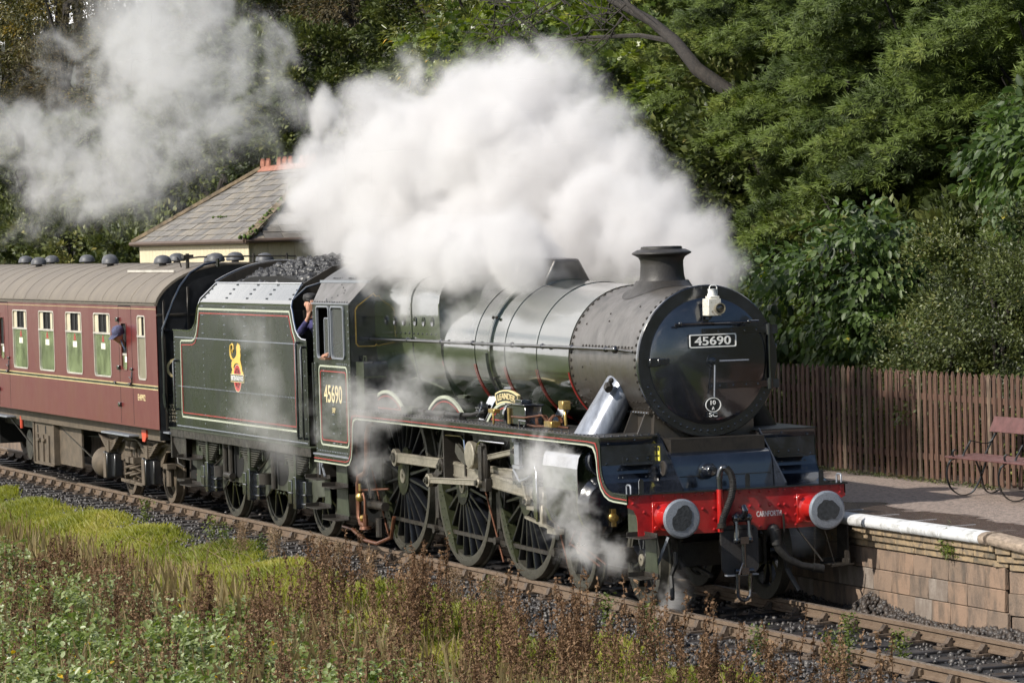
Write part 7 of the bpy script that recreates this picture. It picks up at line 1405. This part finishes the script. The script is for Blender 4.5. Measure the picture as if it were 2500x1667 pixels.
# seeding pale willowherb heads by the rail and little green seedlings in the ballast
n = 5200; cx = rng.choice([-12.2,-10.9,-8.8,-8.1,-6.6,-4.9,-3.4,-2.2], n); P = np.stack([cx+rng.normal(0,.07,n), -2.05+rng.normal(0,.05,n)-.04*(cx % 3), .02+.38*rng.random(n)-.1], 1)
V, F, T_ = inst(NARROW[0], NARROW[1], P, rotm(n), .035*rng.uniform(.5,1.4,n)); tag(npmesh('willowherb', V, F, leafmat('pale_seed_fluff', [(0,(.12,.08,.05)),(.5,(.24,.17,.11)),(1,(.36,.28,.19))], .3, .9, spec=.1), T_), 'pale dried willowherb seed heads standing beside the near rail', 'dead weeds', kind='stuff')
sp_ = [(-15.2,-1.75),(-14.0,-1.9),(-11.4,-2.1),(-19.5,-1.6),(.9,-1.5),(2.3,-2.0),(3.5,-1.35),(5.2,-1.2),(-.6,-1.35),(4.4,-.95),(3.0,-.1),(4.7,-.35),(-3.5,-1.7)]
n = 2600; ci = rng.integers(0, len(sp_), n); t = rng.random(n); P = np.array([(a, c, -.2) for a, c in sp_])[ci]+np.stack([rng.normal(0,.05,n),rng.normal(0,.05,n),t*.38],1)
V, F, T_ = inst(LEAF[0], LEAF[1], P, rotm(n, up=.5), .042*rng.uniform(.5,1.3,n)); tag(npmesh('ballast_seedlings', V, F, LM['light'], T_), 'small green seedlings and nettles growing at the edge of the ballast', 'weeds', kind='stuff')
# ================================================================ steam
def steam(name, label, blobs, dens, res, warp=.5, ws=.55, detail=5, gain=1.6, amp=.9, ns=1.1, step=1.0, col=(.97,.965,.97), g=.25, pw=1.6, off=0.):
    B = np.array(blobs); lo = (B[:, :3]-B[:, 3:]*1.35).min(0); hi = (B[:, :3]+B[:, 3:]*1.35).max(0)
    me = bpy.data.meshes.new(name); o = bpy.data.objects.new(name, me); COL.objects.link(o)
    ng = bpy.data.node_groups.new(name, 'GeometryNodeTree'); ng.interface.new_socket('Geometry', in_out='OUTPUT', socket_type='NodeSocketGeometry'); l = ng.links.new
    go = ng.nodes.new('NodeGroupOutput'); vc = ng.nodes.new('GeometryNodeVolumeCube'); pos = ng.nodes.new('GeometryNodeInputPosition')
    vc.inputs['Min'].default_value = tuple(lo); vc.inputs['Max'].default_value = tuple(hi)
    for a, k in zip('XYZ', hi-lo): vc.inputs['Resolution '+a].default_value = max(8, int(k/res))
    n1 = N(ng, 'ShaderNodeTexNoise'); n1.inputs['Scale'].default_value = ws; n1.inputs['Detail'].default_value = 3; l(pos.outputs[0], n1.inputs['Vector'])
    vm = N(ng, 'ShaderNodeVectorMath', operation='MULTIPLY_ADD'); vm.inputs[1].default_value = (warp*2,)*3; l(n1.outputs['Color'], vm.inputs[0])
    v2 = N(ng, 'ShaderNodeVectorMath', operation='SUBTRACT'); v2.inputs[1].default_value = (warp,)*3; l(pos.outputs[0], v2.inputs[0]); l(v2.outputs[0], vm.inputs[2])
    prev = None
    for bx_, by_, bz_, br_ in blobs:
        d = N(ng, 'ShaderNodeVectorMath', operation='DISTANCE'); d.inputs[1].default_value = (bx_, by_, bz_); l(vm.outputs[0], d.inputs[0])
        q = N(ng, 'ShaderNodeMath', operation='MULTIPLY_ADD'); q.inputs[1].default_value = -1/br_; q.inputs[2].default_value = 1; l(d.outputs['Value'], q.inputs[0])
        if prev: mx = N(ng, 'ShaderNodeMath', operation='SMOOTH_MAX'); mx.inputs[2].default_value = .25; l(prev, mx.inputs[0]); l(q.outputs[0], mx.inputs[1]); prev = mx.outputs[0]
        else: prev = q.outputs[0]
    n2 = N(ng, 'ShaderNodeTexNoise'); n2.inputs['Scale'].default_value = ns; n2.inputs['Detail'].default_value = detail; n2.inputs['Roughness'].default_value = .70; n2.inputs['Distortion'].default_value = .6; l(vm.outputs[0], n2.inputs['Vector'])
    a1 = N(ng, 'ShaderNodeMath', operation='MULTIPLY_ADD'); a1.inputs[1].default_value = amp*2; l(n2.outputs[0], a1.inputs[0]); a2 = N(ng, 'ShaderNodeMath', operation='SUBTRACT'); a2.inputs[1].default_value = amp+off; l(prev, a2.inputs[0]); l(a2.outputs[0], a1.inputs[2])
    m1 = N(ng, 'ShaderNodeMath', operation='MULTIPLY', use_clamp=True); m1.inputs[1].default_value = gain; l(a1.outputs[0], m1.inputs[0])
    m2 = N(ng, 'ShaderNodeMath', operation='POWER'); m2.inputs[1].default_value = pw; l(m1.outputs[0], m2.inputs[0]); l(m2.outputs[0], vc.inputs['Density'])
    m = bpy.data.materials.new(name+'_vapour'); m.use_nodes = True; t = m.node_tree; t.nodes.clear(); oo = N(t, 'ShaderNodeOutputMaterial'); pv = N(t, 'ShaderNodeVolumePrincipled'); pv.inputs['Color'].default_value = (*col, 1); pv.inputs['Density'].default_value = dens; pv.inputs['Anisotropy'].default_value = g
    t.links.new(pv.outputs[0], oo.inputs['Volume'])
    sm_ = N(ng, 'GeometryNodeSetMaterial'); sm_.inputs['Material'].default_value = m; l(vc.outputs[0], sm_.inputs[0]); l(sm_.outputs[0], go.inputs[0]); me.materials.append(m)
    md = o.modifiers.new('vapour', 'NODES'); md.node_group = ng
    tag(o, label, 'steam', kind='stuff'); return o
MAIN = [(-8.95,0.80,5.35,1.15),(-11.44,0.80,5.07,1.26),(-7.74,0.90,4.62,1.05),(-6.34,1.20,4.50,0.80),(-14.16,0.80,4.84,1.02),(-10.77,1.20,6.05,0.62),(-9.77,1.20,6.30,0.42),(-7.3,1.20,5.35,0.58),(-5.02,1.20,4.10,0.70),(-4.25,1.40,4.02,0.50),(-3.74,1.40,3.77,0.40),(-17.49,0.80,5.35,0.69),(-17.83,0.80,6.05,0.44),(-16.11,0.60,4.57,0.74),(-11.53,0.20,4.29,0.80),(-8.19,-0.10,4.05,0.75),(-7.77,0.60,4.08,0.80),(-14.43,0.80,5.92,0.48),(-13.34,0.80,5.65,0.47),(-11.38,0.80,5.75,0.63),(-18.61,0.60,4.87,0.51),(-6.50,0.90,4.01,0.63),(-8.42,-0.60,3.63,0.32),(-11.87,-0.30,3.85,0.34)]
FAR = [(-38.07,1.50,6.48,1.26),(-31.86,1.50,8.06,1.17),(-28.44,1.50,7.12,1.49),(-32.09,1.50,6.27,1.41),(-37.12,1.50,5.70,1.08),(-24.68,1.50,7.22,0.92),(-23.18,1.50,7.35,0.62),(-28.31,1.50,8.15,1.26),(-24.79,1.50,6.24,0.85),(-33.79,1.50,5.37,0.96),(-40.47,1.50,5.26,0.78),(-26.42,1.50,5.72,0.65),(-21.86,1.50,6.33,0.61)]
SMALL = [(-1.78,-1.50,1.34,0.26),(-1.42,-1.50,0.99,0.23),(-0.94,-1.40,0.69,0.23),(-0.47,-1.30,0.54,0.16),(-2.14,-1.50,1.70,0.21),(-2.43,-1.50,1.50,0.19),(-0.41,-0.60,0.09,0.18)]
SM2 = [(-8.80,-1.60,1.90,0.32),(-7.74,-1.50,2.03,0.26),(-6.88,-1.40,2.21,0.21),(-8.79,-1.40,1.24,0.24),(-6.35,-1.30,2.53,0.20),(-5.78,-1.30,2.04,0.18),(-3.81,-1.20,2.69,0.19),(-6.09,-1.10,3.09,0.20)]
SM3 = [(-13.27,-1.50,1.80,0.41),(-13.00,-1.50,2.38,0.29),(-12.45,-1.40,1.36,0.29),(-13.56,-1.50,2.84,0.29)]
def sc(B, f, o=0): return [(a, b_, c, r*f+o) for a, b_, c, r in B]
steam('steam_cloud', 'large dense white cloud of steam billowing over the boiler and behind the chimney', sc([q for q in MAIN if q[0] > -17], 1.18)+[(-17.3,.9,5.3,.62),(-17.7,.9,6.0,.42),(-18.1,.8,4.85,.38)]+[(-7.6,-.5,3.95,.5),(-9.2,-.5,4.0,.55),(-10.6,-.4,4.1,.6),(-6.2,-.2,3.85,.42),(-8.4,-.85,3.5,.3),(-9.6,-.95,3.95,.42),(-8.2,-.95,3.92,.45),(-7.0,-.95,3.98,.42),(-6.0,-.85,4.0,.36),(-5.3,-.5,4.02,.56),(-6.5,-.6,4.0,.54),(-7.4,-.9,3.85,.40),(-4.95,-.7,3.86,.46),(-5.8,-.95,3.82,.44),(-6.9,-.95,3.7,.36)], 2.9, .052, warp=.55, ws=.9, gain=3.0, amp=1.1, ns=1.3, detail=10, pw=1.7, off=.03, col=(.925,.915,.92), g=.1)
steam('steam_drift', 'ragged drifting white steam above the coach in front of the trees', sc(FAR, 1.25), 0.85, .065, warp=1.5, ws=.6, gain=2.0, amp=2.1, ns=1.0, pw=1.7, off=.26, detail=9, col=(.93,.925,.93))
steam('steam_leak', 'wisps of steam leaking down in front of the cylinder', sc(SMALL, 1.45), 2.8, .025, warp=.35, ws=2.5, gain=1.8, amp=1.9, ns=3.5, off=.12, pw=1.5)
steam('steam_wisp', 'thin wisps of steam curling round the running plate and firebox', sc(SM2, 1.8), 1.5, .035, warp=.3, ws=2, gain=2, amp=1.5, ns=2.8, off=.15)
steam('tender_steam', 'faint haze of steam rising in front of the tender side', sc(SM3, 1.7), .8, .04, warp=.3, ws=1.5, gain=1.8, amp=1.3, ns=2, off=.1)
steam('platform_side_steam', 'small puff of steam behind the bogie by the platform wall', [(-0.92,1.2,0.64,0.30)], 4.0, .03, warp=.08, ws=3, gain=1.5, amp=.6, ns=4)

# ================================================================ tidy the tree of parts
def depth(o):
    d = 0
    while o.parent: o = o.parent; d += 1
    return d
for o in list(COL.objects):
    while depth(o) > 2:
        p = o.parent; o.location = Matrix.LocRotScale(p.location, p.rotation_euler, p.scale) @ Vector(o.location); o.parent = p.parent
KEEP = ('letter','number','rivet','bolt','lining','name','class','code','handrail','label','crown','trunk','branch','spoke','hand','lion','emblem','rail','hinge','pipework','plate_border','coal','slat','sleeper','chain','tread','interior','underside','underframe','body','end','core')
def explode(o):
    me = o.data; n = len(me.vertices)
    if n > 6000 or me.users > 1: return
    par = list(range(n))
    def f(i):
        while par[i] != i: par[i] = par[par[i]]; i = par[i]
        return i
    for p in me.polygons:
        v = p.vertices; r = f(v[0])
        for q in v[1:]: par[f(q)] = r
    isl = {}
    for i in range(n): isl.setdefault(f(i), []).append(i)
    if not 2 <= len(isl) <= 60: return
    co = np.array([v.co[:] for v in me.vertices]); K = list(isl.values()); bb = [(co[k].min(0)-.006, co[k].max(0)+.006) for k in K]; g = list(range(len(K)))
    def h(i):
        while g[i] != i: i = g[i]
        return i
    for i in range(len(K)):
        for j in range(i):
            if (bb[i][0] <= bb[j][1]).all() and (bb[j][0] <= bb[i][1]).all(): g[h(i)] = h(j)
    grp = {}
    for i in range(len(K)): grp.setdefault(h(i), []).extend(K[i])
    if not 2 <= len(grp) <= 12: return
    own = {}
    for k, vs in enumerate(grp.values()):
        for v in vs: own[v] = k
    fs = [[] for _ in grp]; sm = [[] for _ in grp]
    for p in me.polygons: fs[own[p.vertices[0]]].append(tuple(p.vertices))
    for k, vs in enumerate(grp.values()):
        ix = {v: i for i, v in enumerate(vs)}; b = MB(); b.add([co[v] for v in vs], [tuple(ix[v] for v in q) for q in fs[k]])
        q = b.build(o.name.split('.')[0], list(me.materials), None, 35); q.parent = o.parent; q.location = o.location; q.rotation_euler = o.rotation_euler
        for md in o.modifiers:
            if md.type == 'BEVEL': m2 = q.modifiers.new('edge', 'BEVEL'); m2.width = md.width; m2.segments = md.segments; m2.limit_method = 'ANGLE'; m2.angle_limit = md.angle_limit
        if k == 0:
            for c in list(o.children): c.parent = q
    bpy.data.objects.remove(o)
for o in [o for o in COL.objects if o.type == 'MESH' and o.parent and not o.get('kind') and not any(w in o.name for w in KEEP)]: explode(o)
